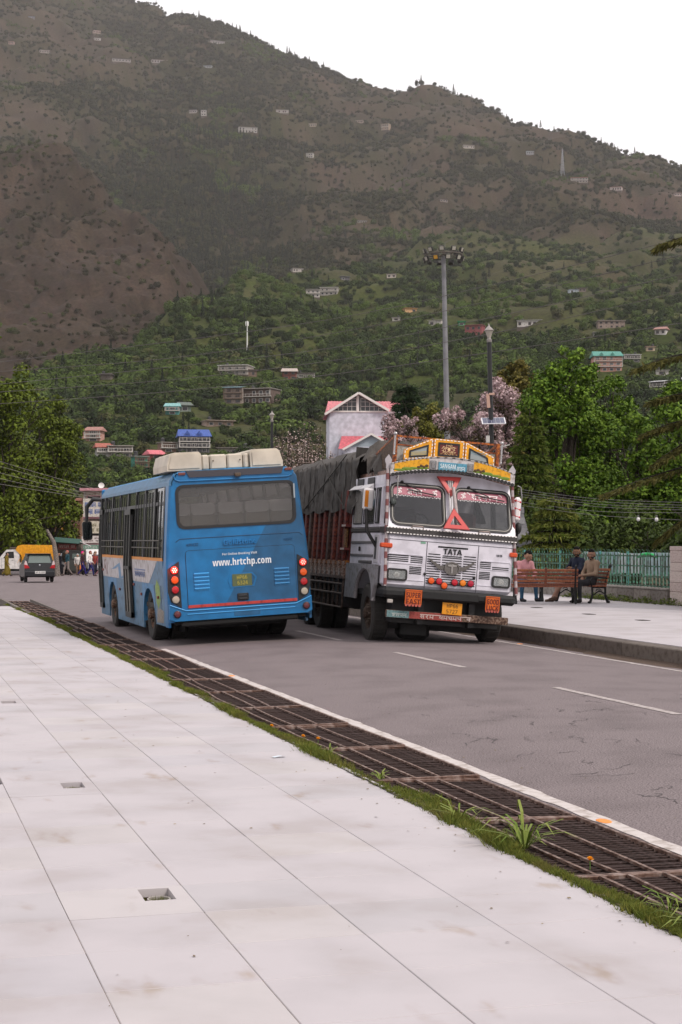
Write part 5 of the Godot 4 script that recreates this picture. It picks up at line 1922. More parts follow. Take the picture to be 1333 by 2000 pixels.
	mb.xf = Transform3D(Basis(Vector3.UP, -PI / 2), Vector3(-1.207, 1.14, -3.45))
	hindi(mb, "hmclpthprvhn", 1.2, 0.085, 0.013)
	part("side_lettering", mb, M("5f6f96", 0.5), t)
	mb = MB.new()
	mb.bar(Vector3(-1.207, 1.265, -3.45), Vector3(-1.206, 1.265, -2.2), 0.004, 0.02)
	part("side_lettering", mb, M("5f6f96", 0.5), t)
	mb = MB.new()
	mb.xf = Transform3D(Basis(Vector3.UP, -PI / 2), Vector3(-1.207, 1.1, -7.7))
	strokes(mb, [[0, 0.4, 0.2, 0.9, 0.4, 1, 0.5, 0.7, 0.3, 0.5, 0.55, 0.2, 0.5, 0], [0.6, 0, 0.65, 0.4, 0.9, 0.8], [0.1, 0, 0.15, 0.4, 0.3, 0.5]], Vector3.ZERO, 0.7, 0.3, 0.012)
	part("figure_print", mb, M("8c5a52", 0.5), t)
	for q in [-0.62, -1.28]:
		mb = MB.new()
		skin(mb, q, q - 0.012, 0.38, 1.03, 0.004, 0.004)
		part("panel_seam", mb, M("24323d", 0.6), t)
	for q in [[-7.85, 1.18], [-3.6, 0.98], [-2.75, 0.83], [-5.5, 0.84], [-0.9, 0.83]]:
		mb = MB.new()
		mb.box(Vector3(-1.215, q[1], q[0]), Vector3(0.03, 0.05, 0.08), 0.01)
		part("side_marker", mb, M("7a3a30", 0.3), t)
	# window band: frames, bars and panes
	for s in [-1.0, 1.0]:
		var posts := [-0.33, -1.35, -2.4, -3.45, -4.5, -5.6, -6.7, -7.8, L + 0.1]
		for z in posts:
			mb = MB.new()
			skin(mb, z, z - 0.11, 1.46, 2.66, 0.002, 0.05, s)
			part("window_post", mb, black, t)
		mb = MB.new()
		skin(mb, zr, L, 2.36, 2.42, 0.003, 0.04, s)
		part("window_rail", mb, black, t)
		for i in 8:
			mb = MB.new()
			skin(mb, posts[i] - 0.11, posts[i + 1], 1.5, 2.65, -0.02, 0.006, s)
			part("side_window", mb, glass("2c2e2c", 0.5), t)
		mb = MB.new()
		for i in 24:
			var z := zr - 0.3 - i * 0.315
			if s < 0 and z < -3.7 and z > -4.6:
				continue
			skin(mb, z, z - 0.035, 1.5, 2.6, 0.012, 0.02, s)
		o = part("window_bars", mb, M("2a2b2a", 0.5, 0.3), t)
		o.set_meta("kind", "stuff")
		for y in [1.66, 1.78]:
			mb = MB.new()
			for seg in [[-0.5, -3.6], [-4.7, -7.9]]:
				mb.bar(Vector3(s * (bus_half(y) + 0.03), y, seg[0]), Vector3(s * (bus_half(y) + 0.03), y, seg[1]), 0.018, 0.018)
			part("guard_rail", mb, M("55524c", 0.5, 0.5), t)
	# doors
	for d in [[-3.75, -4.5, 0.36, 2.36, 0.07], [-7.98, -8.45, 0.38, 2.42, 0.04]]:
		mb = MB.new()
		for b in [[d[0], d[0] - 0.07, d[2], d[3]], [d[1] + 0.07, d[1], d[2], d[3]], [d[0], d[1], d[2], d[2] + 0.1], [d[0], d[1], d[3] - 0.1, d[3]], [d[0], d[1], 1.25, 1.31], [(d[0] + d[1]) / 2 + 0.02, (d[0] + d[1]) / 2 - 0.02, d[2], d[3]]]:
			skin(mb, b[0], b[1], b[2], 1.3 if b[2] < 1.25 and b[3] > 1.3 else b[3], d[4], 0.05)
			if b[2] < 1.25 and b[3] > 1.3:
				skin(mb, b[0], b[1], 1.3, b[3], d[4], 0.05)
		o = part("door", mb, M("2b2b29", 0.5), t)
		mb = MB.new()
		skin(mb, d[0] - 0.07, d[1] + 0.07, 1.31, d[3] - 0.1, d[4] - 0.02, 0.006)
		part("door_pane", mb, glass("35383a", 0.45), o)
		mb = MB.new()
		skin(mb, d[0] - 0.07, d[1] + 0.07, d[2] + 0.1, 1.25, d[4] - 0.02, 0.02)
		part("door_panel", mb, M("6d6a64", 0.5, 0, "grime", 1.0), o)
	# --- road side, front, roof, floor
	mb = MB.new()
	skin(mb, zr, L, 0.3, 1.3, 0.0, 0.04, 1.0)
	skin(mb, zr, L, 1.3, 1.5, 0.0, 0.04, 1.0)
	skin(mb, zr, L, 2.66, 2.85, 0.0, 0.04, 1.0)
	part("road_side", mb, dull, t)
	mb = MB.new()
	mb.bx(Vector3(-1.19, 0.3, L), Vector3(1.19, 1.25, L - 0.08), 0.03)
	mb.bx(Vector3(-1.06, 2.6, L), Vector3(1.06, 2.85, L - 0.06), 0.03)
	part("front_wall", mb, blue, t)
	mb = MB.new()
	mb.bx(Vector3(-1.12, 1.25, L - 0.03), Vector3(1.12, 2.6, L - 0.02))
	part("windscreen", mb, glass("4a5050", 0.3), t)
	mb = MB.new()
	mb.ext(poly([-0.975, 2.83, 0.975, 2.83, 0.9, 2.885, 0, 2.91, -0.9, 2.885]), L, -0.03)
	part("roof", mb, M("3f86b8", 0.4, 0, "grime", 0.6), t)
	mb = MB.new()
	mb.bx(Vector3(-1.15, 0.62, L + 0.05), Vector3(1.15, 0.7, -0.06))
	part("floor", mb, M("3a3733", 0.9), t)
	mb = MB.new()
	mb.bx(Vector3(-0.72, 0.3, L + 0.3), Vector3(0.72, 0.62, -0.25))
	mb.bx(Vector3(-1.1, 0.4, -0.05), Vector3(1.1, 0.47, -0.3))
	mb.bx(Vector3(-1.0, 0.36, 0.02), Vector3(0.95, 0.45, -0.05), 0.02)
	part("underbody", mb, M("121213", 0.9), t)
	# seats, each with a white head cover
	var seat := MB.new()
	seat.ext(rrect(-0.19, 1.15, 0.19, 2.3, 0.07), -0.06, 0.06)
	seat.bx(Vector3(-0.2, 1.05, -0.5), Vector3(0.2, 1.18, 0.0), 0.03)
	var cov := MB.new()
	cov.ring(rrect(-0.2, 2.17, 0.2, 2.36, 0.06), rrect(-0.12, 2.2, 0.12, 2.3, 0.03), -0.07, 0.07)
	cov.ext(rrect(-0.195, 2.165, 0.195, 2.355, 0.06), -0.066, 0.066)
	var sm := seat.mesh()
	var cm := cov.mesh()
	for r in 7:
		for x in ([-0.88, -0.46, 0.0, 0.46, 0.88] if r == 0 else [-0.88, -0.46, 0.46, 0.88]):
			o = part("seat", sm, M("6a5f4c", 0.9), t, Vector3(x, 0.0, -0.5 - r * 1.05))
			part("head_cover", cm, M("cfc8c2", 0.9), o)
	# roof unit
	var z0 := -0.12
	var z1 := -1.55
	for b in [[-1.07, -0.5, 3.2, -1], [0.32, 0.87, 3.2, 1]]:
		mb = MB.new()
		var p := poly([b[0], 2.9, b[1], 2.9, b[1], b[2] - 0.04, b[1] - 0.04, b[2], b[0] + 0.13, b[2], b[0] + 0.05, b[2] - 0.03, b[0], 3.0]) if b[3] < 0 else poly([b[0], 2.9, b[1], 2.9, b[1], 2.99, b[1] - 0.05, b[2] - 0.04, b[1] - 0.1, b[2], b[0] + 0.04, b[2], b[0], b[2] - 0.03])
		mb.ext(p, z1, z0)
		mb.ext(inset(p, 0.035), z0, z0 + 0.02)
		part("roof_unit_end", mb, cream, t)
	for b in [[-0.49, -0.36], [-0.35, -0.07], [-0.06, 0.2], [0.21, 0.31]]:
		mb = MB.new()
		mb.box(Vector3((b[0] + b[1]) / 2, 3.02, (z0 + z1) / 2 - 0.02), Vector3(b[1] - b[0] - 0.008, 0.25, z0 - z1 - 0.04), 0.025)
		part("roof_unit_panel", mb, cream, t)
	for x in [-0.3, 0.15]:
		mb = MB.new()
		mb.ball(Vector3(x, 3.04, -0.135), Vector3.ONE * 0.014, 8, 5)
		part("roof_unit_bolt", mb, M("55493a", 0.6), t)
	letters("roof_lettering", "100% Electric", M("8fb2c8", 0.5), t, Vector3(-1.045, 2.775, -0.95), 0.8, 0.075, Vector3(0, -PI / 2, 0), "Droid Sans", true, 0.004)
	# mirror on its arm
	mb = MB.new()
	mb.tube([Vector3(-1.0, 2.62, L - 0.05), Vector3(-1.22, 2.66, L - 0.25), Vector3(-1.36, 2.5, L - 0.3), Vector3(-1.38, 2.2, L - 0.28)], [0.035, 0.045, 0.05, 0.03], 8)
	o = part("mirror_arm", mb, black, t)
	mb = MB.new()
	mb.ext(rrect(-0.1, -0.2, 0.1, 0.2, 0.05), -0.05, 0.05)
	part("mirror", mb, M("141516", 0.35), t, Vector3(-1.38, 2.0, L - 0.27))
	mb = MB.new()
	mb.ext(rrect(-0.08, -0.17, 0.08, 0.17, 0.04), 0.05, 0.054)
	part("mirror_glass", mb, M("4e5658", 0.05, 0.9), t, Vector3(-1.38, 2.0, L - 0.27))
	# wheels
	for w in [[-1.03, -2.0, -1.0], [1.03, -2.0, 1.0], [-1.05, -6.61, -1.0], [1.05, -6.61, 1.0]]:
		make_wheel(t, Vector3(w[0], 0.46 + (0.04 if w[0] < 0 else 0.0), w[1]), 0.46, 0.28, w[2], "8a7d70", deg_to_rad(-3.0))
	for x in [-0.72, 0.72]:
		make_wheel(t, Vector3(x, 0.47, -2.0), 0.46, 0.26, signf(x), "4a443e", deg_to_rad(-3.0))


# simple hand-drawn Devanagari-like strokes hung from a headline
func hindi(mb: MB, word: String, width: float, h: float, w: float) -> void:
	var g := {
		"h": [[0.2, 1, 0.2, 0.75, 0.7, 0.7, 0.8, 0.45, 0.3, 0.4, 0.3, 0.15, 0.75, 0.05]],
		"m": [[0.2, 1, 0.2, 0.3, 0.1, 0.15, 0.3, 0.3, 0.8, 0.3], [0.8, 1, 0.8, 0]],
		"c": [[0.1, 0.65, 0.5, 0.65, 0.3, 0.3, 0.75, 0.2], [0.8, 1, 0.8, 0]],
		"l": [[0.1, 0.3, 0.15, 0.6, 0.35, 0.6, 0.4, 0.35, 0.55, 0.6, 0.8, 0.55], [0.8, 1, 0.8, 0]],
		"p": [[0.2, 1, 0.2, 0.5, 0.5, 0.35, 0.8, 0.5], [0.8, 1, 0.8, 0]],
		"t": [[0.75, 0.7, 0.35, 0.65, 0.2, 0.35, 0.4, 0.05], [0.8, 1, 0.8, 0]],
		"r": [[0.3, 1, 0.65, 0.8, 0.6, 0.55, 0.3, 0.5, 0.75, 0.0]],
		"v": [[0.75, 0.65, 0.3, 0.65, 0.2, 0.4, 0.5, 0.3, 0.75, 0.45], [0.8, 1, 0.8, 0]],
		"n": [[0.15, 0.45, 0.3, 0.35, 0.35, 0.5, 0.8, 0.5], [0.8, 1, 0.8, 0]],
		"j": [[0.8, 0.55, 0.3, 0.55, 0.15, 0.25, 0.4, 0.1, 0.55, 0.3], [0.8, 1, 0.8, 0]],
		"y": [[0.15, 0.95, 0.4, 0.75, 0.2, 0.4, 0.5, 0.3, 0.8, 0.55], [0.8, 1, 0.8, 0]],
		"a": [[0.5, 1, 0.5, 0]],
		"s": [[0.15, 0.8, 0.4, 0.75, 0.3, 0.5, 0.1, 0.45, 0.5, 0.05], [0.3, 0.55, 0.8, 0.55], [0.8, 1, 0.8, 0]],
		"e": [[0.75, 1, 0.55, 1.25, 0.25, 1.35]],
		".": [[0.45, 1.2, 0.55, 1.3, 0.65, 1.2, 0.55, 1.15]],
		"i": [[0.3, 1, 0.3, 0], [0.3, 1, 0.45, 1.3, 0.9, 1.2, 0.95, 1.0]],
		"O": [[0.1, 0.85, 0.35, 0.95, 0.5, 0.75, 0.3, 0.55, 0.55, 0.3, 0.35, 0.05, 0.05, 0.15], [0.35, 0.5, 0.7, 0.6, 0.9, 0.35, 0.75, 0.2], [0.55, 1.05, 0.75, 0.95, 0.95, 1.05], [0.72, 1.2, 0.8, 1.25]],
		" ": [],
	}
	var cell := width / word.length()
	var run := -1.0
	for i in word.length():
		var ch := word[i]
		strokes(mb, g.get(ch, []), Vector3(i * cell, 0, 0), cell * 0.98, h, w)
		if ch == " " or ch == "O":
			continue
		if ch != "." and ch != "e":
			mb.bar(Vector3(i * cell, h, 0.0005), Vector3((i + 1) * cell, h, 0.0005), 0.004, w, 0, Vector3.UP)


# ---------------------------------------------------------------- the painted lorry
# local axes: x to the right in the photo, y up, z ahead of the front axle
func front_z(y: float) -> float:
	return 0.93 if y < 1.84 else lerpf(0.93, 0.6, (y - 1.84) / 0.8)


func dashes(mb: MB, pts: Array, w: float, ln: float, gap: float, d := 0.006) -> void:
	for i in pts.size() - 1:
		var a: Vector3 = pts[i]
		var b: Vector3 = pts[i + 1]
		var n := int(a.distance_to(b) / (ln + gap))
		for k in n:
			var u := (k + 0.1) / n
			mb.bar(a.lerp(b, u), a.lerp(b, u + ln / (ln + gap) / n), d, w, 0, (b - a).cross(Vector3.BACK))


func build_truck() -> void:
	var t := thing("lorry", "painted white and orange cargo lorry with a grey tarpaulin, facing the viewer", "lorry", Vector3(8.8, 0.06, -25.95))
	t.basis = Basis(Vector3.UP, deg_to_rad(-3.5)) * Basis(Vector3.BACK, deg_to_rad(-4.4))
	var white := M("cfccd5", 0.36, 0, "slab_grain", 0.35)
	var grey := M("7d7c7f", 0.6, 0, "grime", 0.7)
	var dark := M("1c1b1b", 0.6)
	var black := M("121213", 0.7, 0, "grime", 1.0)
	var steel := M("8d8b8a", 0.35, 0.7)
	var beads := M("e3dfdc", 0.5)
	var yellow := M("df9a12", 0.45, 0, "grime", 0.9)
	var red := M("b52a25", 0.45)
	var maroon := M("6c3a3a", 0.6)
	var mb := MB.new()
	var o: MeshInstance3D
	var XL := -1.1
	var XR := 1.04
	# --- lower cab
	mb = MB.new()
	mb.bx(Vector3(XL, 0.87, 0.55), Vector3(XR, 1.73, 0.92), 0.05)
	part("front_panel", mb, white, t)
	mb = MB.new()
	mb.bx(Vector3(XL - 0.03, 1.2, -1.6), Vector3(XL + 0.06, 1.73, 0.58))
	mb.bx(Vector3(XR - 0.06, 0.7, -1.6), Vector3(XR + 0.03, 1.73, 0.58))
	mb.bx(Vector3(XL, 0.7, -1.62), Vector3(XR, 2.66, -1.56))
	part("cab_side", mb, white, t)
	# wheel arch side, dull grey
	mb = MB.new()
	var arch := PackedVector2Array()
	arch.append(Vector2(-1.6, 0.62))
	arch.append(Vector2(-1.6, 1.21))
	arch.append(Vector2(0.6, 1.21))
	arch.append(Vector2(0.6, 0.88))
	for k in 13:
		var a := PI * k / 12.0
		arch.append(Vector2(-0.2 + cos(a) * 0.66, 0.62 + sin(a) * 0.52))
	mb.xf = Transform3D(Basis(Vector3.UP, -PI / 2), Vector3(XL - 0.03, 0, 0))
	mb.ext(arch, 0.0, 0.06)
	part("wheel_arch", mb, grey, t)
	mb = MB.new()
	var lip := []
	for k in 13:
		var a := PI * k / 12.0
		lip.append(Vector3(XL - 0.05, 0.62 + sin(a) * 0.53, -0.2 + cos(a) * 0.67))
	mb.tube(lip, 0.035, 7)
	part("mudguard", mb, M("8b8789", 0.5, 0.2, "grime", 1.5), t)
	# --- seams, belt and beading on the front
	mb = MB.new()
	for x in [-0.431, 0.434]:
		mb.bx(Vector3(x - 0.006, 0.875, 0.918), Vector3(x + 0.006, 1.635, 0.923))
	mb.bx(Vector3(XL + 0.02, 1.632, 0.918), Vector3(XR - 0.02, 1.642, 0.923))
	part("panel_seam", mb, M("4c4a52", 0.7), t)
	mb = MB.new()
	mb.bx(Vector3(XL - 0.035, 1.73, 0.5), Vector3(XR + 0.035, 1.83, 0.955), 0.012)
	mb.bx(Vector3(XL - 0.05, 1.745, -1.6), Vector3(XL + 0.02, 1.815, 0.52), 0.01)
	o = part("belt_rail", mb, M("3a3736", 0.6, 0, "grime", 2.0), t)
	mb = MB.new()
	for y in [1.738, 1.825]:
		dashes(mb, [Vector3(XL - 0.03, y, 0.958), Vector3(XR + 0.03, y, 0.958)], 0.016, 0.035, 0.02)
	var q := part("bead_trim", mb, beads, o)
	q.set_meta("kind", "stuff")
	# --- windscreen zone: raked wall made of pieces round two panes
	var rake := Transform3D(Basis(Vector3.RIGHT, -atan2(0.33, 0.8)), Vector3(0, 1.84, 0.93))
	var sl := sqrt(0.33 * 0.33 + 0.8 * 0.8) / 0.8
	mb = MB.new()
	mb.xf = rake
	var wall := poly([XL, -0.02, XR, -0.02, XR - 0.06, 0.89, 0.5, 0.99, -0.04, 1.03, -0.6, 0.99, XL + 0.06, 0.89])
	var pl := rrect(-1.035, 0.055, -0.16, 0.75, 0.11)
	var pr := rrect(0.04, 0.055, 0.955, 0.75, 0.11)
	var tiles := [poly([-2, -1, 2, -1, 2, 0.055, -2, 0.055]), poly([-2, 0.75, 2, 0.75, 2, 2, -2, 2]), poly([-2, 0.055, -1.035, 0.055, -1.035, 0.75, -2, 0.75]), poly([-0.16, 0.055, 0.04, 0.055, 0.04, 0.75, -0.16, 0.75]), poly([0.955, 0.055, 2, 0.055, 2, 0.75, 0.955, 0.75])]
	for a in tiles:
		for b in Geometry2D.intersect_polygons(wall, a):
			mb.ext(b, -0.05, 0.0)
	part("screen_surround", mb, white, t)
	for p in [pl, pr]:
		mb = MB.new()
		mb.xf = rake
		mb.ring(inset(p, -0.03), inset(p, 0.03), -0.01, 0.022)
		o = part("screen_seal", mb, dark, t)
		mb = MB.new()
		mb.xf = rake
		mb.ring(inset(p, 0.0), inset(p, 0.008), 0.022, 0.026)
		part("seal_bead", mb, M("a7a39b", 0.5), o)
		mb = MB.new()
		mb.xf = rake
		mb.ext(inset(p, 0.025), -0.012, -0.006)
		part("windscreen", mb, glass("1d1e22", 0.52), t)
	# sun strips with slogans
	for s in [[-1.0, -0.2, "O jym. O"], [0.075, 0.92, "Oesrvale"]]:
		mb = MB.new()
		mb.xf = rake
		mb.ext(poly([s[0], 0.575, s[1], 0.575, s[1], 0.70, s[1] - 0.05, 0.727, s[0] + 0.05, 0.727, s[0], 0.70]), -0.004, -0.001)
		o = part("sun_strip", mb, M("9c5364", 0.5), t)
		mb = MB.new()
		mb.xf = rake * Transform3D(Basis(), Vector3(s[0] + 0.06, 0.595, 0.002))
		hindi(mb, s[2], s[1] - s[0] - 0.12, 0.08, 0.014)
		part("slogan", mb, M("e6dcdc", 0.5), o)
		mb = MB.new()
		mb.xf = rake
		for k in 26:
			var x: float = lerpf(s[0] + 0.02, s[1] - 0.02, k / 25.0)
			mb.lathe([Vector2(0.013, 0), Vector2(0, 0.002)], 6, Transform3D(Basis(Vector3.RIGHT, PI / 2), Vector3(x, 0.568 - 0.012 * (k % 2), -0.003)))
		q = part("lace_edge", mb, M("b9b4b4", 0.6), o)
		q.set_meta("kind", "stuff")
	# wipers
	for s in [[-0.86, -0.35], [0.27, 0.82]]:
		mb = MB.new()
		mb.xf = rake
		mb.tube([Vector3(s[0], 0.78, 0.03), Vector3(lerpf(s[0], s[1], 0.6), 0.64, 0.045)], 0.009, 5)
		mb.tube([Vector3(s[0] + 0.1, 0.655, 0.035), Vector3(s[1] + 0.05, 0.59, 0.035)], 0.011, 5)
		mb.ball(Vector3(s[0], 0.785, 0.03), Vector3(0.03, 0.025, 0.03), 8, 5)
		part("wiper", mb, dark, t)
	mb = MB.new()
	mb.xf = rake
	mb.ball(Vector3(-1.02, 0.42, 0.06), Vector3(0.05, 0.075, 0.03), 10, 6)
	mb.tube([Vector3(-1.07, 0.42, 0.0), Vector3(-1.02, 0.42, 0.05)], 0.01, 5)
	part("round_mirror", mb, M("2c3330", 0.3), t)
	for x in [-0.62, 0.5]:
		mb = MB.new()
		mb.tube([Vector3(x - 0.1, 1.835, 0.95), Vector3(x - 0.08, 1.87, 0.97), Vector3(x + 0.08, 1.87, 0.97), Vector3(x + 0.1, 1.835, 0.95)], 0.011, 6)
		part("grab_handle", mb, M("8e7f78", 0.4, 0.5), t)
	# interior
	mb = MB.new()
	mb.bx(Vector3(XL + 0.08, 1.6, 0.35), Vector3(XR - 0.08, 1.86, 0.86), 0.04)
	part("dashboard", mb, M("3b3734", 0.9), t)
	for x in [-0.55, 0.5]:
		mb = MB.new()
		mb.bx(Vector3(x - 0.3, 1.0, -0.5), Vector3(x + 0.3, 1.5, 0.1), 0.05)
		mb.bx(Vector3(x - 0.28, 1.5, -0.6), Vector3(x + 0.28, 2.2, -0.45), 0.06)
		part("cab_seat", mb, M("5b2c2a", 0.9), t)
	mb = MB.new()
	var st := []
	for k in 17:
		var a := TAU * k / 16.0
		st.append(Vector3(-0.5 + cos(a) * 0.22, 1.93 + sin(a) * 0.16, 0.3 + sin(a) * 0.12))
	mb.tube(st, 0.016, 6, false)
	part("steering_wheel", mb, dark, t)
	mb = MB.new()
	mb.bx(Vector3(XL, 0.7, -1.55), Vector3(XR, 0.78, 0.9))
	part("cab_floor", mb, dark, t)
	# --- centre strut and the red warning triangles
	mb = MB.new()
	mb.tube([Vector3(-0.03, 2.55, 0.8), Vector3(0.0, 2.2, 0.94), Vector3(0.03, 1.98, 0.99)], 0.03, 8)
	part("centre_strut", mb, M("a89c9c", 0.5, 0, "grime", 3.0), t)
	mb = MB.new()
	for k in 3:
		mb.tube([Vector3(-0.09 + k * 0.03, 2.66, 0.7), Vector3(-0.07 + k * 0.03, 1.9, 0.95)], 0.008, 5)
	part("strut_trim", mb, M("c9c5c2", 0.5), t)
	for d in [[-0.27, 2.72, 0.12, 2.735, -0.05, 2.39, 0.78, -0.33], [0.205, 1.86, -0.215, 1.855, -0.05, 2.19, 0.98, -0.28]]:
		mb = MB.new()
		var p := poly([d[0], d[1], d[2], d[3], d[4], d[5]])
		mb.xf = Transform3D(Basis(Vector3.RIGHT, d[7]), Vector3(0, d[5], d[6] - 0.02))
		for k in 3:
			p[k].y -= d[5]
		mb.ring(p, inset(p, 0.062), 0.0, 0.035)
		o = part("warning_triangle", mb, M("b93b38", 0.4), t)
		mb = MB.new()
		mb.xf = Transform3D(Basis(Vector3.RIGHT, d[7]), Vector3(0, d[5], d[6] - 0.02))
		mb.ring(inset(p, -0.008), inset(p, 0.012), -0.006, 0.03)
		part("triangle_edge", mb, M("8d2320", 0.4), o)
	# --- grille
	mb = MB.new()
	var slot := func(x0: float, x1: float, y: float, h := 0.016) -> void:
		mb.bx(Vector3(x0, y - h / 2, 0.9), Vector3(x1, y + h / 2, 0.9235), 0)
	for k in 4:
		slot.call(-1.07, -0.725, 1.385 - k * 0.03)
		slot.call(-0.69, -0.495, 1.378 - k * 0.03)
		slot.call(0.472, 0.66, 1.372 - k * 0.03)
	for k in 5:
		slot.call(-0.70, -0.5, 1.212 - k * 0.026)
		slot.call(0.47, 0.655, 1.212 - k * 0.026)
	for k in 2:
		slot.call(0.685, 0.965, 1.305 - k * 0.03)
	for k in 13:
		var y := 1.44 - k * 0.039
		if k == 0:
			slot.call(-0.40, -0.2, y + 0.004)
			slot.call(-0.16, 0.16, y - 0.012)
			slot.call(0.2, 0.4, y + 0.004)
			continue
		slot.call(-0.415, -0.19, y)
		slot.call(-0.165, 0.165, y)
		slot.call(0.19, 0.41, y)
	slot.call(-0.247, 0.257, 1.57, 0.026)
	o = part("grille_slots", mb, M("0e0e10", 0.8), t)
	o.set_meta("kind", "stuff")
	mb = MB.new()
	mb.bx(Vector3(-1.1, 0.995, 0.915), Vector3(-0.45, 1.0, 0.93))
	mb.bx(Vector3(0.45, 0.995, 0.915), Vector3(1.03, 1.0, 0.93))
	mb.ring(rrect(-1.09, 1.255, -0.48, 1.41, 0.03, 3), rrect(-1.08, 1.265, -0.49, 1.4, 0.025, 3), 0.918, 0.93)
	mb.ring(rrect(0.46, 1.255, 1.0, 1.4, 0.03, 3), rrect(0.47, 1.265, 0.99, 1.39, 0.025, 3), 0.918, 0.93)
	part("pressed_edges", mb, white, t)
	letters("maker_letters", "TATA", M("151517", 0.4), t, Vector3(0.003, 1.503, 0.926), 0.31, 0.088, Vector3.ZERO, "Droid Sans", true, 0.02)
	letters("model_number", "1615", M("3a3a40", 0.4), t, Vector3(0.79, 1.5, 0.924), 0.1, 0.035, Vector3.ZERO, "Droid Sans", true, 0.01)
	mb = MB.new()
	mb.box(Vector3(-0.5, 1.615, 0.924), Vector3(0.08, 0.03, 0.004))
	part("sticker", mb, M("6f9c84", 0.5), t)
	# winged badge
	mb = MB.new()
	var el := PackedVector2Array()
	for k in 24:
		el.append(Vector2(cos(TAU * k / 24.0) * 0.13, 1.235 + sin(TAU * k / 24.0) * 0.107))
	mb.ring(el, inset(el, 0.02), 0.93, 0.975)
	mb.ext(inset(el, 0.018), 0.93, 0.955)
	o = part("badge", mb, M("77736f", 0.35, 0.8), t)
	mb = MB.new()
	for s in [-1.0, 1.0]:
		mb.ext(poly([s * 0.11, 1.27, s * 0.2, 1.27, s * 0.39, 1.375, s * 0.36, 1.33, s * 0.22, 1.21, s * 0.12, 1.2]), 0.93, 0.95)
	q = part("badge_wings", mb, M("6c6864", 0.4, 0.7), o)
	mb = MB.new()
	mb.ext(poly([-0.085, 1.29, -0.06, 1.265, -0.015, 1.262, -0.012, 1.155, 0.012, 1.155, 0.015, 1.262, 0.06, 1.265, 0.085, 1.29, 0.0, 1.305]), 0.955, 0.97)
	part("badge_letter", mb, M("a39f9b", 0.3, 0.8), o)
	# head lamps, indicators, reflectors
	for r in [[-1.075, 0.975, -0.73, 1.172], [0.688, 0.977, 1.0, 1.17]]:
		mb = MB.new()
		var fr := rrect(r[0], r[1], r[2], r[3], 0.05)
		mb.ring(fr, inset(fr, 0.032), 0.91, 0.945)
		o = part("headlight", mb, dark, t)
		mb = MB.new()
		mb.ext(inset(fr, 0.03), 0.9, 0.925)
		part("reflector_bowl", mb, M("8f9091", 0.15, 0.9), o)
		mb = MB.new()
		mb.lathe([Vector2(0.06, 0), Vector2(0.05, 0.015), Vector2(0.02, 0.02), Vector2(0, 0.02)], 14, Transform3D(Basis(Vector3.RIGHT, PI / 2), Vector3((r[0] + r[2]) / 2, (r[1] + r[3]) / 2, 0.925)))
		part("bulb_shield", mb, M("c9c6c0", 0.15, 0.8), o)
		mb = MB.new()
		mb.ext(inset(fr, 0.034), 0.945, 0.95)
		part("headlight_lens", mb, glass("aab0b0", 0.22), o)
	for r in [[-1.2, -1.01, -1.0], [0.96, 1.09, 1.0]]:
		mb = MB.new()
		mb.box(Vector3((r[0] + r[1]) / 2, 1.53, 0.9), Vector3(r[1] - r[0], 0.075, 0.12), 0.015)
		part("indicator", mb, M("c0481f", 0.25), t)
	mb = MB.new()
	mb.bar(Vector3(-0.38, 1.0, 0.945), Vector3(0.38, 1.0, 0.945), 0.02, 0.02)
	part("lamp_bar", mb, steel, t)
	var rc := ["d9561b", "b01a2b", "d9561b", "b01a2b", "d97a1b", "a01a33"]
	var rp := [-0.335, -0.204, -0.113, 0.056, 0.194, 0.326]
	for k in 6:
		round_lamp("round_reflector", t, Vector3(rp[k], 0.95 if k == 2 else 1.013, 0.955), 0.052, M(rc[k], 0.3))
	for x in [-0.44, 0.39]:
		mb = MB.new()
		mb.ball(Vector3(x, 1.115, 0.93), Vector3(0.025, 0.025, 0.02), 8, 5)
		part("bonnet_latch", mb, dark, t)
	# --- bumper, hangings, plates
	mb = MB.new()
	mb.bx(Vector3(-1.13, 0.70, 0.5), Vector3(1.09, 0.865, 1.06), 0.05)
	mb.bx(Vector3(-0.5, 0.72, 1.05), Vector3(0.45, 0.845, 1.075), 0.02)
	part("bumper", mb, black, t)
	mb = MB.new()
	mb.bx(Vector3(-0.9, 0.3, 0.3), Vector3(0.9, 0.72, 0.75))
	mb.bx(Vector3(-0.5, 0.3, 0.7), Vector3(-0.4, 0.72, 0.9))
	mb.bx(Vector3(0.35, 0.3, 0.7), Vector3(0.45, 0.72, 0.9))
	mb.bx(Vector3(-0.6, 0.02, -0.2), Vector3(-0.1, 0.35, 0.3), 0.08)
	mb.bx(Vector3(-0.95, 0.18, -0.12), Vector3(0.95, 0.3, 0.05))
	part("chassis", mb, dark, t)
	mb = MB.new()
	mb.bx(Vector3(-1.04, 0.385, 0.9), Vector3(1.005, 0.505, 0.97), 0.008)
	o = part("lower_bar", mb, M("7d7268", 0.7, 0, "rust", 2.2), t)
	mb = MB.new()
	mb.bx(Vector3(-1.03, 0.39, 0.971), Vector3(-0.66, 0.5, 0.974))
	part("teal_field", mb, M("5f7d80", 0.7, 0, "grime", 2.5), o)
	mb = MB.new()
	mb.bx(Vector3(-0.66, 0.39, 0.971), Vector3(0.22, 0.5, 0.974))
	part("red_field", mb, M("8c3a33", 0.7, 0, "grime", 2.5), o)
	mb = MB.new()
	mb.xf = Transform3D(Basis(), Vector3(-0.48, 0.405, 0.977))
	hindi(mb, "srmgymcmpkv", 0.85, 0.06, 0.012)
	part("bar_lettering", mb, M("b9a7a0", 0.6), o)
	mb = MB.new()
	mb.xf = Transform3D(Basis(), Vector3(-0.95, 0.41, 0.977))
	hindi(mb, "htpl", 0.25, 0.045, 0.009)
	part("bar_lettering", mb, M("a9b0ac", 0.6), o)
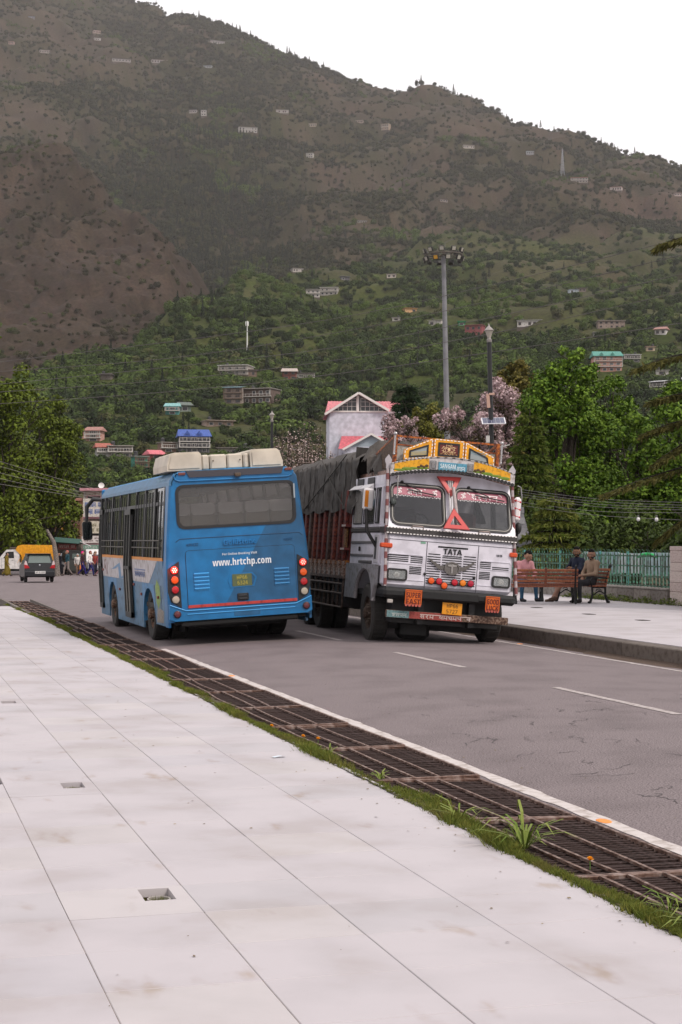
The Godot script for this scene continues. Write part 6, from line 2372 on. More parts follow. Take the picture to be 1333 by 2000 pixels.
	for h in [[-0.777, -0.502, 0.851, 0.574, "SUPER", "FAST"], [0.566, 0.801, 0.834, 0.565, "GOOD", "LUCK"]]:
		mb = MB.new()
		mb.bx(Vector3(h[0], h[3] + 0.045, 1.08), Vector3(h[1], h[2], 1.092))
		o = part("mud_flap", mb, M("d8650f", 0.6, 0, "mottle", 2.0), t)
		mb = MB.new()
		var rim := poly([h[0] + 0.012, h[3] + 0.057, h[1] - 0.012, h[3] + 0.057, h[1] - 0.012, h[2] - 0.012, h[0] + 0.012, h[2] - 0.012])
		mb.ring(rim, inset(rim, 0.01), 1.0925, 1.096)
		part("flap_border", mb, M("8c3010", 0.6), o)
		mb = MB.new()
		for k in 5:
			var x0: float = lerpf(h[0], h[1], k / 5.0)
			var x1: float = lerpf(h[0], h[1], (k + 1) / 5.0)
			mb.ext(poly([x0, h[3] + 0.045, (x0 * 3 + x1) / 4, h[3] + 0.01, (x0 + x1 * 3) / 4, h[3] + 0.01, x1, h[3] + 0.045]), 1.082, 1.09)
		part("flap_fringe", mb, M("b0564a", 0.7), o)
		var w: float = h[1] - h[0]
		letters("flap_text", h[4], M("5a1204", 0.6), o, Vector3((h[0] + h[1]) / 2, h[2] - 0.085, 1.095), w * 0.84, 0.085, Vector3.ZERO, "Droid Sans", true, 0.005)
		letters("flap_text", h[5], M("5a1204", 0.6), o, Vector3((h[0] + h[1]) / 2, h[2] - 0.187, 1.095), w * 0.84, 0.08, Vector3.ZERO, "Droid Sans", true, 0.005)
	mb = MB.new()
	mb.xf = Transform3D(Basis(Vector3.BACK, -0.02), Vector3(0.038, 0.587, 1.0))
	mb.box(Vector3.ZERO, Vector3(0.33, 0.19, 0.012), 0.003)
	o = part("number_plate", mb, M("d58a0e", 0.5), t)
	letters("plate_text", "HP66", M("1c1606", 0.5), o, Vector3(0.04, 0.632, 1.008), 0.185, 0.06, Vector3.ZERO, "Droid Sans Mono", false, 0.003)
	letters("plate_text", "5727", M("1c1606", 0.5), o, Vector3(0.036, 0.543, 1.008), 0.185, 0.06, Vector3.ZERO, "Droid Sans Mono", false, 0.003)
	mb = MB.new()
	mb.box(Vector3(-1.0, 0.645, 1.0), Vector3(0.09, 0.06, 0.05), 0.01)
	part("hook", mb, M("a8a29c", 0.5), t)
	# --- striped corner poles with spear heads
	for s in [[-1.1, -1.13, -1.0], [1.1, 0.97, 1.0]]:
		var a := Vector3(s[0], 0.88, 1.0)
		var b := Vector3(s[1], 2.78, 0.74)
		mb = MB.new()
		mb.tube([a, b], 0.026, 8)
		o = part("corner_pole", mb, M("a59b9c", 0.5, 0, "grime", 2.0), t)
		mb = MB.new()
		for k in 9:
			mb.tube([a.lerp(b, k / 9.0 + 0.01), a.lerp(b, k / 9.0 + 0.065)], 0.0285, 8)
		q = part("pole_stripe", mb, maroon, o)
		q.set_meta("kind", "stuff")
		mb = MB.new()
		mb.ext(poly([s[1] - 0.03, 2.77, s[1] + 0.03, 2.77, s[1] + 0.03, 2.83, s[1] + 0.05, 2.88, s[1] + 0.055, 2.92, s[1], 3.0, s[1] - 0.055, 2.92, s[1] - 0.05, 2.88, s[1] - 0.03, 2.83]), 0.72, 0.74)
		part("spear_head", mb, M("a5a0a4", 0.4), o)
	mb = MB.new()
	mb.tube([Vector3(-1.0, 2.62, 0.8), Vector3(-0.98, 2.66, 0.86), Vector3(-0.98, 2.3, 0.9)], 0.01, 6)
	part("pole_stay", mb, steel, t)
	# --- painted sun visor over the screens
	var arc := func(x: float) -> float:
		return 0.135 * (1.0 - pow(x / 1.06, 2.0))
	mb = MB.new()
	var vis := PackedVector2Array()
	for k in 17:
		var x := lerpf(-1.1, 1.0, k / 16.0)
		vis.append(Vector2(x, 2.66 + arc.call(x + 0.05)))
	for k in range(16, -1, -1):
		var x := lerpf(-1.1, 1.0, k / 16.0)
		vis.append(Vector2(x, 2.855 + arc.call(x + 0.05) * 1.35))
	mb.ext(vis, 0.62, 0.8)
	o = part("sun_visor", mb, M("b9b4b4", 0.5, 0, "grime", 0.8), t)
	mb = MB.new()
	var top := []
	var bot := []
	for k in 17:
		var x := lerpf(-1.1, 1.0, k / 16.0)
		top.append(Vector3(x, 2.855 + arc.call(x + 0.05) * 1.35 - 0.012, 0.806))
		bot.append(Vector3(x, 2.69 + arc.call(x + 0.05), 0.806))
	dashes(mb, top, 0.02, 0.04, 0.026)
	dashes(mb, bot, 0.016, 0.035, 0.024)
	q = part("bead_trim", mb, M("e6e2de", 0.5), o)
	q.set_meta("kind", "stuff")
	mb = MB.new()
	for k in 16:
		mb.tube([top[k], top[k + 1]], 0.008, 4)
	part("visor_edge", mb, dark, o)
	mb = MB.new()
	for k in 34:
		var x := lerpf(-1.06, 0.96, k / 33.0)
		var y: float = 2.67 + arc.call(x + 0.05)
		mb.lathe([Vector2(0.031, 0), Vector2(0.031, 0.006), Vector2(0, 0.006)], 9, Transform3D(Basis(Vector3.RIGHT, PI / 2), Vector3(x, y - 0.005, 0.81)))
	q = part("scalloped_valance", mb, M("1a191b", 0.6), o)
	q.set_meta("kind", "stuff")
	for s in [[-1.04, -0.47], [0.29, 0.92]]:
		mb = MB.new()
		var fp := PackedVector2Array()
		for k in 9:
			var x: float = lerpf(s[0], s[1], k / 8.0)
			fp.append(Vector2(x, 2.71 + arc.call(x + 0.05)))
		for k in range(8, -1, -1):
			var x: float = lerpf(s[0], s[1], k / 8.0)
			fp.append(Vector2(x, 2.835 + arc.call(x + 0.05) * 1.33))
		mb.ext(fp, 0.8, 0.806)
		q = part("landscape_panel", mb, M("d69a0c", 0.5, 0, "grime", 1.5), o)
		var gm := MB.new()
		var base: float = 2.713
		for k in 4:
			var x: float = lerpf(s[0] + 0.09, s[1] - 0.1, k / 3.0)
			var y: float = base + arc.call(x + 0.05) + 0.012
			gm.ball(Vector3(x, y, 0.805), Vector3(0.11, 0.02 + 0.008 * (k % 2), 0.004), 8, 5)
		part("painted_hills", gm, M("5f7a1a", 0.5), q)
		gm = MB.new()
		for k in 4:
			var x: float = s[1] - 0.17 + k * 0.045 if s[0] < 0 else s[0] + 0.03 + k * 0.045
			gm.ball(Vector3(x, 2.735 + arc.call(x + 0.05) + 0.018 * (k % 2), 0.807), Vector3(0.03, 0.024, 0.004), 8, 5)
		part("painted_trees", gm, M("4a3208", 0.5), q)
	mb = MB.new()
	mb.bx(Vector3(-0.31, 2.81, 0.8), Vector3(0.165, 2.945, 0.815))
	q = part("route_board", mb, M("4f8fa8", 0.5, 0, "grime", 2.0), o)
	letters("board_text", "SANGAM", M("c9d6da", 0.5), q, Vector3(-0.15, 2.885, 0.817), 0.26, 0.07, Vector3.ZERO, "Droid Sans", true, 0.003)
	mb = MB.new()
	mb.xf = Transform3D(Basis(), Vector3(0.0, 2.83, 0.818))
	hindi(mb, "stl", 0.14, 0.055, 0.009)
	part("board_script", mb, M("c9d6da", 0.5), q)
	letters("board_text", "NP ROADLINES", M("9fbac2", 0.5), q, Vector3(-0.1, 2.84, 0.817), 0.28, 0.03, Vector3.ZERO, "Droid Sans", false, 0.003)
	for x in [-0.4, 0.225]:
		mb = MB.new()
		mb.bx(Vector3(x - 0.05, 2.8, 0.8), Vector3(x + 0.05, 2.96, 0.83), 0.01)
		mb.bx(Vector3(x - 0.03, 2.83, 0.83), Vector3(x + 0.03, 2.94, 0.85), 0.008)
		part("chrome_bracket", mb, M("8d8a8a", 0.25, 0.8), o)
	# --- crown board on the roof
	var cz := 0.5
	var crown := [poly([-0.82, 2.955, -0.345, 3.03, -0.345, 3.345, -0.82, 3.12]), poly([-0.325, 3.03, 0.19, 3.03, 0.19, 3.34, -0.325, 3.345]), poly([0.21, 3.02, 0.72, 2.95, 0.72, 3.12, 0.21, 3.335])]
	var panes := [poly([-0.73, 3.0, -0.42, 3.045, -0.42, 3.23, -0.73, 3.11]), poly([-0.25, 3.07, 0.11, 3.07, 0.11, 3.285, -0.25, 3.285]), poly([0.28, 3.04, 0.62, 3.0, 0.6, 3.1, 0.28, 3.235])]
	for k in 3:
		mb = MB.new()
		var tilt := Transform3D(Basis(Vector3.UP, [-0.12, 0.0, 0.12][k]), Vector3.ZERO)
		mb.xf = Transform3D(Basis(), Vector3(0, 0, cz))
		mb.ext(crown[k], -0.05, 0.0)
		o = part("crown_board", mb, yellow, t)
		mb = MB.new()
		mb.xf = Transform3D(Basis(), Vector3(0, 0, cz))
		mb.ring(inset(panes[k], -0.004), inset(panes[k], 0.022), 0.0, 0.014)
		part("crown_frame", mb, dark, o)
		mb = MB.new()
		mb.xf = Transform3D(Basis(), Vector3(0, 0, cz))
		mb.ext(inset(panes[k], 0.018), 0.001, 0.004)
		q = part("crown_pane", mb, M("5d1f1c" if k == 1 else "8c9394", 0.2), o)
		mb = MB.new()
		mb.xf = Transform3D(Basis(), Vector3(0, 0, cz + 0.006))
		if k == 1:
			# loose ornament of gold and cream strokes
			for i in 34:
				var a := i * 2.4
				var r := 0.018 + 0.085 * sqrt(i / 34.0)
				var c := Vector2(-0.07 + cos(a) * r * 1.15, 3.175 + sin(a) * r * 0.9)
				var d := Vector2(cos(a * 1.7 + 1.0), sin(a * 1.7 + 1.0)) * 0.022
				strokes(mb, [[c.x - d.x, c.y - d.y, c.x + d.y * 0.3, c.y, c.x + d.x, c.y + d.y * 0.6]], Vector3.ZERO, 1, 1, 0.007, 0.003)
			mb.ball(Vector3(-0.07, 3.18, 0), Vector3(0.018, 0.032, 0.003), 10, 6)
			part("ornament", mb, M("d8b98a", 0.5), q)
			mb = MB.new()
			mb.xf = Transform3D(Basis(), Vector3(0, 0, cz + 0.009))
			for i in 9:
				mb.ball(Vector3(-0.2 + i * 0.033, 3.1 + 0.02 * (i % 2), 0), Vector3(0.016, 0.01, 0.003), 7, 4)
			part("ornament_flowers", mb, M("8a6a3a", 0.5), q)
		else:
			var x0 := -0.71 if k == 0 else 0.3
			for i in 3:
				strokes(mb, [[0, 0, 0.3, 0.2 if k == 0 else -0.15, 0.6, 0.25 if k == 0 else -0.3, 1, 0.45 if k == 0 else -0.5]], Vector3(x0, (3.03 if k == 0 else 3.16) + i * 0.022, 0), 0.27, 0.1, 0.009, 0.003)
			part("ornament", mb, M("b49c4e" if k == 0 else "6f8a94", 0.5), q)
		mb = MB.new()
		mb.xf = Transform3D(Basis(), Vector3(0, 0, cz + 0.004))
		var ed := []
		for p in inset(crown[k], 0.012):
			ed.append(Vector3(p.x, p.y, 0))
		ed.append(ed[0])
		dashes(mb, ed, 0.013, 0.036, 0.02)
		q = part("bead_trim", mb, M("e6e2de", 0.5), o)
		q.set_meta("kind", "stuff")
	# roof carrier behind the crown
	mb = MB.new()
	for x in [-0.95, 0.8]:
		mb.bx(Vector3(x - 0.03, 2.75, 0.36), Vector3(x + 0.03, 3.36, 0.42), 0.006)
	mb.bar(Vector3(-0.95, 3.34, 0.39), Vector3(0.8, 3.34, 0.39), 0.03, 0.03)
	mb.bar(Vector3(-0.95, 3.2, 0.39), Vector3(0.8, 3.2, 0.39), 0.02, 0.02)
	for x in [-0.95, 0.8]:
		mb.bar(Vector3(x, 3.34, 0.39), Vector3(x, 3.1, -0.9), 0.035, 0.035)
	part("roof_carrier", mb, M("b0690f", 0.6, 0, "rust", 2.0), t)
	mb = MB.new()
	mb.bx(Vector3(-0.93, 2.95, 0.37), Vector3(0.78, 3.19, 0.385))
	part("carrier_back", mb, M("9c9a94", 0.7, 0, "grime", 1.5), t)
	mb = MB.new()
	mb.xf = Transform3D(Basis(Vector3.UP, -PI / 2), Vector3(-0.96, 0, 0))
	mb.ext(poly([0.36, 2.82, 0.36, 3.3, -0.75, 3.08, -0.95, 2.82]), 0.0, 0.02)
	part("carrier_side", mb, M("5c4d36", 0.7, 0, "rust", 3.0), t)
	mb = MB.new()
	for k in 22:
		var a := k * 2.4
		mb.ball(Vector3(-0.972, 2.92 + 0.13 * (k % 3) * 0.8, 0.25 - k * 0.045), Vector3(0.005, 0.025, 0.03), 6, 4)
	q = part("carrier_flowers", mb, M("7d4a3a", 0.7), t)
	q.set_meta("kind", "stuff")
	for x in [-1.0, 0.82]:
		mb = MB.new()
		mb.tube([Vector3(x, 3.03, 0.55), Vector3(x, 3.34, 0.55)], 0.018, 7)
		mb.ball(Vector3(x, 3.36, 0.55), Vector3.ONE * 0.032, 10, 6)
		mb.ball(Vector3(x, 3.03, 0.55), Vector3.ONE * 0.022, 8, 5)
		part("chrome_knob", mb, M("a9a6a6", 0.25, 0.8), t)
	# cab roof
	mb = MB.new()
	mb.ext(poly([XL + 0.02, 2.62, XR - 0.02, 2.62, XR - 0.05, 2.76, XR - 0.25, 2.83, XL + 0.25, 2.83, XL + 0.05, 2.76]), -1.6, 0.5)
	part("cab_roof", mb, M("9c8e8a", 0.6, 0, "rust", 0.9), t)
	# --- cab side with door, windows, awnings and route boxes
	var sx := XL - 0.035
	mb = MB.new()
	for y in [1.83, 2.48]:
		mb.bx(Vector3(sx, y, -1.58), Vector3(sx + 0.05, y + 0.05, 0.75 if y < 2 else 0.62))
	for z in [-1.56, -0.78, 0.1, 0.5]:
		mb.bx(Vector3(sx - 0.002, 1.83, z - 0.045), Vector3(sx + 0.05, 2.5, z + 0.045))
	mb.bx(Vector3(sx, 2.52, -1.58), Vector3(sx + 0.05, 2.68, 0.62))
	part("window_frame", mb, white, t)
	for z in [[-1.5, -0.83], [-0.73, 0.05], [0.15, 0.45]]:
		mb = MB.new()
		mb.bx(Vector3(sx + 0.02, 1.88, z[0]), Vector3(sx + 0.026, 2.48, z[1]))
		part("side_window", mb, glass("23231f", 0.55), t)
		mb = MB.new()
		var fr := poly([z[0], 1.885, z[1], 1.885, z[1], 2.475, z[0], 2.475])
		mb.xf = Transform3D(Basis(Vector3.UP, -PI / 2), Vector3(sx - 0.004, 0, 0))
		mb.ring(fr, inset(fr, 0.02), 0.0, 0.01)
		part("window_seal", mb, dark, t)
	for k in 7:
		mb = MB.new()
		var z := -1.42 + k * 0.09
		mb.tube([Vector3(sx - 0.012, 1.9, z), Vector3(sx - 0.012, 2.46, z + 0.03)], 0.007, 5)
		part("window_bar", mb, M("a5a19c", 0.5), t)
	for z in [[-1.55, -0.85], [-0.78, -0.05]]:
		mb = MB.new()
		mb.face([Vector3(sx - 0.02, 2.55, z[0]), Vector3(sx - 0.02, 2.55, z[1]), Vector3(sx - 0.12, 2.47, z[1]), Vector3(sx - 0.12, 2.47, z[0])], Vector3(0, 2.0, 0))
		mb.face([Vector3(sx - 0.02, 2.545, z[0]), Vector3(sx - 0.02, 2.545, z[1]), Vector3(sx - 0.12, 2.465, z[1]), Vector3(sx - 0.12, 2.465, z[0])], Vector3(-2, 5.0, 0))
		mb.face([Vector3(sx - 0.02, 2.55, z[1]), Vector3(sx - 0.12, 2.47, z[1]), Vector3(sx - 0.02, 2.42, z[1])], Vector3(0, 2.4, -3))
		part("awning", mb, M("d8d4d4", 0.5), t)
	for z in [[-1.35, -0.88, "ntr"], [-0.55, -0.08, "sva"]]:
		mb = MB.new()
		mb.xf = Transform3D(Basis(Vector3.UP, -PI / 2), Vector3(sx - 0.006, 0, 0))
		var fr := rrect(z[0], 2.545, z[1], 2.66, 0.02, 2)
		mb.ext(fr, 0.0, 0.012)
		o = part("name_box", mb, M("2d2a2c", 0.6), t)
		mb = MB.new()
		mb.xf = Transform3D(Basis(Vector3.UP, -PI / 2), Vector3(sx - 0.01, 2.575, z[0] + 0.06))
		hindi(mb, z[2], 0.34, 0.05, 0.01)
		part("name_script", mb, M("a8a29c", 0.6), o)
	for y in [1.33, 1.55]:
		mb = MB.new()
		mb.bx(Vector3(sx - 0.015, y, -1.55), Vector3(sx + 0.02, y + 0.045, 0.15), 0.008)
		part("door_strip", mb, M("5c5a5c", 0.5), t)
	mb = MB.new()
	mb.bx(Vector3(sx - 0.03, 1.42, -0.85), Vector3(sx, 1.5, -0.8), 0.01)
	part("door_handle", mb, dark, t)
	mb = MB.new()
	mb.bx(Vector3(sx - 0.012, 1.24, 0.22), Vector3(sx + 0.01, 1.7, 0.5), 0.006)
	o = part("quarter_panel", mb, M("a9a6aa", 0.5), t)
	mb = MB.new()
	mb.bx(Vector3(sx - 0.018, 1.3, 0.3), Vector3(sx - 0.01, 1.66, 0.42), 0.004)
	part("quarter_vent", mb, M("3a3a3c", 0.6), o)
	mb = MB.new()
	mb.bx(Vector3(sx - 0.04, 1.22, -0.75), Vector3(sx + 0.01, 1.27, 0.1), 0.01)
	part("step_bar", mb, M("4a4848", 0.5), t)
	# mirror with an orange stripe, on a long arm
	mb = MB.new()
	mb.tube([Vector3(sx, 1.5, 0.35), Vector3(sx - 0.18, 1.75, 0.35), Vector3(sx - 0.2, 2.1, 0.3)], 0.03, 7)
	part("mirror_arm", mb, dark, t)
	mb = MB.new()
	mb.box(Vector3.ZERO, Vector3(0.19, 0.36, 0.08), 0.03)
	o = part("mirror", mb, M("cbc8c8", 0.4), t, Vector3(sx - 0.17, 2.27, 0.25), Vector3(0, 0.25, 0))
	mb = MB.new()
	mb.bx(Vector3(-0.085, -0.13, 0.041), Vector3(-0.02, 0.14, 0.045))
	part("mirror_stripe", mb, M("c8770f", 0.5), o)
	mb = MB.new()
	mb.tube([Vector3(XR, 1.75, 0.6), Vector3(XR + 0.12, 1.85, 0.62), Vector3(XR + 0.16, 2.05, 0.62)], 0.025, 7)
	mb.ball(Vector3(XR + 0.13, 1.98, 0.64), Vector3(0.06, 0.1, 0.07), 9, 6)
	part("mirror_bracket", mb, dark, t)
	mb = MB.new()
	mb.box(Vector3(XR + 0.08, 2.29, 0.66), Vector3(0.12, 0.4, 0.08), 0.035)
	o = part("road_mirror", mb, M("d9d3d3", 0.5), t)
	mb = MB.new()
	for k in 3:
		mb.box(Vector3(XR + 0.08, 2.17 + k * 0.125, 0.66), Vector3(0.126, 0.055, 0.086), 0.03, Basis(Vector3.BACK, -0.25))
	part("mirror_stripes", mb, M("b3222b", 0.5), o)
	mb = MB.new()
	mb.tube([Vector3(XR + 0.14, 2.1, 0.6), Vector3(XR + 0.17, 2.5, 0.6), Vector3(XR + 0.14, 2.66, 0.6), Vector3(XR + 0.08, 2.68, 0.6)], 0.011, 6)
	part("hook_rod", mb, steel, t)
	# --- cargo body
	var BL := -1.17
	var BR := 1.13
	mb = MB.new()
	mb.bx(Vector3(BL + 0.03, 0.98, -9.2), Vector3(BR, 3.0, -1.68))
	part("cargo_box", mb, M("752f25", 0.8, 0, "rust", 0.8), t)
	for k in 16:
		mb = MB.new()
		var z := -1.95 - k * 0.46
		mb.bx(Vector3(BL - 0.03, 1.22, z - 0.1), Vector3(BL + 0.04, 2.5, z + 0.1), 0.02)
		part("cargo_rib", mb, M(["7c3023", "6b2c26", "86402e", "54403a"][k % 4], 0.7, 0, "rust", 1.5), t)
	for z in [[-1.72, 1.84], [-1.72, 1.43]]:
		mb = MB.new()
		mb.bx(Vector3(BL - 0.06, z[1], z[0] - 0.3), Vector3(BL + 0.03, z[1] + 0.04, z[0] + 0.05))
		o = part("cargo_rung", mb, M("6e2e28", 0.7), t)
		mb = MB.new()
		for k in 5:
			mb.bx(Vector3(BL - 0.064, z[1] + 0.004, z[0] - 0.28 + k * 0.065), Vector3(BL - 0.058, z[1] + 0.036, z[0] - 0.25 + k * 0.065))
		part("rung_marks", mb, M("c9c0ba", 0.6), o)
	mb = MB.new()
	mb.bx(Vector3(BL - 0.035, 1.45, -1.88), Vector3(BL, 1.8, -1.72))
	part("yellow_plate", mb, M("8a7040", 0.7, 0, "rust", 3.0), t)
	mb = MB.new()
	mb.bx(Vector3(BL - 0.02, 1.17, -9.2), Vector3(BL + 0.05, 1.25, -1.66))
	part("orange_rail", mb, M("a8742c", 0.7, 0, "rust", 2.0), t)
	for k in 17:
		mb = MB.new()
		var z := -1.78 - k * 0.42
		mb.bx(Vector3(BL - 0.045, 0.97, z - 0.1), Vector3(BL + 0.02, 1.23, z + 0.1), 0.008)
		o = part("side_stake", mb, M("aaa39e", 0.7, 0, "rust", 2.5), t)
		mb = MB.new()
		var hk := []
		for i in 9:
			var a := PI * 1.3 * i / 8.0
			hk.append(Vector3(BL - 0.06, 1.05 - sin(a) * 0.06, z - 0.16 + cos(a) * 0.045))
		mb.tube(hk, 0.014, 6)
		part("rope_hook", mb, M("8c8580", 0.6), o)
	mb = MB.new()
	mb.bx(Vector3(BL - 0.05, 0.92, -9.2), Vector3(BL + 0.1, 0.985, -1.66), 0.01)
	part("body_rail", mb, M("77716c", 0.6, 0, "rust", 2.0), t)
	# side guard of crossing bars
	for k in 11:
		mb = MB.new()
		var z := -1.72 - k * 0.4
		mb.tube([Vector3(BL - 0.02, 0.93, z), Vector3(BL - 0.02, 0.42, z)], 0.022, 6)
		part("guard_post", mb, M("5b5753", 0.6, 0.2, "rust", 2.0), t)
	for y in [0.42, 0.66, 0.83]:
		mb = MB.new()
		mb.tube([Vector3(BL - 0.03, y, -1.7), Vector3(BL - 0.03, y, -5.75)], 0.02, 6)
		part("guard_rail", mb, M("5b5753", 0.6, 0.2, "rust", 2.0), t)
	mb = MB.new()
	mb.tube([Vector3(BL + 0.28, 0.66, -1.75), Vector3(BL + 0.28, 0.66, -2.9)], 0.26, 14)
	part("fuel_tank", mb, dark, t)
	mb = MB.new()
	mb.bx(Vector3(-0.5, 0.55, -9.0), Vector3(-0.36, 0.95, -0.3))
	mb.bx(Vector3(0.36, 0.55, -9.0), Vector3(0.5, 0.95, -0.3))
	mb.bx(Vector3(-1.1, 0.86, -9.1), Vector3(1.1, 0.97, -1.7))
	mb.bx(Vector3(-0.9, 0.4, -4.35), Vector3(0.9, 0.55, -4.2))
	part("frame_rail", mb, dark, t)
	# --- tarpaulin
	tarpaulin(t)
	# wheels
	var un := deg_to_rad(4.4)
	make_wheel(t, Vector3(-0.98, 0.41, -0.1), 0.485, 0.27, -1.0, "4d453d", un)
	make_wheel(t, Vector3(0.96, 0.53, -0.1), 0.485, 0.27, 1.0, "4d453d", un)
	for z in [-4.15, -5.35]:
		for x in [-1.02, -0.74]:
			make_wheel(t, Vector3(x, 0.42, z), 0.485, 0.25, -1.0, "4d453d", un)
		for x in [0.74, 1.0]:
			make_wheel(t, Vector3(x, 0.54, z), 0.485, 0.25, 1.0, "4d453d", un)


func tarpaulin(t: Node3D) -> void:
	var nz := FastNoiseLite.new()
	nz.seed = 9
	nz.frequency = 0.9
	nz.fractal_octaves = 4
	var zn := 190
	var sn := 64
	var grid := []
	for i in zn + 1:
		var z := lerpf(-9.25, -1.3, i / float(zn))
		var row := []
		var front := smoothstep(-1.9, -1.3, z)
		for j in sn + 1:
			var s := j / float(sn)
			# outline: left hem, up the side, over the load, down the other side
			var p: Vector2
			var n: Vector2
			var hem := 2.13 + 0.03 * sin(z * 5.0) - front * 0.05
			if s < 0.36:
				p = Vector2(-1.21, lerpf(hem, 3.02, s / 0.36))
				n = Vector2(-1, 0)
			elif s > 0.64:
				p = Vector2(1.17, lerpf(3.02, hem, (s - 0.64) / 0.36))
				n = Vector2(1, 0)
			else:
				var u := (s - 0.36) / 0.28
				var x := lerpf(-1.21, 1.17, u)
				p = Vector2(x, 3.02 + 0.28 * pow(sin(u * PI), 0.4))
				n = Vector2(cos(PI - u * PI), 0.6).normalized()
			var bow := absf(sin(z * PI / 0.47))
			var d := 0.035 * pow(bow, 0.6) - 0.02
			d = 0.05 * (1.0 - pow(1.0 - bow, 3.0)) - 0.03 if s < 0.36 or s > 0.64 else d * 0.6
			d += nz.get_noise_3d(p.x, p.y * 0.8, z * 1.1) * 0.11 + nz.get_noise_3d(p.x * 4, p.y * 2.0 + 9, z * 5.0) * 0.018
			d -= front * 0.1 * (0.5 + 0.5 * sin(p.y * 9.0 + z * 6.0))
			var q := p + n * d
			row.append(Vector3(q.x, q.y + nz.get_noise_2d(z * 0.7, 3.0) * 0.05 * clampf((q.y - 2.5) * 2.0, 0, 1), z))
		grid.append(row)
	var mb := MB.new()
	var nn := func(i: int, j: int) -> Vector3:
		var a: Vector3 = grid[mini(i + 1, zn)][j] - grid[maxi(i - 1, 0)][j]
		var b: Vector3 = grid[i][mini(j + 1, sn)] - grid[i][maxi(j - 1, 0)]
		return b.cross(a).normalized()
	for i in zn:
		for j in sn:
			var a: Vector3 = grid[i][j]
			var b: Vector3 = grid[i][j + 1]
			var c: Vector3 = grid[i + 1][j + 1]
			var d: Vector3 = grid[i + 1][j]
			var na: Vector3 = nn.call(i, j)
			var nb: Vector3 = nn.call(i, j + 1)
			var nc: Vector3 = nn.call(i + 1, j + 1)
			var nd: Vector3 = nn.call(i + 1, j)
			mb.trin(a, b, c, na, nb, nc)
			mb.trin(a, c, d, na, nc, nd)
	# bunched front end, gathered over the cab roof
	for i in 26:
		for j in 34:
			var v := []
			var w := []
			for o in [[0, 0], [0, 1], [1, 1], [1, 0]]:
				var u: float = (i + o[0]) / 26.0
				var s: float = (j + o[1]) / 34.0
				var z := lerpf(-1.32, -0.25, u)
				var x := lerpf(-1.12, 1.1, s)
				var y := lerpf(3.3, 3.02, u * u) + 0.12 * sin(u * 8.0 + s * 11.0) * (1.0 - absf(u - 0.5)) + nz.get_noise_2d(x * 2.2, z * 3.0) * 0.22 - pow(absf(s * 2.0 - 1.0), 4.0) * 0.35
				v.append(Vector3(x, y, z))
			mb.face(v, Vector3(v[0].x, -50, v[0].z))
	var o := part("tarpaulin", mb, M("4b4744", 0.92, 0, "grime", 0.7, 0.4), t)
	mb = MB.new()
	mb.bx(Vector3(-1.15, 2.2, -1.66), Vector3(1.1, 3.25, -1.62))
	part("tarpaulin_front", mb, M("363331", 0.92, 0, "grime", 0.7), o)
	# seams and ropes
	for k in 17:
		var z := -1.52 - k * 0.47
		var pts := []
		for i in 7:
			pts.append(Vector3(-1.235 + 0.012 * sin(i * 2.0 + k), lerpf(2.14, 3.05, i / 6.0), z + 0.012 * sin(i * 1.3)))
		mb = MB.new()
		mb.tube(pts, 0.009, 5)
		part("seam", mb, M("35322f", 0.9), o)
	for r in [[-1.75, 2.15, -4.1, 3.12], [-1.9, 3.12, -5.6, 2.2]]:
		mb = MB.new()
		mb.tube([Vector3(-1.26, r[1], r[0]), Vector3(-1.275, (r[1] + r[3]) / 2 - 0.03, (r[0] + r[2]) / 2), Vector3(-1.26, r[3], r[2])], 0.012, 5)
		part("rope", mb, M("3f3b36", 0.9), o)


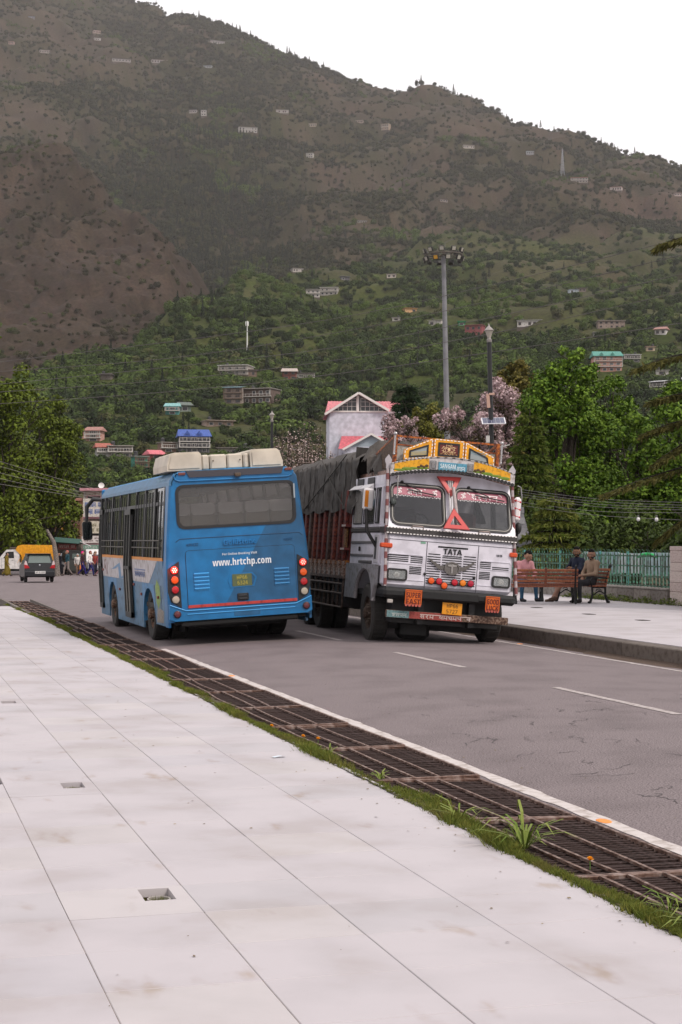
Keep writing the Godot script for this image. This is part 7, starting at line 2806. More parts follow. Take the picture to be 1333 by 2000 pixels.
# ---------------------------------------------------------------- street furniture, fence, wires
func bench(label: String, at: Vector3, turn: float, ln: float, back := true) -> void:
	# faces local +z; base at ground
	var t := thing("bench", label, "bench", at, turn, "wood and iron benches on the right pavement")
	var wood := [M("9c5636", 0.55, 0, "streak", 2.0), M("8a4a30", 0.55, 0, "streak", 2.0), M("a8623e", 0.55, 0, "streak", 2.0)]
	var iron := M("19191a", 0.5, 0.4)
	for s in [-1.0, 1.0]:
		var x: float = s * (ln / 2 - 0.06)
		var mb := MB.new()
		mb.tube([Vector3(x, 0.02, -0.24), Vector3(x, 0.2, -0.17), Vector3(x, 0.38, -0.17), Vector3(x, 0.5, -0.19), Vector3(x, 0.86 if back else 0.42, -0.3 if back else -0.2)], [0.035, 0.026, 0.026, 0.024, 0.022], 7)
		mb.tube([Vector3(x, 0.02, 0.26), Vector3(x, 0.2, 0.19), Vector3(x, 0.38, 0.2)], [0.035, 0.026, 0.026], 7)
		mb.tube([Vector3(x, 0.38, -0.17), Vector3(x, 0.385, 0.2)], 0.022, 7)
		mb.tube([Vector3(x, 0.22, -0.17), Vector3(x, 0.3, 0.0), Vector3(x, 0.2, 0.17)], 0.016, 6)
		var sc := []
		for k in 12:
			var a := k * 0.6
			sc.append(Vector3(x, 0.3 + sin(a) * 0.05 * (1.0 - k / 14.0), cos(a) * 0.09 * (1.0 - k / 14.0)))
		mb.tube(sc, 0.01, 5)
		for z in [-0.26, 0.28]:
			mb.ball(Vector3(x, 0.03, z), Vector3(0.035, 0.03, 0.055), 8, 5)
		if back:
			mb.tube([Vector3(x, 0.6, -0.22), Vector3(x, 0.62, 0.0), Vector3(x, 0.6, 0.2), Vector3(x, 0.52, 0.24), Vector3(x, 0.38, 0.2)], 0.022, 7)
			mb.ball(Vector3(x, 0.88, -0.32), Vector3(0.03, 0.045, 0.045), 8, 6)
		part("iron_end", mb, iron, t)
	for k in 5:
		var mb := MB.new()
		mb.box(Vector3(0, 0.41, -0.14 + k * 0.08), Vector3(ln, 0.03, 0.065), 0.006)
		part("seat_slat", mb, wood[k % 3], t)
		if back:
			mb = MB.new()
			var y := 0.46 + k * 0.083
			mb.box(Vector3(0, y, -0.155 - (y - 0.4) * 0.3), Vector3(ln, 0.062, 0.028), 0.006, Basis(Vector3.RIGHT, -0.29))
			part("back_slat", mb, wood[(k + 1) % 3], t)
	if back:
		var mb := MB.new()
		mb.bar(Vector3(0, 0.42, -0.18), Vector3(0, 0.85, -0.31), 0.06, 0.02)
		part("back_strap", mb, wood[1], t)


func street_lamp(label: String, at: Vector3, lean: float, box_on := true) -> void:
	var t := thing("street_lamp", label, "street lamp", at, -15.6, "black street lamps along the right pavement")
	t.rotation.z = lean
	var black := M("141416", 0.45)
	var mb := MB.new()
	mb.lathe([Vector2(0.16, 0), Vector2(0.16, 0.05), Vector2(0.11, 0.08), Vector2(0.1, 0.7), Vector2(0.075, 0.78), Vector2(0.07, 3.0), Vector2(0.064, 6.95), Vector2(0.0, 6.95)], 14)
	part("post", mb, black, t)
	mb = MB.new()
	mb.lathe([Vector2(0.05, 6.95), Vector2(0.072, 6.96), Vector2(0.072, 7.03), Vector2(0.05, 7.06), Vector2(0.04, 7.09)], 14)
	part("collar", mb, M("7d7874", 0.4, 0.5), t)
	mb = MB.new()
	mb.lathe([Vector2(0.05, 7.09), Vector2(0.07, 7.16), Vector2(0.11, 7.27), Vector2(0.115, 7.28)], 10)
	part("lantern_glass", mb, M("a39c93", 0.3), t)
	mb = MB.new()
	mb.lathe([Vector2(0.13, 7.27), Vector2(0.135, 7.29), Vector2(0.07, 7.36), Vector2(0.03, 7.4), Vector2(0.012, 7.46), Vector2(0.0, 7.49)], 10)
	part("lantern_cap", mb, M("8f8984", 0.4, 0.3), t)
	mb = MB.new()
	var tl := Basis(Vector3.RIGHT, 0.5)
	mb.box(Vector3(0.06, 4.78, 0.09), Vector3(0.66, 0.02, 0.4), 0.004, tl)
	var p := part("solar_panel", mb, M("c9c8cc", 0.4), t)
	for r in 3:
		for c in 5:
			mb = MB.new()
			mb.box(Vector3(0.06 + (c - 2) * 0.12, 4.78, 0.09) + tl * Vector3(0, 0.012, (r - 1) * 0.118), Vector3(0.114, 0.004, 0.112), 0, tl)
			part("solar_cell", mb, M("4d4f63", 0.2), p)
	if box_on:
		mb = MB.new()
		mb.box(Vector3(-0.1, 4.28, 0.04), Vector3(0.1, 0.2, 0.09), 0.01)
		part("control_box", mb, M("b5b2ae", 0.5), t)
		mb = MB.new()
		mb.bar(Vector3(0.05, 4.02, 0.05), Vector3(0.5, 4.12, 0.05), 0.05, 0.03)
		part("arm_lamp", mb, M("a8a6a2", 0.5), t)
		mb = MB.new()
		mb.box(Vector3(-0.07, 5.33, 0.08), Vector3(0.09, 0.38, 0.02), 0.004, Basis(Vector3.BACK, 0.05))
		mb.box(Vector3(0.03, 5.52, 0.09), Vector3(0.16, 0.06, 0.02), 0.004)
		part("torn_poster", mb, M("b08f80", 0.8), t)


func build_street() -> void:
	var rng := RandomNumberGenerator.new()
	rng.seed = 31
	# lamps
	street_lamp("tall black street lamp with solar panel right of the floodlight mast", Vector3(16.2, 0.25, -42.3), 0.02)
	street_lamp("black street lamp with glass lantern behind the bus roof, left of the pink roofed building", Vector3(17.1, 0.2, -73.0), 0.0, false)
	street_lamp("black street lamp at the right edge, only its solar panel in view", Vector3(16.2, 0.25, -30.7), 0.0)
	# floodlight mast
	var t := thing("floodlight_mast", "tall grey steel mast with a ring of floodlights", "mast", Vector3(27.25, gy(-77), -77.3), -15.6)
	t.rotation.z = deg_to_rad(1.15)
	var steel := M("7f7f83", 0.55, 0.2, "mottle", 0.3)
	var mb := MB.new()
	mb.lathe([Vector2(0.3, 0), Vector2(0.3, 0.06), Vector2(0.15, 0.1), Vector2(0.14, 8.0), Vector2(0.105, 16.3), Vector2(0, 16.3)], 16)
	part("pole", mb, steel, t)
	mb = MB.new()
	var ring := []
	for k in 25:
		var a := TAU * k / 24.0
		ring.append(Vector3(cos(a) * 0.95, 16.35, sin(a) * 0.95))
	mb.tube(ring, 0.03, 6, false)
	for k in 6:
		var a := TAU * k / 6.0
		mb.tube([Vector3(0, 16.3, 0), Vector3(cos(a) * 0.95, 16.35, sin(a) * 0.95)], 0.03, 6)
	for k in 3:
		mb.box(Vector3(-0.35 + k * 0.35, 16.42, 0.3), Vector3(0.16, 0.2, 0.16), 0.02)
	part("lamp_ring", mb, M("5d5650", 0.6, 0.3), t)
	var lens := [M("a8a49b", 0.2), M("a8a49b", 0.2), M("c9983f", 0.3)]
	var i := 0
	for tier in 2:
		for k in 10:
			var a := TAU * (k + 0.5 * tier) / 10.0 + 0.15
			var out := Vector3(cos(a), 0, sin(a))
			var fb := Basis(Vector3.UP, PI / 2 - a) * Basis(Vector3.RIGHT, 0.35)
			var c := out * 1.0 + Vector3(0, 16.12 + tier * 0.42, 0)
			mb = MB.new()
			mb.xf = Transform3D(fb, c)
			mb.box(Vector3(0, 0, -0.03), Vector3(0.26, 0.24, 0.09), 0.015)
			mb.box(Vector3(0, 0, -0.1), Vector3(0.18, 0.17, 0.08), 0.02)
			mb.tube([Vector3(-0.15, 0.0, -0.02), Vector3(-0.15, 0.16 if tier == 0 else -0.16, -0.05), Vector3(0.15, 0.16 if tier == 0 else -0.16, -0.05), Vector3(0.15, 0, -0.02)], 0.012, 5)
			var o := part("floodlight", mb, M("262422", 0.6), t)
			mb = MB.new()
			mb.xf = Transform3D(fb, c)
			mb.box(Vector3(0, 0, 0.018), Vector3(0.2, 0.18, 0.012), 0.004)
			part("floodlight_lens", mb, lens[2] if i == 3 else lens[0], o)
			i += 1
	mb = MB.new()
	mb.tube([Vector3(0.05, 16.4, 0), Vector3(0.1, 17.0, 0), Vector3(0.6, 17.15, 0.2)], 0.012, 5)
	part("lightning_rod", mb, steel, t)
	# benches
	bench("slatted wooden bench seen from behind, in front of the seated man in pink", Vector3(15.02, 0.25, -35.95), 164.4, 1.52)
	bench("iron ended bench by the wall on which two men sit", Vector3(16.25, 0.25, -36.55), -80.0, 1.55)
	bench("low backless bench under the man in pink", Vector3(15.05, 0.25, -37.75), -15.6, 1.3, false)
	# wall and fence
	t = thing("fence_wall", "low grey masonry wall carrying the green fence", "wall", Vector3(17.72, 0.25, -34.9))
	var wm := [M("7d7670", 0.9, 0, "grime", 0.8), M("746d68", 0.9, 0, "grime", 1.1), M("857e78", 0.9, 0, "grime", 0.7)]
	var z := 0.0
	while z > -14.0:
		var w := 0.9
		mb = MB.new()
		mb.box(Vector3(0.08, 0.15, z - w / 2), Vector3(0.26, 0.34, w - 0.012), 0.012)
		part("wall_block", mb, wm[rng.randi_range(0, 2)], t)
		z -= w
	mb = MB.new()
	mb.box(Vector3(0.08, 0.345, -7.2), Vector3(0.3, 0.05, 14.4), 0.012)
	part("coping", mb, M("8f8a84", 0.9, 0, "grime", 1.0), t)
	t = thing("picket_fence", "green metal picket fence with curled tips on the low wall", "fence", Vector3(17.8, 0.62, -34.95))
	var gm := [M("4f9c88", 0.55, 0.1, "rust", 1.2), M("43907c", 0.55, 0.1, "rust", 1.0), M("5cab94", 0.55, 0.1, "rust", 1.4)]
	for y in [0.03, 0.25, 0.5, 0.745]:
		mb = MB.new()
		mb.box(Vector3(0, y, -5.6), Vector3(0.022, 0.035, 11.2))
		part("rail", mb, gm[1], t)
	var tall := MB.new()
	tall.box(Vector3(0, 0.4, 0), Vector3(0.02, 0.8, 0.028))
	tall.tube([Vector3(0, 0.8, 0), Vector3(-0.01, 0.86, 0.0), Vector3(-0.05, 0.9, 0.0)], 0.011, 5)
	var low := MB.new()
	low.box(Vector3(0.02, 0.38, 0), Vector3(0.016, 0.74, 0.022))
	var tm := tall.mesh()
	var lm := low.mesh()
	for k in 118:
		var o := part("picket", tm if k % 2 == 0 else lm, gm[rng.randi_range(0, 2)], t, Vector3(0, 0, -0.1 - k * 0.094))
		o.rotation = Vector3(rng.randfn(0, 0.012), 0, rng.randfn(0, 0.015))
	for zz in [-2.4, -4.0, -6.6, -9.2]:
		mb = MB.new()
		mb.box(Vector3(0.03, 0.42, zz), Vector3(0.05, 0.86, 0.05), 0.006)
		part("fence_post", mb, M("45888a", 0.55, 0.1), t)
	# things seen through the fence
	var bl := [M("9fb4bb", 0.6, 0, "grime", 0.5), M("8fa7b0", 0.6, 0, "grime", 0.5), M("b3bfc2", 0.6, 0, "grime", 0.5)]
	t = thing("hoarding", "pale bluish sheet hoarding behind the green fence", "hoarding", Vector3(20.2, 0.18, -32.0))
	for k in 11:
		mb = MB.new()
		mb.box(Vector3(0, 0.92, -1.0 - k * 1.52), Vector3(0.04, 0.62 if k % 3 else 0.56, 1.5), 0.004)
		part("sheet", mb, bl[rng.randi_range(0, 2)], t)
		mb = MB.new()
		mb.box(Vector3(0.05, 0.6, -1.75 - k * 1.52), Vector3(0.05, 1.2, 0.05))
		part("hoarding_post", mb, M("7f8a86", 0.6), t)
	for p in [[19.2, -36.2, "short white post behind the fence, left of a pair"], [19.15, -35.2, "short white post behind the fence, right of a pair"]]:
		mb = MB.new()
		mb.box(Vector3(0, 0.4, 0), Vector3(0.07, 0.8, 0.07), 0.008)
		solo("white_post", mb, M("d6d8d2", 0.6), p[2], "post", Vector3(p[0], 0.3, p[1]), 0, "white posts behind the fence")
	mb = MB.new()
	for k in 30:
		var a := rng.randf() * TAU
		mb.ball(Vector3(cos(a) * 0.12, rng.randf_range(0.1, 0.85), sin(a) * 0.12), Vector3(0.12, 0.16, 0.12), 7, 5)
	solo("green_net", mb, M("16924f", 0.8), "bright green net bundle hanging on the fence beside the pillar", "net", Vector3(18.3, 0.6, -35.1))
	mb = MB.new()
	mb.tube([Vector3(0, 0, 0.5), Vector3(0, 0.05, 0.25), Vector3(0, 0.06, 0), Vector3(0, 0.04, -0.3), Vector3(0, -0.01, -0.6)], [0.02, 0.05, 0.06, 0.05, 0.02], 7)
	solo("green_cloth", mb, M("16a04f", 0.8), "green cloth slumped over the top of the fence", "cloth", Vector3(18.2, 1.33, -37.0))
	# pillar
	t = thing("pillar", "cracked whitewashed masonry pillar at the end of the fence", "pillar", Vector3(17.95, 0.25, -34.35))
	var pm := [M("b9a9a4", 0.9, 0, "grime", 2.2), M("ad9d99", 0.9, 0, "grime", 1.8), M("c2b4ae", 0.9, 0, "grime", 2.6)]
	var y := 0.0
	var c := 0
	while y < 1.3:
		var h := [0.3, 0.22, 0.26, 0.2, 0.28][c % 5] as float
		h = minf(h, 1.36 - y)
		var cut := rng.randf_range(-0.1, 0.12)
		for s in [[-0.34, cut], [cut, 0.34]]:
			mb = MB.new()
			mb.box(Vector3((s[0] + s[1]) / 2, y + h / 2, 0), Vector3(s[1] - s[0] - 0.003, h - 0.004, 0.62), 0.012)
			part("stone", mb, pm[rng.randi_range(0, 2)], t, Vector3(0, 0, rng.randfn(0, 0.006)))
		y += h
		c += 1
	mb = MB.new()
	mb.box(Vector3(0, 0.68, 0), Vector3(0.64, 1.34, 0.58))
	part("mortar_core", mb, M("5d5350", 0.95), t)
	mb = MB.new()
	mb.box(Vector3(-0.1, 0.33, 0.315), Vector3(0.07, 0.12, 0.02), 0.004)
	part("socket", mb, M("2b2320", 0.8), t)
	# plants at the foot of the wall
	var names := ["low green plants at the wall foot below the bench arm", "leafy clump at the wall foot, second from the bench", "leafy clump at the wall foot in the middle of the wall", "leafy clump at the wall foot left of the pillar", "low green plants at the foot of the pillar", "sparse green plants at the wall foot behind the bench"]
	for k in 6:
		t = thing("wall_plant", names[k], "plant", Vector3(17.45, 0.25, [-38.5, -37.6, -36.7, -35.6, -34.4, -39.8][k]), 0, "plants along the fence wall")
		mb = MB.new()
		for q in 220:
			var p := Vector3(rng.randfn(0, 0.09), 0, rng.randfn(0, 0.3))
			p.y = rng.randf() * 0.16 * exp(-p.z * p.z * 5.0) + 0.01
			leaf(mb, rng, p, Vector3.UP, rng.randf_range(0.04, 0.08), Color(0.05, 0.075, 0.015).lerp(Color(0.13, 0.16, 0.03), rng.randf()))
		part("leaves", mb, VC(0.6, "", 1, 0.3), t)
		mb = MB.new()
		for q in 5:
			mb.tube([Vector3(rng.randfn(0, 0.05), -0.02, rng.randfn(0, 0.25)), Vector3(rng.randfn(0, 0.06), 0.12, rng.randfn(0, 0.25))], 0.005, 4)
		part("stem", mb, M("5a5a30", 0.8), t)
	# slate roofed hut behind the lorry mirror
	t = thing("hut", "small hut with a steep roof of grey slates behind the fence", "hut", Vector3(19.2, 0.15, -48.5), -15.6)
	mb = MB.new()
	mb.bx(Vector3(-1.3, 0, -1.2), Vector3(0.35, 1.25, 0.2))
	part("wall", mb, M("6e4038", 0.8, 0, "grime", 0.8), t)
	mb = MB.new()
	mb.bar(Vector3(-1.4, 1.15, 0.55), Vector3(0.95, 0.98, 0.55), 0.05, 0.1)
	part("fascia", mb, M("b39a5a", 0.6), t)
	mb = MB.new()
	mb.bar(Vector3(-1.4, 1.25, 0.5), Vector3(0.7, 1.12, 0.5), 0.05, 0.1)
	part("fascia", mb, M("6e3036", 0.6), t)
	var sl := [M("6f6e72", 0.7, 0, "mottle", 3.0), M("636266", 0.7, 0, "mottle", 3.0), M("7b7a7c", 0.7, 0, "mottle", 3.0)]
	var rb := MB.new()
	rb.face([Vector3(-1.4, 1.15, 0.5), Vector3(0.62, 1.15, 0.5), Vector3(0.3, 2.75, -0.45), Vector3(-1.4, 2.75, -0.45)], Vector3(0, 0, -2))
	rb.face([Vector3(0.62, 1.15, 0.5), Vector3(0.62, 1.15, -1.3), Vector3(0.3, 2.75, -0.45)], Vector3(-1, 1.2, -0.4))
	part("roof", rb, sl[1], t)
	for r in 9:
		for k in 8:
			var u := r / 9.0
			var x := -1.3 + k * 0.26 + (0.13 if r % 2 else 0.0)
			if x > 0.55 - u * 0.32:
				continue
			mb = MB.new()
			mb.box(Vector3.ZERO, Vector3(0.25, 0.016, 0.24), 0.003)
			part("slate", mb, sl[rng.randi_range(0, 2)], t, Vector3(x, lerpf(1.2, 2.72, u), lerpf(0.49, -0.43, u)), Vector3(deg_to_rad(60), 0, rng.randfn(0, 0.02)))
	# overhead lines
	var wire := M("2d2b2c", 0.6)
	var wn := ["topmost power line across the mountain", "second power line from the top", "third power line, meeting the mast at mid height", "fourth power line crossing just above the lantern", "lowest power line of the five across the mountain"]
	var pts := [[4.82, 10.18, -79.50, 12.03, 10.46, -71.25, 17.72, 10.72, -63.43, 22.12, 11.27, -55.96, 25.59, 11.77, -48.75],
		[4.82, 9.74, -79.51, 12.04, 9.74, -71.26, 17.72, 10.14, -63.44, 22.12, 10.69, -55.97, 25.59, 11.23, -48.76],
		[4.83, 9.13, -79.52, 12.04, 9.35, -71.27, 17.73, 9.55, -63.45, 22.12, 10.06, -55.98, 25.59, 10.59, -48.77],
		[4.83, 8.77, -79.52, 12.04, 8.79, -71.28, 17.73, 9.03, -63.45, 22.12, 9.46, -55.99, 25.59, 10.00, -48.78],
		[4.83, 8.21, -79.53, 12.04, 8.27, -71.29, 17.73, 8.47, -63.46, 22.13, 8.74, -56.00, 25.60, 8.95, -48.80]]
	for k in 5:
		cable(wn[k], pts[k], 0.013, M("55504f", 0.6), "power lines across the mountain", "power_line")
	mb = MB.new()
	mb.tube([Vector3(19.85, 9.8, -60.0), Vector3(19.85, 9.25, -60.0), Vector3(19.8, 8.55, -60.0)], 0.012, 5)
	for yy in [9.8, 9.25, 8.57]:
		mb.ball(Vector3(19.85, yy, -60.0), Vector3(0.03, 0.05, 0.03), 8, 5)
	solo("line_spacer", mb, wire, "thin hanging spacer linking three of the power lines left of the mast", "spacer")
	var lp := [[6.96, 7.35, -114.26, 11.24, 6.43, -119.31, 16.48, 5.35, -124.10], [6.96, 7.00, -114.26, 11.24, 6.14, -119.31, 16.48, 5.12, -124.10], [6.96, 6.54, -114.27, 11.24, 5.77, -119.32, 16.48, 4.97, -124.10], [6.96, 6.12, -114.28, 11.24, 5.47, -119.33, 16.49, 4.81, -124.10], [6.96, 5.70, -114.29, 11.25, 5.25, -119.33, 16.49, 4.66, -124.11]]
	var ln := ["topmost", "second", "third", "fourth", "lowest"]
	for k in 5:
		# these pass in front of the left trees
		var q := []
		for v in range(0, 9, 3):
			var f := 0.66
			q.append_array([lp[k][v] * f, 1.75 + (lp[k][v + 1] - 1.75) * f, lp[k][v + 2] * f])
		cable(ln[k] + " thin cable of the bundle crossing the left trees", q, 0.009, M("7a7672", 0.6), "cables crossing the left trees", "cable")
	var rp := [[22.37, 3.62, -56.03, 20.87, 3.02, -46.07, 19.87, 2.71, -38.05], [22.37, 3.53, -56.03, 20.87, 2.94, -46.07, 19.87, 2.64, -38.05], [22.37, 3.44, -56.03, 20.87, 2.86, -46.07, 19.87, 2.58, -38.05], [22.37, 3.36, -56.03, 20.87, 2.78, -46.07, 19.87, 2.52, -38.05], [22.37, 3.16, -56.03, 20.87, 2.64, -46.08, 19.87, 2.45, -38.05], [22.37, 3.04, -56.03, 20.87, 2.52, -46.08, 19.87, 2.26, -38.06]]
	var rn := ["topmost", "second", "third", "fourth", "fifth", "lowest"]
	for k in 6:
		# strung close in front of the green trees
		var q := []
		for v in range(0, 9, 3):
			var f := 0.9
			q.append_array([rp[k][v] * f, 1.75 + (rp[k][v + 1] - 1.75) * f, rp[k][v + 2] * f])
		cable(rn[k] + " thin cable of the bundle in front of the right trees", q, 0.0055, M("6a6765", 0.6), "cables in front of the right trees", "cable")
	for b in [[18.15, 2.32, -37.4, "white bulb hanging on a cable, left of a pair before the right trees"], [18.05, 2.3, -36.2, "white bulb hanging on a cable, right of a pair before the right trees"]]:
		t = thing("hanging_bulb", b[3], "bulb", Vector3(b[0], b[1], b[2]), 0, "bulbs hanging on a cable")
		mb = MB.new()
		mb.ball(Vector3(0, -0.05, 0), Vector3(0.045, 0.055, 0.045), 10, 7)
		part("globe", mb, M("d9d7d6", 0.25), t)
		mb = MB.new()
		mb.tube([Vector3(0, 0.0, 0), Vector3(0, 0.06, 0)], 0.022, 8)
		part("cap", mb, M("6d6a68", 0.5), t)


func cable(label: String, p: Array, r: float, mat: Material, group: String, called: String) -> void:
	var c := Curve3D.new()
	var n := p.size() / 3
	for i in n:
		c.add_point(Vector3(p[i * 3], p[i * 3 + 1], p[i * 3 + 2]))
	var out := []
	for i in n:
		var a := c.get_point_position(maxi(i - 1, 0))
		var b := c.get_point_position(mini(i + 1, n - 1))
		c.set_point_in(i, (a - b) / 6.0)
		c.set_point_out(i, (b - a) / 6.0)
	for k in 25:
		out.append(c.sample_baked(c.get_baked_length() * k / 24.0))
	var mb := MB.new()
	mb.tube(out, r, 5)
	solo(called, mb, mat, label, "cable", Vector3.ZERO, 0, group)


# ---------------------------------------------------------------- buildings of the town
func town_block(label: String, at: Vector3, turn: float, w: float, d: float, floors: int, fh: float, wall: String, trim: String, rng: RandomNumberGenerator, bays := 3) -> Node3D:
	var t := thing("town_building", label, "building", at, turn, "buildings at the end of the street")
	var mb := MB.new()
	mb.bx(Vector3(-w / 2, -0.5, -d), Vector3(w / 2, floors * fh, 0))
	part("wall", mb, M(wall, 0.85, 0, "grime", 0.35), t)
	mb = MB.new()
	mb.bx(Vector3(-w / 2 - 0.25, floors * fh, -d - 0.2), Vector3(w / 2 + 0.25, floors * fh + 0.22, 0.5))
	part("roof", mb, M(trim, 0.8, 0, "grime", 0.5), t)
	for f in floors:
		for b in bays:
			var x := -w / 2 + w * (b + 0.5) / bays
			mb = MB.new()
			var fr := poly([x - w / bays * 0.3, f * fh + fh * 0.25, x + w / bays * 0.3, f * fh + fh * 0.25, x + w / bays * 0.3, f * fh + fh * 0.8, x - w / bays * 0.3, f * fh + fh * 0.8])
			if f == 0:
				fr = poly([x - w / bays * 0.42, 0.1, x + w / bays * 0.42, 0.1, x + w / bays * 0.42, fh * 0.85, x - w / bays * 0.42, fh * 0.85])
			mb.ring(inset(fr, -0.06), fr, 0.0, 0.07)
			var o := part("shop_front" if f == 0 else "window", mb, M(trim, 0.8), t)
			mb = MB.new()
			mb.ext(fr, 0.003, 0.012)
			part("pane", mb, M("23211f" if f == 0 else ["2d3236", "3b3e40", "262423"][rng.randi_range(0, 2)], 0.3), o)
		if f > 0:
			mb = MB.new()
			mb.bx(Vector3(-w / 2, f * fh - 0.08, 0.003), Vector3(w / 2, f * fh + 0.06, 0.55))
			part("balcony_slab", mb, M(trim, 0.8), t)
			mb = MB.new()
			for k in 15:
				var x := lerpf(-w / 2 + 0.05, w / 2 - 0.05, k / 14.0)
				mb.bx(Vector3(x - 0.015, f * fh + 0.06, 0.5), Vector3(x + 0.015, f * fh + 0.7, 0.53))
			mb.bx(Vector3(-w / 2, f * fh + 0.7, 0.49), Vector3(w / 2, f * fh + 0.75, 0.54))
			var o := part("balcony_rail", mb, M("8a7f7a", 0.6), t)
			o.set_meta("kind", "stuff")
	return t


func signboard(t: Node3D, at: Vector3, w: float, h: float, hex: String, ink: String, rng: RandomNumberGenerator) -> void:
	var mb := MB.new()
	mb.box(at, Vector3(w, h, 0.06), 0.01)
	var o := part("signboard", mb, M(hex, 0.6, 0, "grime", 0.8), t)
	mb = MB.new()
	for r in (2 if h > 0.5 else 1):
		mb.xf = Transform3D(Basis(), at + Vector3(-w * 0.42, h * (0.05 if h > 0.5 else -0.2) - r * h * 0.38, 0.034))
		hindi(mb, ["rmlt snvm", "pvnt hml", "shrjn mt"][rng.randi_range(0, 2)], w * 0.84, h * (0.22 if h > 0.5 else 0.4), h * 0.05)
	part("sign_script", mb, M(ink, 0.6), o)


func build_town() -> void:
	var rng := RandomNumberGenerator.new()
	rng.seed = 88
	var mb := MB.new()
	# the pale building with pink roofs
	var t := thing("gabled_building", "tall pale lilac building with pink metal roofs and a glazed gable", "building", Vector3(46.1, gy(-158), -158.2), -13.0)
	var wall := M("c6c7d2", 0.85, 0, "mottle", 0.2)
	var pink := M("d97f85", 0.5, 0, "streak", 0.35)
	var trim := M("cfcac6", 0.7)
	mb = MB.new()
	mb.bx(Vector3(-3.02, -0.5, -9.0), Vector3(4.4, 15.6, 0))
	part("wall", mb, wall, t)
	mb = MB.new()
	mb.ext(poly([-3.3, 15.6, 2.9, 15.6, -0.1, 17.3]), -0.35, -0.05)
	part("gable_wall", mb, M("3a3b3d", 0.3), t)
	# panes of the gable
	for k in 11:
		var x0 := -2.55 + k * 0.45
		if k == 5:
			continue
		for r in 3:
			var y0 := 15.66 + r * 0.46
			var lim := 17.12 - absf(x0 + 0.2 + 0.1) * 0.56
			if y0 + 0.15 > lim:
				continue
			var y1 := minf(y0 + 0.42, lim)
			var fr := poly([x0, y0, x0 + 0.41, y0, x0 + 0.41, y1, x0, y1])
			mb = MB.new()
			mb.ring(inset(fr, -0.03), fr, -0.05, 0.02)
			var o := part("gable_window", mb, trim, t)
			mb = MB.new()
			mb.ext(fr, -0.04, -0.03)
			part("pane", mb, M("2a2c2e", 0.12), o)
	mb = MB.new()
	mb.bx(Vector3(-0.3, 15.55, -0.05), Vector3(-0.05, 17.2, 0.1))
	part("gable_post", mb, trim, t)
	mb = MB.new()
	mb.bx(Vector3(-3.1, 15.5, -0.1), Vector3(2.8, 15.62, 0.08))
	part("gable_sill", mb, trim, t)
	mb = MB.new()
	mb.bar(Vector3(-3.5, 15.25, 0.25), Vector3(-0.1, 17.42, 0.25), 0.7, 0.22)
	mb.bar(Vector3(-0.1, 17.42, 0.252), Vector3(2.95, 15.65, 0.252), 0.7, 0.22)
	part("barge_board", mb, trim, t)
	var rf := MB.new()
	rf.face([Vector3(-3.5, 15.3, -0.1), Vector3(-0.1, 17.5, -0.1), Vector3(-0.1, 17.5, -6.0), Vector3(-3.5, 15.3, -6.0)], Vector3(0, 12, -3))
	rf.face([Vector3(2.95, 15.72, -0.1), Vector3(-0.1, 17.5, -0.1), Vector3(-0.1, 17.5, -6.0), Vector3(2.95, 15.72, -6.0)], Vector3(0, 12, -3))
	rf.face([Vector3(-3.4, 15.35, -0.3), Vector3(4.6, 15.35, -0.3), Vector3(4.4, 16.98, -4.5), Vector3(-3.0, 16.98, -4.5)], Vector3(0, 12, -3))
	rf.face([Vector3(-3.4, 15.35, -8.7), Vector3(4.6, 15.35, -8.7), Vector3(4.4, 16.98, -4.5), Vector3(-3.0, 16.98, -4.5)], Vector3(0, 12, -3))
	rf.face([Vector3(-3.4, 15.35, -0.3), Vector3(-3.4, 15.35, -8.7), Vector3(-3.0, 16.98, -4.5)], Vector3(0, 14, -4))
	var o := part("roof", rf, pink, t)
	for k in 24:
		mb = MB.new()
		var x := -3.2 + k * 0.33
		mb.bar(Vector3(x, 15.4, -0.28), Vector3(lerpf(x, 0.7, 0.06), 17.0, -4.48), 0.05, 0.05)
		part("roof_seam", mb, M("c76c73", 0.5), o)
	# lower porch with its own gable
	mb = MB.new()
	mb.bx(Vector3(-1.6, -0.5, 0.0), Vector3(3.4, 11.8, 4.0))
	part("porch_wall", mb, wall, t)
	mb = MB.new()
	mb.ext(poly([-1.4, 11.8, 3.2, 11.8, 0.9, 12.9]), 3.6, 4.0)
	part("porch_gable", mb, M("8f9aa3", 0.7), t)
	mb = MB.new()
	mb.bar(Vector3(-1.9, 11.5, 4.15), Vector3(0.9, 13.05, 4.15), 0.5, 0.2)
	mb.bar(Vector3(0.9, 13.05, 4.152), Vector3(3.7, 11.5, 4.152), 0.5, 0.2)
	part("porch_barge_board", mb, trim, t)
	mb = MB.new()
	mb.face([Vector3(-2.3, 11.6, 3.9), Vector3(3.6, 11.6, 3.9), Vector3(3.4, 13.1, 0.02), Vector3(-1.8, 13.1, 0.02)], Vector3(0, 9, 1))
	mb.face([Vector3(-1.9, 11.6, 4.0), Vector3(0.9, 13.12, 4.0), Vector3(0.9, 13.12, 1.0), Vector3(-1.9, 11.6, 1.0)], Vector3(0.9, 9, 1))
	mb.face([Vector3(3.7, 11.6, 4.0), Vector3(0.9, 13.12, 4.0), Vector3(0.9, 13.12, 1.0), Vector3(3.7, 11.6, 1.0)], Vector3(0.9, 9, 1))
	part("porch_roof", mb, M("d2656f", 0.5, 0, "streak", 0.35), t)
	# end of the street
	t = town_block("cream and pink building hung with signboards behind the bus mirror", Vector3(19.2, gy(-135), -134.5), -12.0, 7.0, 7.0, 3, 2.2, "b9aca0", "c08a94", rng, 4)
	signboard(t, Vector3(-2.6, 5.2, 0.62), 1.7, 1.5, "c9c3bb", "6f7aa0", rng)
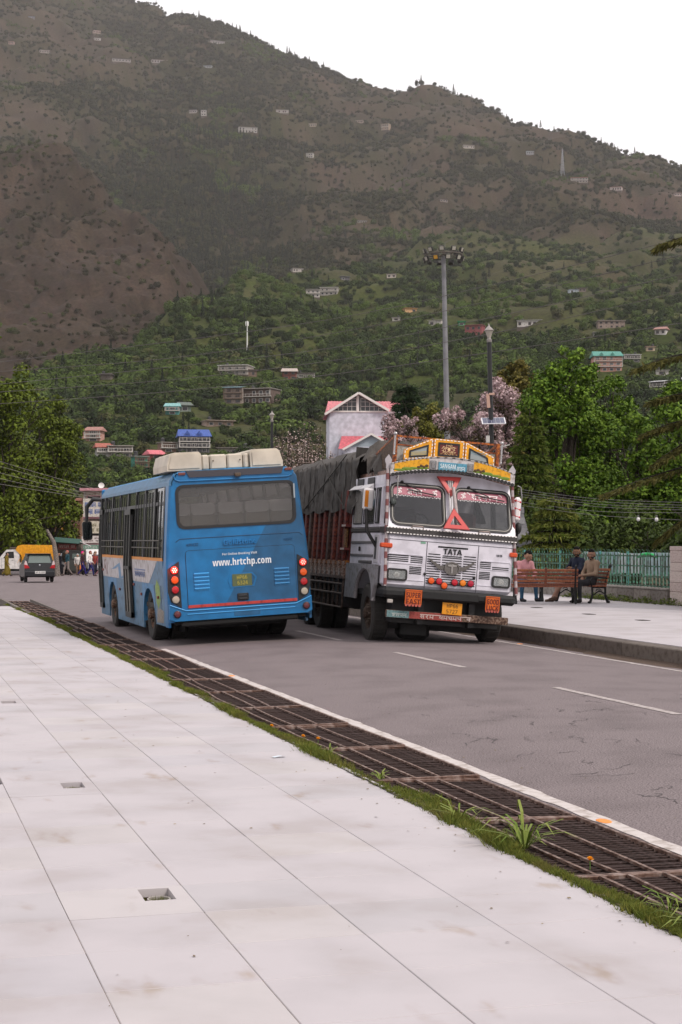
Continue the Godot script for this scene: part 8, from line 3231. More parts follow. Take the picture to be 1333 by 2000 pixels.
	signboard(t, Vector3(-2.55, 3.6, 0.62), 1.8, 1.0, "c7c0ae", "7f7a60", rng)
	signboard(t, Vector3(-2.6, 2.6, 0.64), 1.9, 0.55, "d6cfcc", "6f5f60", rng)
	signboard(t, Vector3(-2.5, 1.95, 0.64), 1.9, 0.45, "6f8f80", "b9c0b8", rng)
	signboard(t, Vector3(-1.3, 1.35, 0.64), 1.3, 0.6, "8f2f33", "d9c9c6", rng)
	signboard(t, Vector3(-0.9, 4.2, 0.62), 1.6, 1.4, "cdc3c0", "8a6f78", rng)
	mb = MB.new()
	mb.tube([Vector3(-3.35, 0, 0.1), Vector3(-3.35, 6.5, 0.1)], 0.06, 7)
	part("drain_pipe", mb, M("8f8a84", 0.6), t)
	mb = MB.new()
	mb.lathe([Vector2(0, 0.02), Vector2(0.15, 0.04), Vector2(0.25, 0.1), Vector2(0.25, 0.12), Vector2(0.15, 0.06), Vector2(0, 0.04)], 16, Transform3D(Basis(Vector3.RIGHT, PI / 2 - 0.3), Vector3(-2.0, 7.0, 0.2)))
	mb.tube([Vector3(-2.0, 6.8, 0.0), Vector3(-2.0, 7.0, 0.2)], 0.03, 6)
	var dish := thing("satellite_dish", "white satellite dish on the roof behind the bus mirror", "satellite dish", t.position, -12.0)
	part("dish", mb, M("d9d6d4", 0.5), dish)
	t = town_block("narrow orange and pink building left of the signboard one", Vector3(15.2, gy(-142), -142.0), -12.0, 2.2, 6.0, 3, 2.0, "b08a6c", "a5776a", rng, 2)
	signboard(t, Vector3(-0.5, 4.4, 0.62), 0.6, 2.0, "c08f3a", "7a4a20", rng)
	t = town_block("brown building half hidden by the left tree", Vector3(12.6, gy(-150), -150.0), -10.0, 3.4, 6.0, 3, 2.1, "8f7a6c", "9c9088", rng, 2)
	t = town_block("grey white building behind the yellow lorry", Vector3(7.5, gy(-150), -152.0), -5.0, 6.0, 6.0, 2, 2.4, "a39a94", "b5aea8", rng, 3)
	t = town_block("tall plain building hidden behind the bus", Vector3(26.0, gy(-128), -130.0), -12.0, 7.0, 7.0, 2, 2.3, "a59a96", "9a8f8c", rng, 3)
	# shop with a green awning
	t = thing("shop", "small dark shop under a sloping green awning", "shop", Vector3(12.9, gy(-119), -119.5), -10.0)
	mb = MB.new()
	mb.bx(Vector3(-0.9, -0.3, -2.5), Vector3(0.9, 2.3, 0))
	part("wall", mb, M("5d5048", 0.85, 0, "grime", 0.8), t)
	mb = MB.new()
	mb.face([Vector3(-1.0, 2.65, 0.0), Vector3(0.9, 2.5, 0.0), Vector3(1.1, 2.15, 1.0), Vector3(-0.9, 2.3, 1.0)], Vector3(0, 0, 0))
	mb.face([Vector3(-1.0, 2.63, 0.0), Vector3(0.9, 2.48, 0.0), Vector3(1.1, 2.13, 1.0), Vector3(-0.9, 2.28, 1.0)], Vector3(0, 9, 0))
	part("awning", mb, M("25493f", 0.7), t)
	mb = MB.new()
	mb.box(Vector3(1.25, 2.15, 0.7), Vector3(0.8, 0.03, 0.9), 0, Basis(Vector3.BACK, -0.4))
	part("tin_sheet", mb, M("c9c6c4", 0.4, 0.3), t)
	signboard(t, Vector3(-0.1, 1.95, 0.06), 1.3, 0.4, "8f4a44", "c9b9b0", rng)
	mb = MB.new()
	mb.bx(Vector3(-0.6, 0.05, 0.003), Vector3(0.6, 1.6, 0.02))
	part("doorway", mb, M("1c1917", 0.6), t)
	# pale bare trunk beside the lorry
	mb = MB.new()
	mb.tube([Vector3(0.2, -0.3, 0), Vector3(0.1, 1.2, 0), Vector3(-0.05, 2.2, 0), Vector3(-0.5, 3.0, 0)], [0.22, 0.17, 0.13, 0.08], 8)
	solo("tree_trunk", mb, M("9a9089", 0.9, 0, "bark", 0.8), "pale leaning tree trunk between the yellow lorry and the shop", "tree trunk", Vector3(10.6, gy(-106), -106.5), -12)
	town_vehicles(rng)


func wheel_small(t: Node3D, at: Vector3, r: float, side: float) -> void:
	make_wheel(t, at, r, 0.16, side, "7d7a78")


func town_vehicles(rng: RandomNumberGenerator) -> void:
	var mb: MB
	# dark hatchback driving away
	var t := thing("car", "dark grey hatchback driving away at the left, seen from behind", "car", Vector3(7.63, gy(-84) + 0.01, -84.1), 0)
	var paint := M("17181c", 0.3)
	mb = MB.new()
	mb.xf = Transform3D(Basis(Vector3.UP, -PI / 2), Vector3(-0.76, 0, 0))
	# side outline: z to the front is negative, so x here runs along +z
	mb.ext(poly([-3.3, 0.32, -3.35, 0.62, -3.2, 0.8, -2.4, 0.9, -0.05, 0.95, 0.0, 0.6, 0.02, 0.35, -0.1, 0.25, -3.1, 0.25]), -1.52, 0.0)
	mb.box(Vector3(0, 0, 0), Vector3(0.001, 0.001, 0.001))
	part("body", mb, paint, t)
	mb = MB.new()
	var lo := [Vector3(-0.74, 0.93, -0.04), Vector3(0.74, 0.93, -0.04), Vector3(0.74, 0.9, -2.5), Vector3(-0.74, 0.9, -2.5)]
	var hi := [Vector3(-0.58, 1.42, -0.32), Vector3(0.58, 1.42, -0.32), Vector3(0.58, 1.4, -1.7), Vector3(-0.58, 1.4, -1.7)]
	for k in 4:
		var l := (k + 1) % 4
		mb.face([lo[k], lo[l], hi[l], hi[k]], Vector3(0, 1.1, -1.2))
	part("cabin", mb, M("17181b", 0.2), t)
	mb = MB.new()
	mb.box(Vector3(0, 1.42, -1.0), Vector3(1.2, 0.05, 1.5), 0.02)
	mb.box(Vector3(0, 1.43, -0.26), Vector3(1.1, 0.03, 0.2), 0.01)
	part("roof", mb, paint, t)
	mb = MB.new()
	mb.face([Vector3(-0.58, 0.98, -0.045), Vector3(0.58, 0.98, -0.045), Vector3(0.48, 1.37, -0.27), Vector3(-0.48, 1.37, -0.27)], Vector3(0, 1.1, -1.2))
	part("rear_window", mb, M("5f6a66", 0.1), t)
	for s in [-1.0, 1.0]:
		mb = MB.new()
		mb.ext(poly([s * 0.5, 0.72, s * 0.76, 0.7, s * 0.77, 0.9, s * 0.6, 0.86]), -0.12, 0.035)
		part("tail_lamp", mb, M("a3141c", 0.25), t)
		mb = MB.new()
		mb.ext(poly([s * 0.6, 0.86, s * 0.77, 0.9, s * 0.72, 1.1, s * 0.66, 1.05]), -0.12, 0.02)
		part("tail_lamp", mb, M("c9b3b3", 0.25), t)
	mb = MB.new()
	mb.box(Vector3(0, 0.42, 0.03), Vector3(1.5, 0.3, 0.14), 0.05)
	part("bumper", mb, paint, t)
	mb = MB.new()
	mb.box(Vector3(0.02, 0.5, 0.105), Vector3(0.52, 0.13, 0.012), 0.003)
	var o := part("number_plate", mb, M("cfcdcb", 0.5), t)
	letters("plate_text", "HP 35 1078", M("24242a", 0.5), o, Vector3(0.02, 0.5, 0.112), 0.44, 0.07, Vector3.ZERO, "Droid Sans", true, 0.003)
	mb = MB.new()
	mb.ball(Vector3(0.0, 0.86, 0.0), Vector3(0.05, 0.05, 0.02), 10, 6)
	part("badge", mb, M("a9abb0", 0.25, 0.7), t)
	for w in [[-0.66, -0.55], [0.66, -0.55], [-0.66, -2.75], [0.66, -2.75]]:
		wheel_small(t, Vector3(w[0], 0.27, w[1]), 0.27, signf(w[0]))
	# white pickup under a yellow tarpaulin, side on, nose to the left
	t = thing("pickup", "white mini lorry with a bright yellow tarpaulin, side on", "pickup lorry", Vector3(9.15, gy(-113), -113.4), -8.0)
	var wp := M("d6d2cf", 0.35, 0, "mottle", 0.5)
	mb = MB.new()
	mb.ext(poly([-1.95, 0.42, -1.98, 0.95, -1.55, 1.2, -1.1, 1.72, -0.3, 1.75, -0.22, 1.6, -0.22, 0.42]), -1.5, 0.0)
	part("cab", mb, wp, t)
	mb = MB.new()
	mb.ext(poly([-1.32, 1.15, -1.02, 1.58, -0.62, 1.6, -0.58, 1.15]), 0.0, 0.012)
	part("side_window", mb, M("1b1e20", 0.15), t)
	mb = MB.new()
	mb.face([Vector3(-1.57, 1.2, -0.1), Vector3(-1.57, 1.2, -1.4), Vector3(-1.15, 1.68, -1.35), Vector3(-1.15, 1.68, -0.15)], Vector3(0, 1.2, -0.7))
	part("windscreen", mb, M("3b4446", 0.12), t)
	mb = MB.new()
	for x in [-0.53, -1.42]:
		mb.bx(Vector3(x - 0.006, 0.5, 0.001), Vector3(x + 0.006, 1.15, 0.008))
	mb.bx(Vector3(-0.75, 1.0, 0.001), Vector3(-0.62, 1.04, 0.02))
	part("door_lines", mb, M("5d5a58", 0.6), t)
	mb = MB.new()
	mb.bx(Vector3(-0.2, 0.5, -1.5), Vector3(2.05, 0.85, 0.02), 0.02)
	part("cargo_bed", mb, wp, t)
	var tp := MB.new()
	var nz := FastNoiseLite.new()
	nz.seed = 4
	nz.frequency = 1.6
	var prof := poly([-0.5, 1.72, -0.35, 1.98, -0.1, 2.06, 1.95, 2.03, 2.12, 1.85, 2.1, 0.75, 0.0, 0.72, -0.08, 1.3])
	tp.ext(prof, -1.53, 0.04)
	for k in 60:
		var x := rng.randf_range(-0.1, 2.0)
		tp.tube([Vector3(x, 1.95, 0.035), Vector3(x + rng.randfn(0, 0.1), 1.3, 0.045), Vector3(x + rng.randfn(0, 0.15), 0.8, 0.035)], [0.005, 0.02, 0.008], 5, false)
	part("tarpaulin", tp, M("dd980c", 0.75, 0, "mottle", 0.7), t)
	mb = MB.new()
	mb.bx(Vector3(-0.9, 1.75, -1.4), Vector3(-0.4, 1.9, -0.1), 0.04)
	part("roof_load", mb, M("4a3f38", 0.9), t)
	for w in [[-1.3, -0.12], [1.4, -0.12], [-1.3, -1.38], [1.4, -1.38]]:
		var holder := Node3D.new()
		holder.name = "axle"
		holder.position = Vector3(w[0], 0.27, w[1])
		holder.rotation.y = PI / 2
		t.add_child(holder, true)
		make_wheel(holder, Vector3.ZERO, 0.29, 0.17, -1.0 if w[1] > -0.5 else 1.0, "8f8b88")
	mb = MB.new()
	mb.bx(Vector3(-1.9, 0.25, -1.45), Vector3(2.0, 0.5, -0.1))
	part("underbody", mb, M("1c1b1b", 0.9), t)
	# car facing the viewer beside the hatchback
	for c in [[11.55, -114.1, "8f9296", "white and black car facing the viewer right of the dark hatchback", 0.0, 0.72], [14.9, -118.4, "c9c8c8", "white van half hidden behind the walkers", 10.0, 0.95]]:
		t = thing("car", c[3], "car", Vector3(c[0], gy(c[1]), c[1]), c[4])
		mb = MB.new()
		mb.box(Vector3(0, 0.6, -1.6), Vector3(1.5, 0.62, 3.4), 0.12)
		part("body", mb, M(c[2] if c[5] > 0.8 else "2b2d30", 0.3), t)
		mb = MB.new()
		mb.box(Vector3(0, 0.78, 0.06), Vector3(1.3, 0.16, 0.1), 0.03)
		part("bonnet_front", mb, M(c[2], 0.3), t)
		mb = MB.new()
		lo = [Vector3(-0.72, 0.88, -0.5), Vector3(0.72, 0.88, -0.5), Vector3(0.72, 0.88, -3.0), Vector3(-0.72, 0.88, -3.0)]
		hi = [Vector3(-0.58, 1.45 * c[5] / 0.72 if c[5] < 0.8 else 1.75, -1.1), Vector3(0.58, 1.45 if c[5] < 0.8 else 1.75, -1.1), Vector3(0.58, 1.45 if c[5] < 0.8 else 1.75, -2.6), Vector3(-0.58, 1.45 if c[5] < 0.8 else 1.75, -2.6)]
		for k in 4:
			var l := (k + 1) % 4
			mb.face([lo[k], lo[l], hi[l], hi[k]], Vector3(0, 1.1, -1.8))
		mb.face(hi, Vector3(0, 1, -1.8))
		part("cabin", mb, M(c[2], 0.3), t)
		mb = MB.new()
		mb.face([Vector3(-0.62, 0.93, -0.54), Vector3(0.62, 0.93, -0.54), Vector3(0.52, 1.38, -1.03), Vector3(-0.52, 1.38, -1.03)], Vector3(0, 1.1, -2.8))
		part("windscreen", mb, M("2f3638", 0.12), t)
		for s in [-1.0, 1.0]:
			mb = MB.new()
			mb.box(Vector3(s * 0.55, 0.72, 0.1), Vector3(0.28, 0.13, 0.06), 0.03)
			part("headlight", mb, M("c9ccd0", 0.15), t)
		for w in [[-0.66, -0.6], [0.66, -0.6], [-0.66, -2.7], [0.66, -2.7]]:
			wheel_small(t, Vector3(w[0], 0.28, w[1]), 0.28, signf(w[0]))
	# three wheeled taxi
	t = thing("auto_rickshaw", "dark three wheeled taxi with a canvas hood behind the walking man", "auto rickshaw", Vector3(12.75, gy(-113), -112.9), 5.0)
	mb = MB.new()
	mb.ext(rrect(-0.62, 0.3, 0.62, 1.0, 0.1), -2.2, 0.0)
	part("body", mb, M("2a2b26", 0.5), t)
	mb = MB.new()
	mb.ext(poly([-0.6, 1.0, 0.6, 1.0, 0.6, 1.5, 0.45, 1.65, -0.45, 1.65, -0.6, 1.5]), -2.2, -0.1)
	part("hood", mb, M("1d1d1c", 0.8), t)
	mb = MB.new()
	mb.ext(rrect(-0.3, 1.1, 0.3, 1.45, 0.06), -0.1, -0.08)
	part("rear_window", mb, M("55605c", 0.2), t)
	mb = MB.new()
	mb.box(Vector3(0.2, 0.5, 0.02), Vector3(0.3, 0.3, 0.04), 0.03)
	part("plate_panel", mb, M("c06a20", 0.5), t)
	for x in [-0.52, 0.52]:
		wheel_small(t, Vector3(x, 0.22, -0.35), 0.22, signf(x))
	wheel_small(t, Vector3(0, 0.22, -2.1), 0.22, 1.0)


# ---------------------------------------------------------------- people
# one skin meshed round a skeleton: bones are [from, to, radius, radius, colour]
func skin_mesh(mb: MB, bones: Array, cell: float, blend: float) -> void:
	var lo := Vector3.ONE * 1e6
	var hi := Vector3.ONE * -1e6
	for b in bones:
		var r: float = maxf(b[2], b[3]) + cell * 3.0
		for p in [b[0], b[1]]:
			lo = lo.min(p - Vector3.ONE * r)
			hi = hi.max(p + Vector3.ONE * r)
	var nx := int((hi.x - lo.x) / cell) + 2
	var ny := int((hi.y - lo.y) / cell) + 2
	var nz := int((hi.z - lo.z) / cell) + 2
	var f := PackedFloat32Array()
	f.resize(nx * ny * nz)
	f.fill(1.0)
	var near := PackedFloat32Array()
	near.resize(nx * ny * nz)
	near.fill(1.0)
	var who := PackedByteArray()
	who.resize(nx * ny * nz)
	for q in bones.size():
		var a: Vector3 = bones[q][0]
		var b: Vector3 = bones[q][1]
		var ra: float = bones[q][2]
		var rb: float = bones[q][3]
		var m := maxf(ra, rb) + blend + cell * 2.0
		var l0 := ((a.min(b) - Vector3.ONE * m - lo) / cell).floor()
		var l1 := ((a.max(b) + Vector3.ONE * m - lo) / cell).ceil()
		var ab := b - a
		var ll := maxf(ab.length_squared(), 1e-9)
		for k in range(maxi(0, int(l0.z)), mini(nz, int(l1.z) + 1)):
			for j in range(maxi(0, int(l0.y)), mini(ny, int(l1.y) + 1)):
				for i in range(maxi(0, int(l0.x)), mini(nx, int(l1.x) + 1)):
					var p := lo + Vector3(i, j, k) * cell
					var t := clampf((p - a).dot(ab) / ll, 0.0, 1.0)
					var d := p.distance_to(a + ab * t) - lerpf(ra, rb, t)
					var ix := (k * ny + j) * nx + i
					if d < near[ix]:
						near[ix] = d
						who[ix] = q
					var e := f[ix]
					var h := maxf(blend - absf(d - e), 0.0)
					f[ix] = minf(d, e) - h * h / (4.0 * blend)
	# surface nets
	var vid := {}
	var pts := PackedVector3Array()
	var cols := PackedColorArray()
	var corner := [0, 1, nx, nx + 1, nx * ny, nx * ny + 1, nx * ny + nx, nx * ny + nx + 1]
	for k in nz - 1:
		for j in ny - 1:
			for i in nx - 1:
				var ix := (k * ny + j) * nx + i
				var neg := 0
				for c in 8:
					if f[ix + corner[c]] < 0.0:
						neg += 1
				if neg == 0 or neg == 8:
					continue
				var s := Vector3.ZERO
				var n := 0
				for e in [[0, 1], [0, 2], [0, 4], [1, 3], [1, 5], [2, 3], [2, 6], [3, 7], [4, 5], [4, 6], [5, 7], [6, 7]]:
					var u := f[ix + corner[e[0]]]
					var w := f[ix + corner[e[1]]]
					if (u < 0.0) != (w < 0.0):
						var t := u / (u - w)
						var pa := Vector3(e[0] & 1, (e[0] >> 1) & 1, e[0] >> 2)
						var pb := Vector3(e[1] & 1, (e[1] >> 1) & 1, e[1] >> 2)
						s += pa.lerp(pb, t)
						n += 1
				vid[ix] = pts.size()
				pts.append(lo + (Vector3(i, j, k) + s / n) * cell)
				cols.append(bones[who[ix]][4])
	var tris := PackedInt32Array()
	for ix in vid:
		var i: int = ix % nx
		var j: int = (ix / nx) % ny
		var k: int = ix / (nx * ny)
		if i == 0 or j == 0 or k == 0:
			continue
		for ax in 3:
			var st: int = [1, nx, nx * ny][ax]
			var u: int = [nx, nx * ny, 1][ax]
			var w: int = [nx * ny, 1, nx][ax]
			var a := f[ix]
			var b := f[ix + st]
			if (a < 0.0) == (b < 0.0):
				continue
			var q := [ix, ix - u, ix - u - w, ix - w]
			if not (vid.has(q[1]) and vid.has(q[2]) and vid.has(q[3])):
				continue
			if a >= 0.0:
				q.reverse()
			for e in [[0, 1, 2], [0, 2, 3]]:
				for c in e:
					tris.append(vid[q[c]])
	var nn := PackedVector3Array()
	nn.resize(pts.size())
	for t in range(0, tris.size(), 3):
		var m := (pts[tris[t + 1]] - pts[tris[t]]).cross(pts[tris[t + 2]] - pts[tris[t]])
		for c in 3:
			nn[tris[t + c]] += m
	for t in range(0, tris.size(), 3):
		for c in [0, 2, 1]:
			var v := tris[t + c]
			mb.col = cols[v]
			mb.put(pts[v], nn[v].normalized())


func hand_bones(w: Vector3, dir: Vector3, up: Vector3, c: Color, curl := 0.5) -> Array:
	var s := dir.cross(up).normalized()
	var out := [[w, w + dir * 0.075, 0.028, 0.032, c]]
	for k in 4:
		var o: Vector3 = w + dir * 0.08 + s * (k - 1.5) * 0.019
		var l: float = [0.062, 0.072, 0.067, 0.052][k]
		var d1 := (dir - up * curl * 0.5).normalized()
		var d2 := (dir - up * curl * 1.6).normalized()
		out.append([o, o + d1 * l * 0.55, 0.009, 0.0085, c])
		out.append([o + d1 * l * 0.55, o + d1 * l * 0.55 + d2 * l * 0.55, 0.0085, 0.007, c])
	var th := w + dir * 0.025 + s * -0.03
	var td := (dir * 0.7 - s * 0.6 - up * 0.3).normalized()
	out.append([th, th + td * 0.04, 0.012, 0.01, c])
	out.append([th + td * 0.04, th + td * 0.04 + (td + dir * 0.5).normalized() * 0.03, 0.01, 0.008, c])
	return out


func head_bones(h: Vector3, look: Vector3, skin: Color, lips: Color, beard := Color(0, 0, 0, 0)) -> Array:
	var up := Vector3.UP
	var s := look.cross(up).normalized()
	up = s.cross(look).normalized()
	var out := [
		[h + up * 0.03 - look * 0.015, h + up * 0.015 - look * 0.02, 0.088, 0.09, skin],
		[h + up * 0.02 + look * 0.02, h - up * 0.055 + look * 0.035, 0.072, 0.055, skin],
		[h + up * 0.005 + look * 0.092, h - up * 0.025 + look * 0.108, 0.009, 0.015, skin],
		[h - up * 0.052 + look * 0.088 - s * 0.018, h - up * 0.052 + look * 0.088 + s * 0.018, 0.008, 0.008, lips],
		[h + up * 0.028 + look * 0.083 - s * 0.045, h + up * 0.03 + look * 0.088 + s * 0.045, 0.011, 0.011, skin * 0.85],
		[h - s * 0.088 + up * 0.01, h - s * 0.092 - up * 0.03, 0.018, 0.014, skin],
		[h + s * 0.088 + up * 0.01, h + s * 0.092 - up * 0.03, 0.018, 0.014, skin],
	]
	if beard.a > 0.0:
		out.append([h - up * 0.06 + look * 0.06 - s * 0.04, h - up * 0.06 + look * 0.06 + s * 0.04, 0.022, 0.022, beard])
		out.append([h - up * 0.085 + look * 0.05, h - up * 0.095 + look * 0.06, 0.026, 0.02, beard])
		out.append([h - s * 0.075 + up * 0.0, h - s * 0.06 - up * 0.06 + look * 0.03, 0.012, 0.014, beard])
		out.append([h + s * 0.075 + up * 0.0, h + s * 0.06 - up * 0.06 + look * 0.03, 0.012, 0.014, beard])
		out.append([h - up * 0.037 + look * 0.09 - s * 0.025, h - up * 0.037 + look * 0.09 + s * 0.025, 0.009, 0.009, beard])
	return out


func hair_on(t: Node3D, h: Vector3, look: Vector3, c: Color, full := 1.0, sd := 1) -> void:
	var up := Vector3.UP
	var s := look.cross(up).normalized()
	up = s.cross(look).normalized()
	var rng := RandomNumberGenerator.new()
	rng.seed = sd
	var b := []
	for k in 26:
		var a := rng.randf_range(-1.2, 1.2)
		var e := rng.randf_range(-0.4, 1.3)
		var d := (s * sin(a) * cos(e) - look * cos(a) * cos(e) * (1.0 if e < 0.5 else 0.2) + up * sin(e)).normalized()
		var p := h + up * 0.03 + d * 0.066 - look * 0.016
		b.append([p, p + d * 0.012 * full, 0.032 * full, 0.024 * full, c])
	b.append([h + up * 0.095 + look * 0.03 - s * 0.045, h + up * 0.1 + look * 0.03 + s * 0.045, 0.024 * full, 0.024 * full, c])
	b.append([h + up * 0.09, h + up * 0.08 - look * 0.04, 0.066, 0.07, c])
	var mb := MB.new()
	skin_mesh(mb, b, 0.011, 0.012)
	part("hair", mb, VC(0.8), t)
	mb = MB.new()
	for q in [-1.0, 1.0]:
		mb.col = Color(0.5, 0.47, 0.44)
		mb.ball(h + up * 0.012 + look * 0.081 + s * q * 0.032, Vector3.ONE * 0.011, 8, 5)
		mb.col = Color(0.02, 0.015, 0.012)
		mb.ball(h + up * 0.012 + look * 0.0885 + s * q * 0.032, Vector3.ONE * 0.0055, 6, 4)
	part("eyes", mb, VC(0.3), t)


func figure(t: Node3D, p: Dictionary, cell := 0.022) -> void:
	var top: Color = p.top
	var leg: Color = p.leg
	var shoe: Color = p.shoe
	var sk: Color = p.skin
	var cuff: Color = p.get("fore", sk)
	var b := []
	b.append([p.pelvis, p.waist, 0.125, 0.125, p.get("hip", leg)])
	b.append([p.waist, p.chest, 0.13, 0.145, top])
	b.append([p.chest, p.neck - (p.neck - p.chest) * 0.2, 0.14, 0.08, top])
	b.append([p.shL, p.shR, 0.075, 0.075, top])
	b.append([p.neck, p.head - Vector3(0, 0.06, 0), 0.05, 0.048, sk])
	for s in ["L", "R"]:
		b.append([p["sh" + s], p["el" + s], 0.06, 0.045, top])
		b.append([p["el" + s], p["wr" + s], 0.045, 0.032, cuff])
		b.append([p["hip" + s], p["kn" + s], 0.088, 0.064, leg])
		b.append([p["kn" + s], p["an" + s], 0.062, 0.042, p.get("shin", leg)])
		var toe: Vector3 = p["toe" + s]
		b.append([p["an" + s] - Vector3(0, 0.045, 0), toe, 0.045, 0.034, shoe])
	if p.has("skirt"):
		b.append([p.pelvis, p.skirt, 0.14, 0.17, p.skirtc])
	var mb := MB.new()
	skin_mesh(mb, b, cell, 0.045)
	skin_mesh(mb, head_bones(p.head, p.look, sk, sk * Color(0.9, 0.55, 0.5), p.get("beard", Color(0, 0, 0, 0))), 0.011, 0.016)
	for s in ["L", "R"]:
		var d: Vector3 = p.get("hd" + s, (p["wr" + s] - p["el" + s]).normalized())
		skin_mesh(mb, hand_bones(p["wr" + s], d, p.get("hu" + s, Vector3.UP), sk), 0.0075, 0.006)
	part("body", mb, VC(0.75), t)


func build_people() -> void:
	var t: Node3D
	var dark_skin := Color(0.17, 0.095, 0.06)
	var mid_skin := Color(0.3, 0.175, 0.12)
	var black := Color(0.009, 0.008, 0.008)
	# man in a pink shirt, leaning forward on his knees
	t = thing("person", "seated man in a pink shirt leaning forward, looking down to his left", "person", Vector3(15.12, 0.25, -37.62), 5.0, "men sitting on the benches")
	var p := {"pelvis": Vector3(0, 0.52, -0.06), "waist": Vector3(0, 0.68, 0.02), "chest": Vector3(0, 0.84, 0.13), "neck": Vector3(0.01, 0.98, 0.2), "head": Vector3(0.04, 1.1, 0.26), "look": Vector3(0.55, -0.3, 0.75).normalized(),
		"shL": Vector3(-0.17, 0.92, 0.15), "shR": Vector3(0.17, 0.92, 0.15), "elL": Vector3(-0.22, 0.68, 0.3), "elR": Vector3(0.22, 0.68, 0.3), "wrL": Vector3(-0.08, 0.58, 0.44), "wrR": Vector3(0.06, 0.58, 0.46),
		"hipL": Vector3(-0.09, 0.5, 0.0), "hipR": Vector3(0.09, 0.5, 0.0), "knL": Vector3(-0.17, 0.5, 0.36), "knR": Vector3(0.17, 0.5, 0.38), "anL": Vector3(-0.19, 0.09, 0.36), "anR": Vector3(0.19, 0.09, 0.4), "toeL": Vector3(-0.17, 0.035, 0.52), "toeR": Vector3(0.28, 0.035, 0.54),
		"top": Color(0.5, 0.24, 0.26), "leg": Color(0.03, 0.075, 0.13), "shoe": Color(0.03, 0.028, 0.032), "skin": mid_skin, "fore": Color(0.5, 0.24, 0.26)}
	figure(t, p)
	hair_on(t, p.head, p.look, black, 1.2, 3)
	# man in a dark blue shirt, turned to the viewer
	t = thing("person", "bearded man in a dark blue shirt sitting beyond the man in tan, ankles crossed", "person", Vector3(16.15, 0.25, -36.85), -80.0, "men sitting on the benches")
	p = {"pelvis": Vector3(0, 0.52, -0.1), "waist": Vector3(0, 0.7, -0.12), "chest": Vector3(0, 0.9, -0.13), "neck": Vector3(0.01, 1.07, -0.11), "head": Vector3(0.03, 1.2, -0.08), "look": Vector3(0.75, -0.08, 0.65).normalized(),
		"shL": Vector3(-0.19, 1.0, -0.12), "shR": Vector3(0.19, 1.0, -0.12), "elL": Vector3(-0.3, 0.8, -0.02), "elR": Vector3(0.3, 0.78, 0.02), "wrL": Vector3(-0.12, 0.72, 0.16), "wrR": Vector3(0.16, 0.82, 0.14),
		"hipL": Vector3(-0.09, 0.5, -0.04), "hipR": Vector3(0.09, 0.5, -0.04), "knL": Vector3(-0.12, 0.5, 0.36), "knR": Vector3(0.12, 0.52, 0.36), "anL": Vector3(0.02, 0.14, 0.52), "anR": Vector3(-0.02, 0.1, 0.58), "toeL": Vector3(0.04, 0.08, 0.7), "toeR": Vector3(-0.06, 0.04, 0.75),
		"top": Color(0.016, 0.02, 0.038), "leg": Color(0.02, 0.02, 0.026), "shin": Color(0.26, 0.15, 0.11), "shoe": Color(0.1, 0.065, 0.05), "skin": dark_skin, "fore": Color(0.016, 0.02, 0.038), "beard": black}
	figure(t, p)
	hair_on(t, p.head, p.look, black, 1.0, 4)
	# man in a tan patterned shirt, arms folded
	t = thing("person", "bearded man in a tan shirt with folded arms on the near end of the bench", "person", Vector3(16.2, 0.25, -36.08), -78.0, "men sitting on the benches")
	p = {"pelvis": Vector3(0, 0.5, -0.08), "waist": Vector3(0, 0.66, -0.12), "chest": Vector3(0, 0.86, -0.14), "neck": Vector3(0.01, 1.02, -0.11), "head": Vector3(0.03, 1.14, -0.07), "look": Vector3(0.6, -0.05, 0.8).normalized(),
		"shL": Vector3(-0.18, 0.95, -0.12), "shR": Vector3(0.18, 0.95, -0.12), "elL": Vector3(-0.24, 0.7, -0.02), "elR": Vector3(0.26, 0.7, -0.02), "wrL": Vector3(-0.02, 0.62, 0.16), "wrR": Vector3(0.02, 0.66, 0.18),
		"hipL": Vector3(-0.09, 0.48, -0.02), "hipR": Vector3(0.09, 0.48, -0.02), "knL": Vector3(-0.1, 0.48, 0.34), "knR": Vector3(0.13, 0.5, 0.36), "anL": Vector3(-0.1, 0.1, 0.3), "anR": Vector3(0.16, 0.1, 0.36), "toeL": Vector3(-0.1, 0.04, 0.44), "toeR": Vector3(0.18, 0.04, 0.5),
		"top": Color(0.24, 0.17, 0.12), "leg": Color(0.035, 0.034, 0.036), "shoe": Color(0.025, 0.022, 0.02), "skin": mid_skin * 0.85, "fore": Color(0.24, 0.17, 0.12), "beard": black}
	figure(t, p)
	hair_on(t, p.head, p.look, black, 1.0, 5)
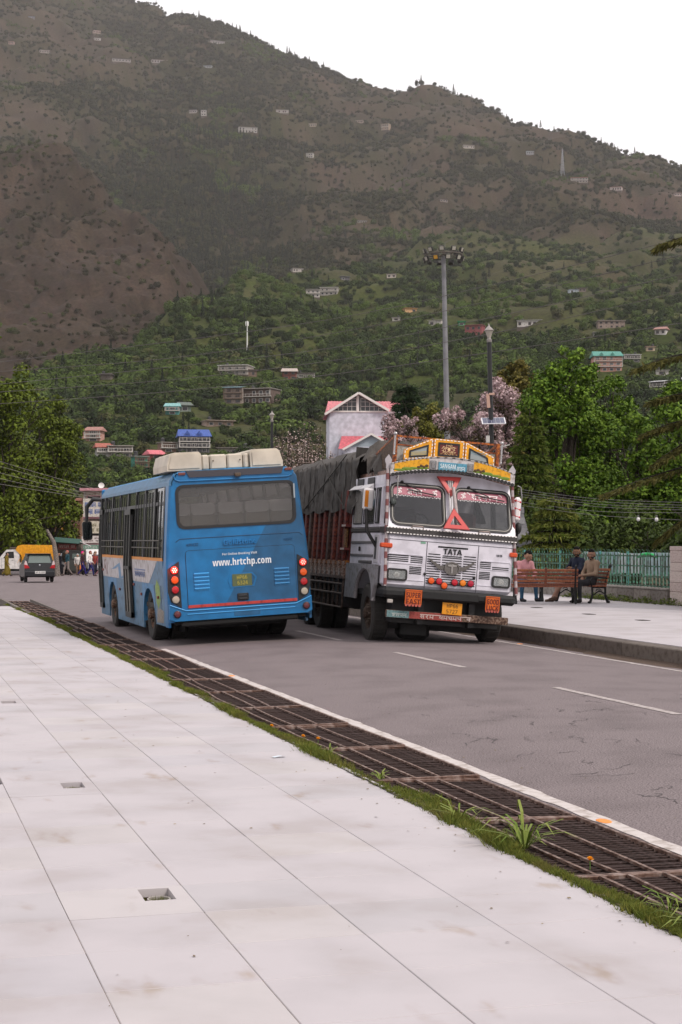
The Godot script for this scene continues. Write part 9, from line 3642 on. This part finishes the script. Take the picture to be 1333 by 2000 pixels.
	# walkers at the end of the street
	var w := [
		[7.67, -107.9, 100.0, "woman in a mustard yellow robe walking before the white mini lorry", Color(0.17, 0.12, 0.02), Color(0.15, 0.11, 0.02), true, black, 1.5],
		[11.58, -107.9, -75.0, "man in a teal top and red cap striding to the left", Color(0.02, 0.06, 0.075), Color(0.2, 0.17, 0.16), false, Color(0.35, 0.12, 0.1), 1.62],
		[11.3, -110.0, -70.0, "woman all in black walking behind the man in teal", Color(0.01, 0.01, 0.012), Color(0.01, 0.01, 0.012), true, black, 1.5],
		[12.5, -107.6, 80.0, "woman with a bright pink head scarf and dark tunic", Color(0.05, 0.025, 0.03), Color(0.03, 0.02, 0.12), false, Color(0.65, 0.03, 0.2), 1.55],
		[12.75, -105.5, 80.0, "man in a long white shirt and blue trousers walking to the right", Color(0.7, 0.66, 0.63), Color(0.02, 0.02, 0.1), false, Color(0.2, 0.05, 0.05), 1.58],
		[13.95, -112.4, 10.0, "man in grey and dark clothes with a light cap, back to the viewer", Color(0.1, 0.09, 0.1), Color(0.025, 0.025, 0.04), false, Color(0.45, 0.42, 0.36), 1.6],
		[13.22, -104.3, 85.0, "person in a pink shirt walking close behind the bus corner", Color(0.6, 0.15, 0.32), Color(0.2, 0.1, 0.12), false, black, 1.45],
		[12.55, -110.7, 0.0, "person in white and brown standing behind the pink scarf", Color(0.5, 0.47, 0.44), Color(0.12, 0.08, 0.06), false, Color(0.4, 0.4, 0.4), 1.4],
		[13.6, -110.0, 0.0, "person in a dark red top standing behind the man in white", Color(0.2, 0.04, 0.035), Color(0.03, 0.03, 0.05), false, black, 1.5],
	]
	for q in w:
		t = thing("person", q[3], "person", Vector3(q[0], gy(q[1]) + 0.005, q[1]), q[2], "people walking at the end of the street")
		var k: float = q[8] / 1.6
		var st := 0.24
		p = {"pelvis": Vector3(0, 0.88, 0), "waist": Vector3(0, 1.02, 0), "chest": Vector3(0, 1.2, 0.01), "neck": Vector3(0, 1.37, 0.02), "head": Vector3(0, 1.5, 0.04), "look": Vector3(0, 0, 1),
			"shL": Vector3(-0.17, 1.31, 0), "shR": Vector3(0.17, 1.31, 0), "elL": Vector3(-0.22, 1.06, -0.08), "elR": Vector3(0.22, 1.06, 0.04), "wrL": Vector3(-0.2, 0.85, 0.02), "wrR": Vector3(0.2, 0.87, 0.2),
			"hipL": Vector3(-0.08, 0.86, 0), "hipR": Vector3(0.08, 0.86, 0), "knL": Vector3(-0.09, 0.47, st * 0.75), "knR": Vector3(0.09, 0.46, -0.02), "anL": Vector3(-0.08, 0.1, st), "anR": Vector3(0.08, 0.13, -st * 1.2), "toeL": Vector3(-0.08, 0.035, st + 0.14), "toeR": Vector3(0.08, 0.04, -st * 1.2 + 0.12),
			"top": q[4], "hip": q[4], "leg": q[5], "shoe": Color(0.05, 0.035, 0.03), "skin": mid_skin, "fore": q[4]}
		if q[6]:
			p["skirt"] = Vector3(0, 0.2, 0.02)
			p["skirtc"] = q[5]
		figure(t, p, 0.03)
		hair_on(t, p.head, p.look, q[7], 1.25 if q[7] != black else 1.0, 7)
		t.scale = Vector3.ONE * k
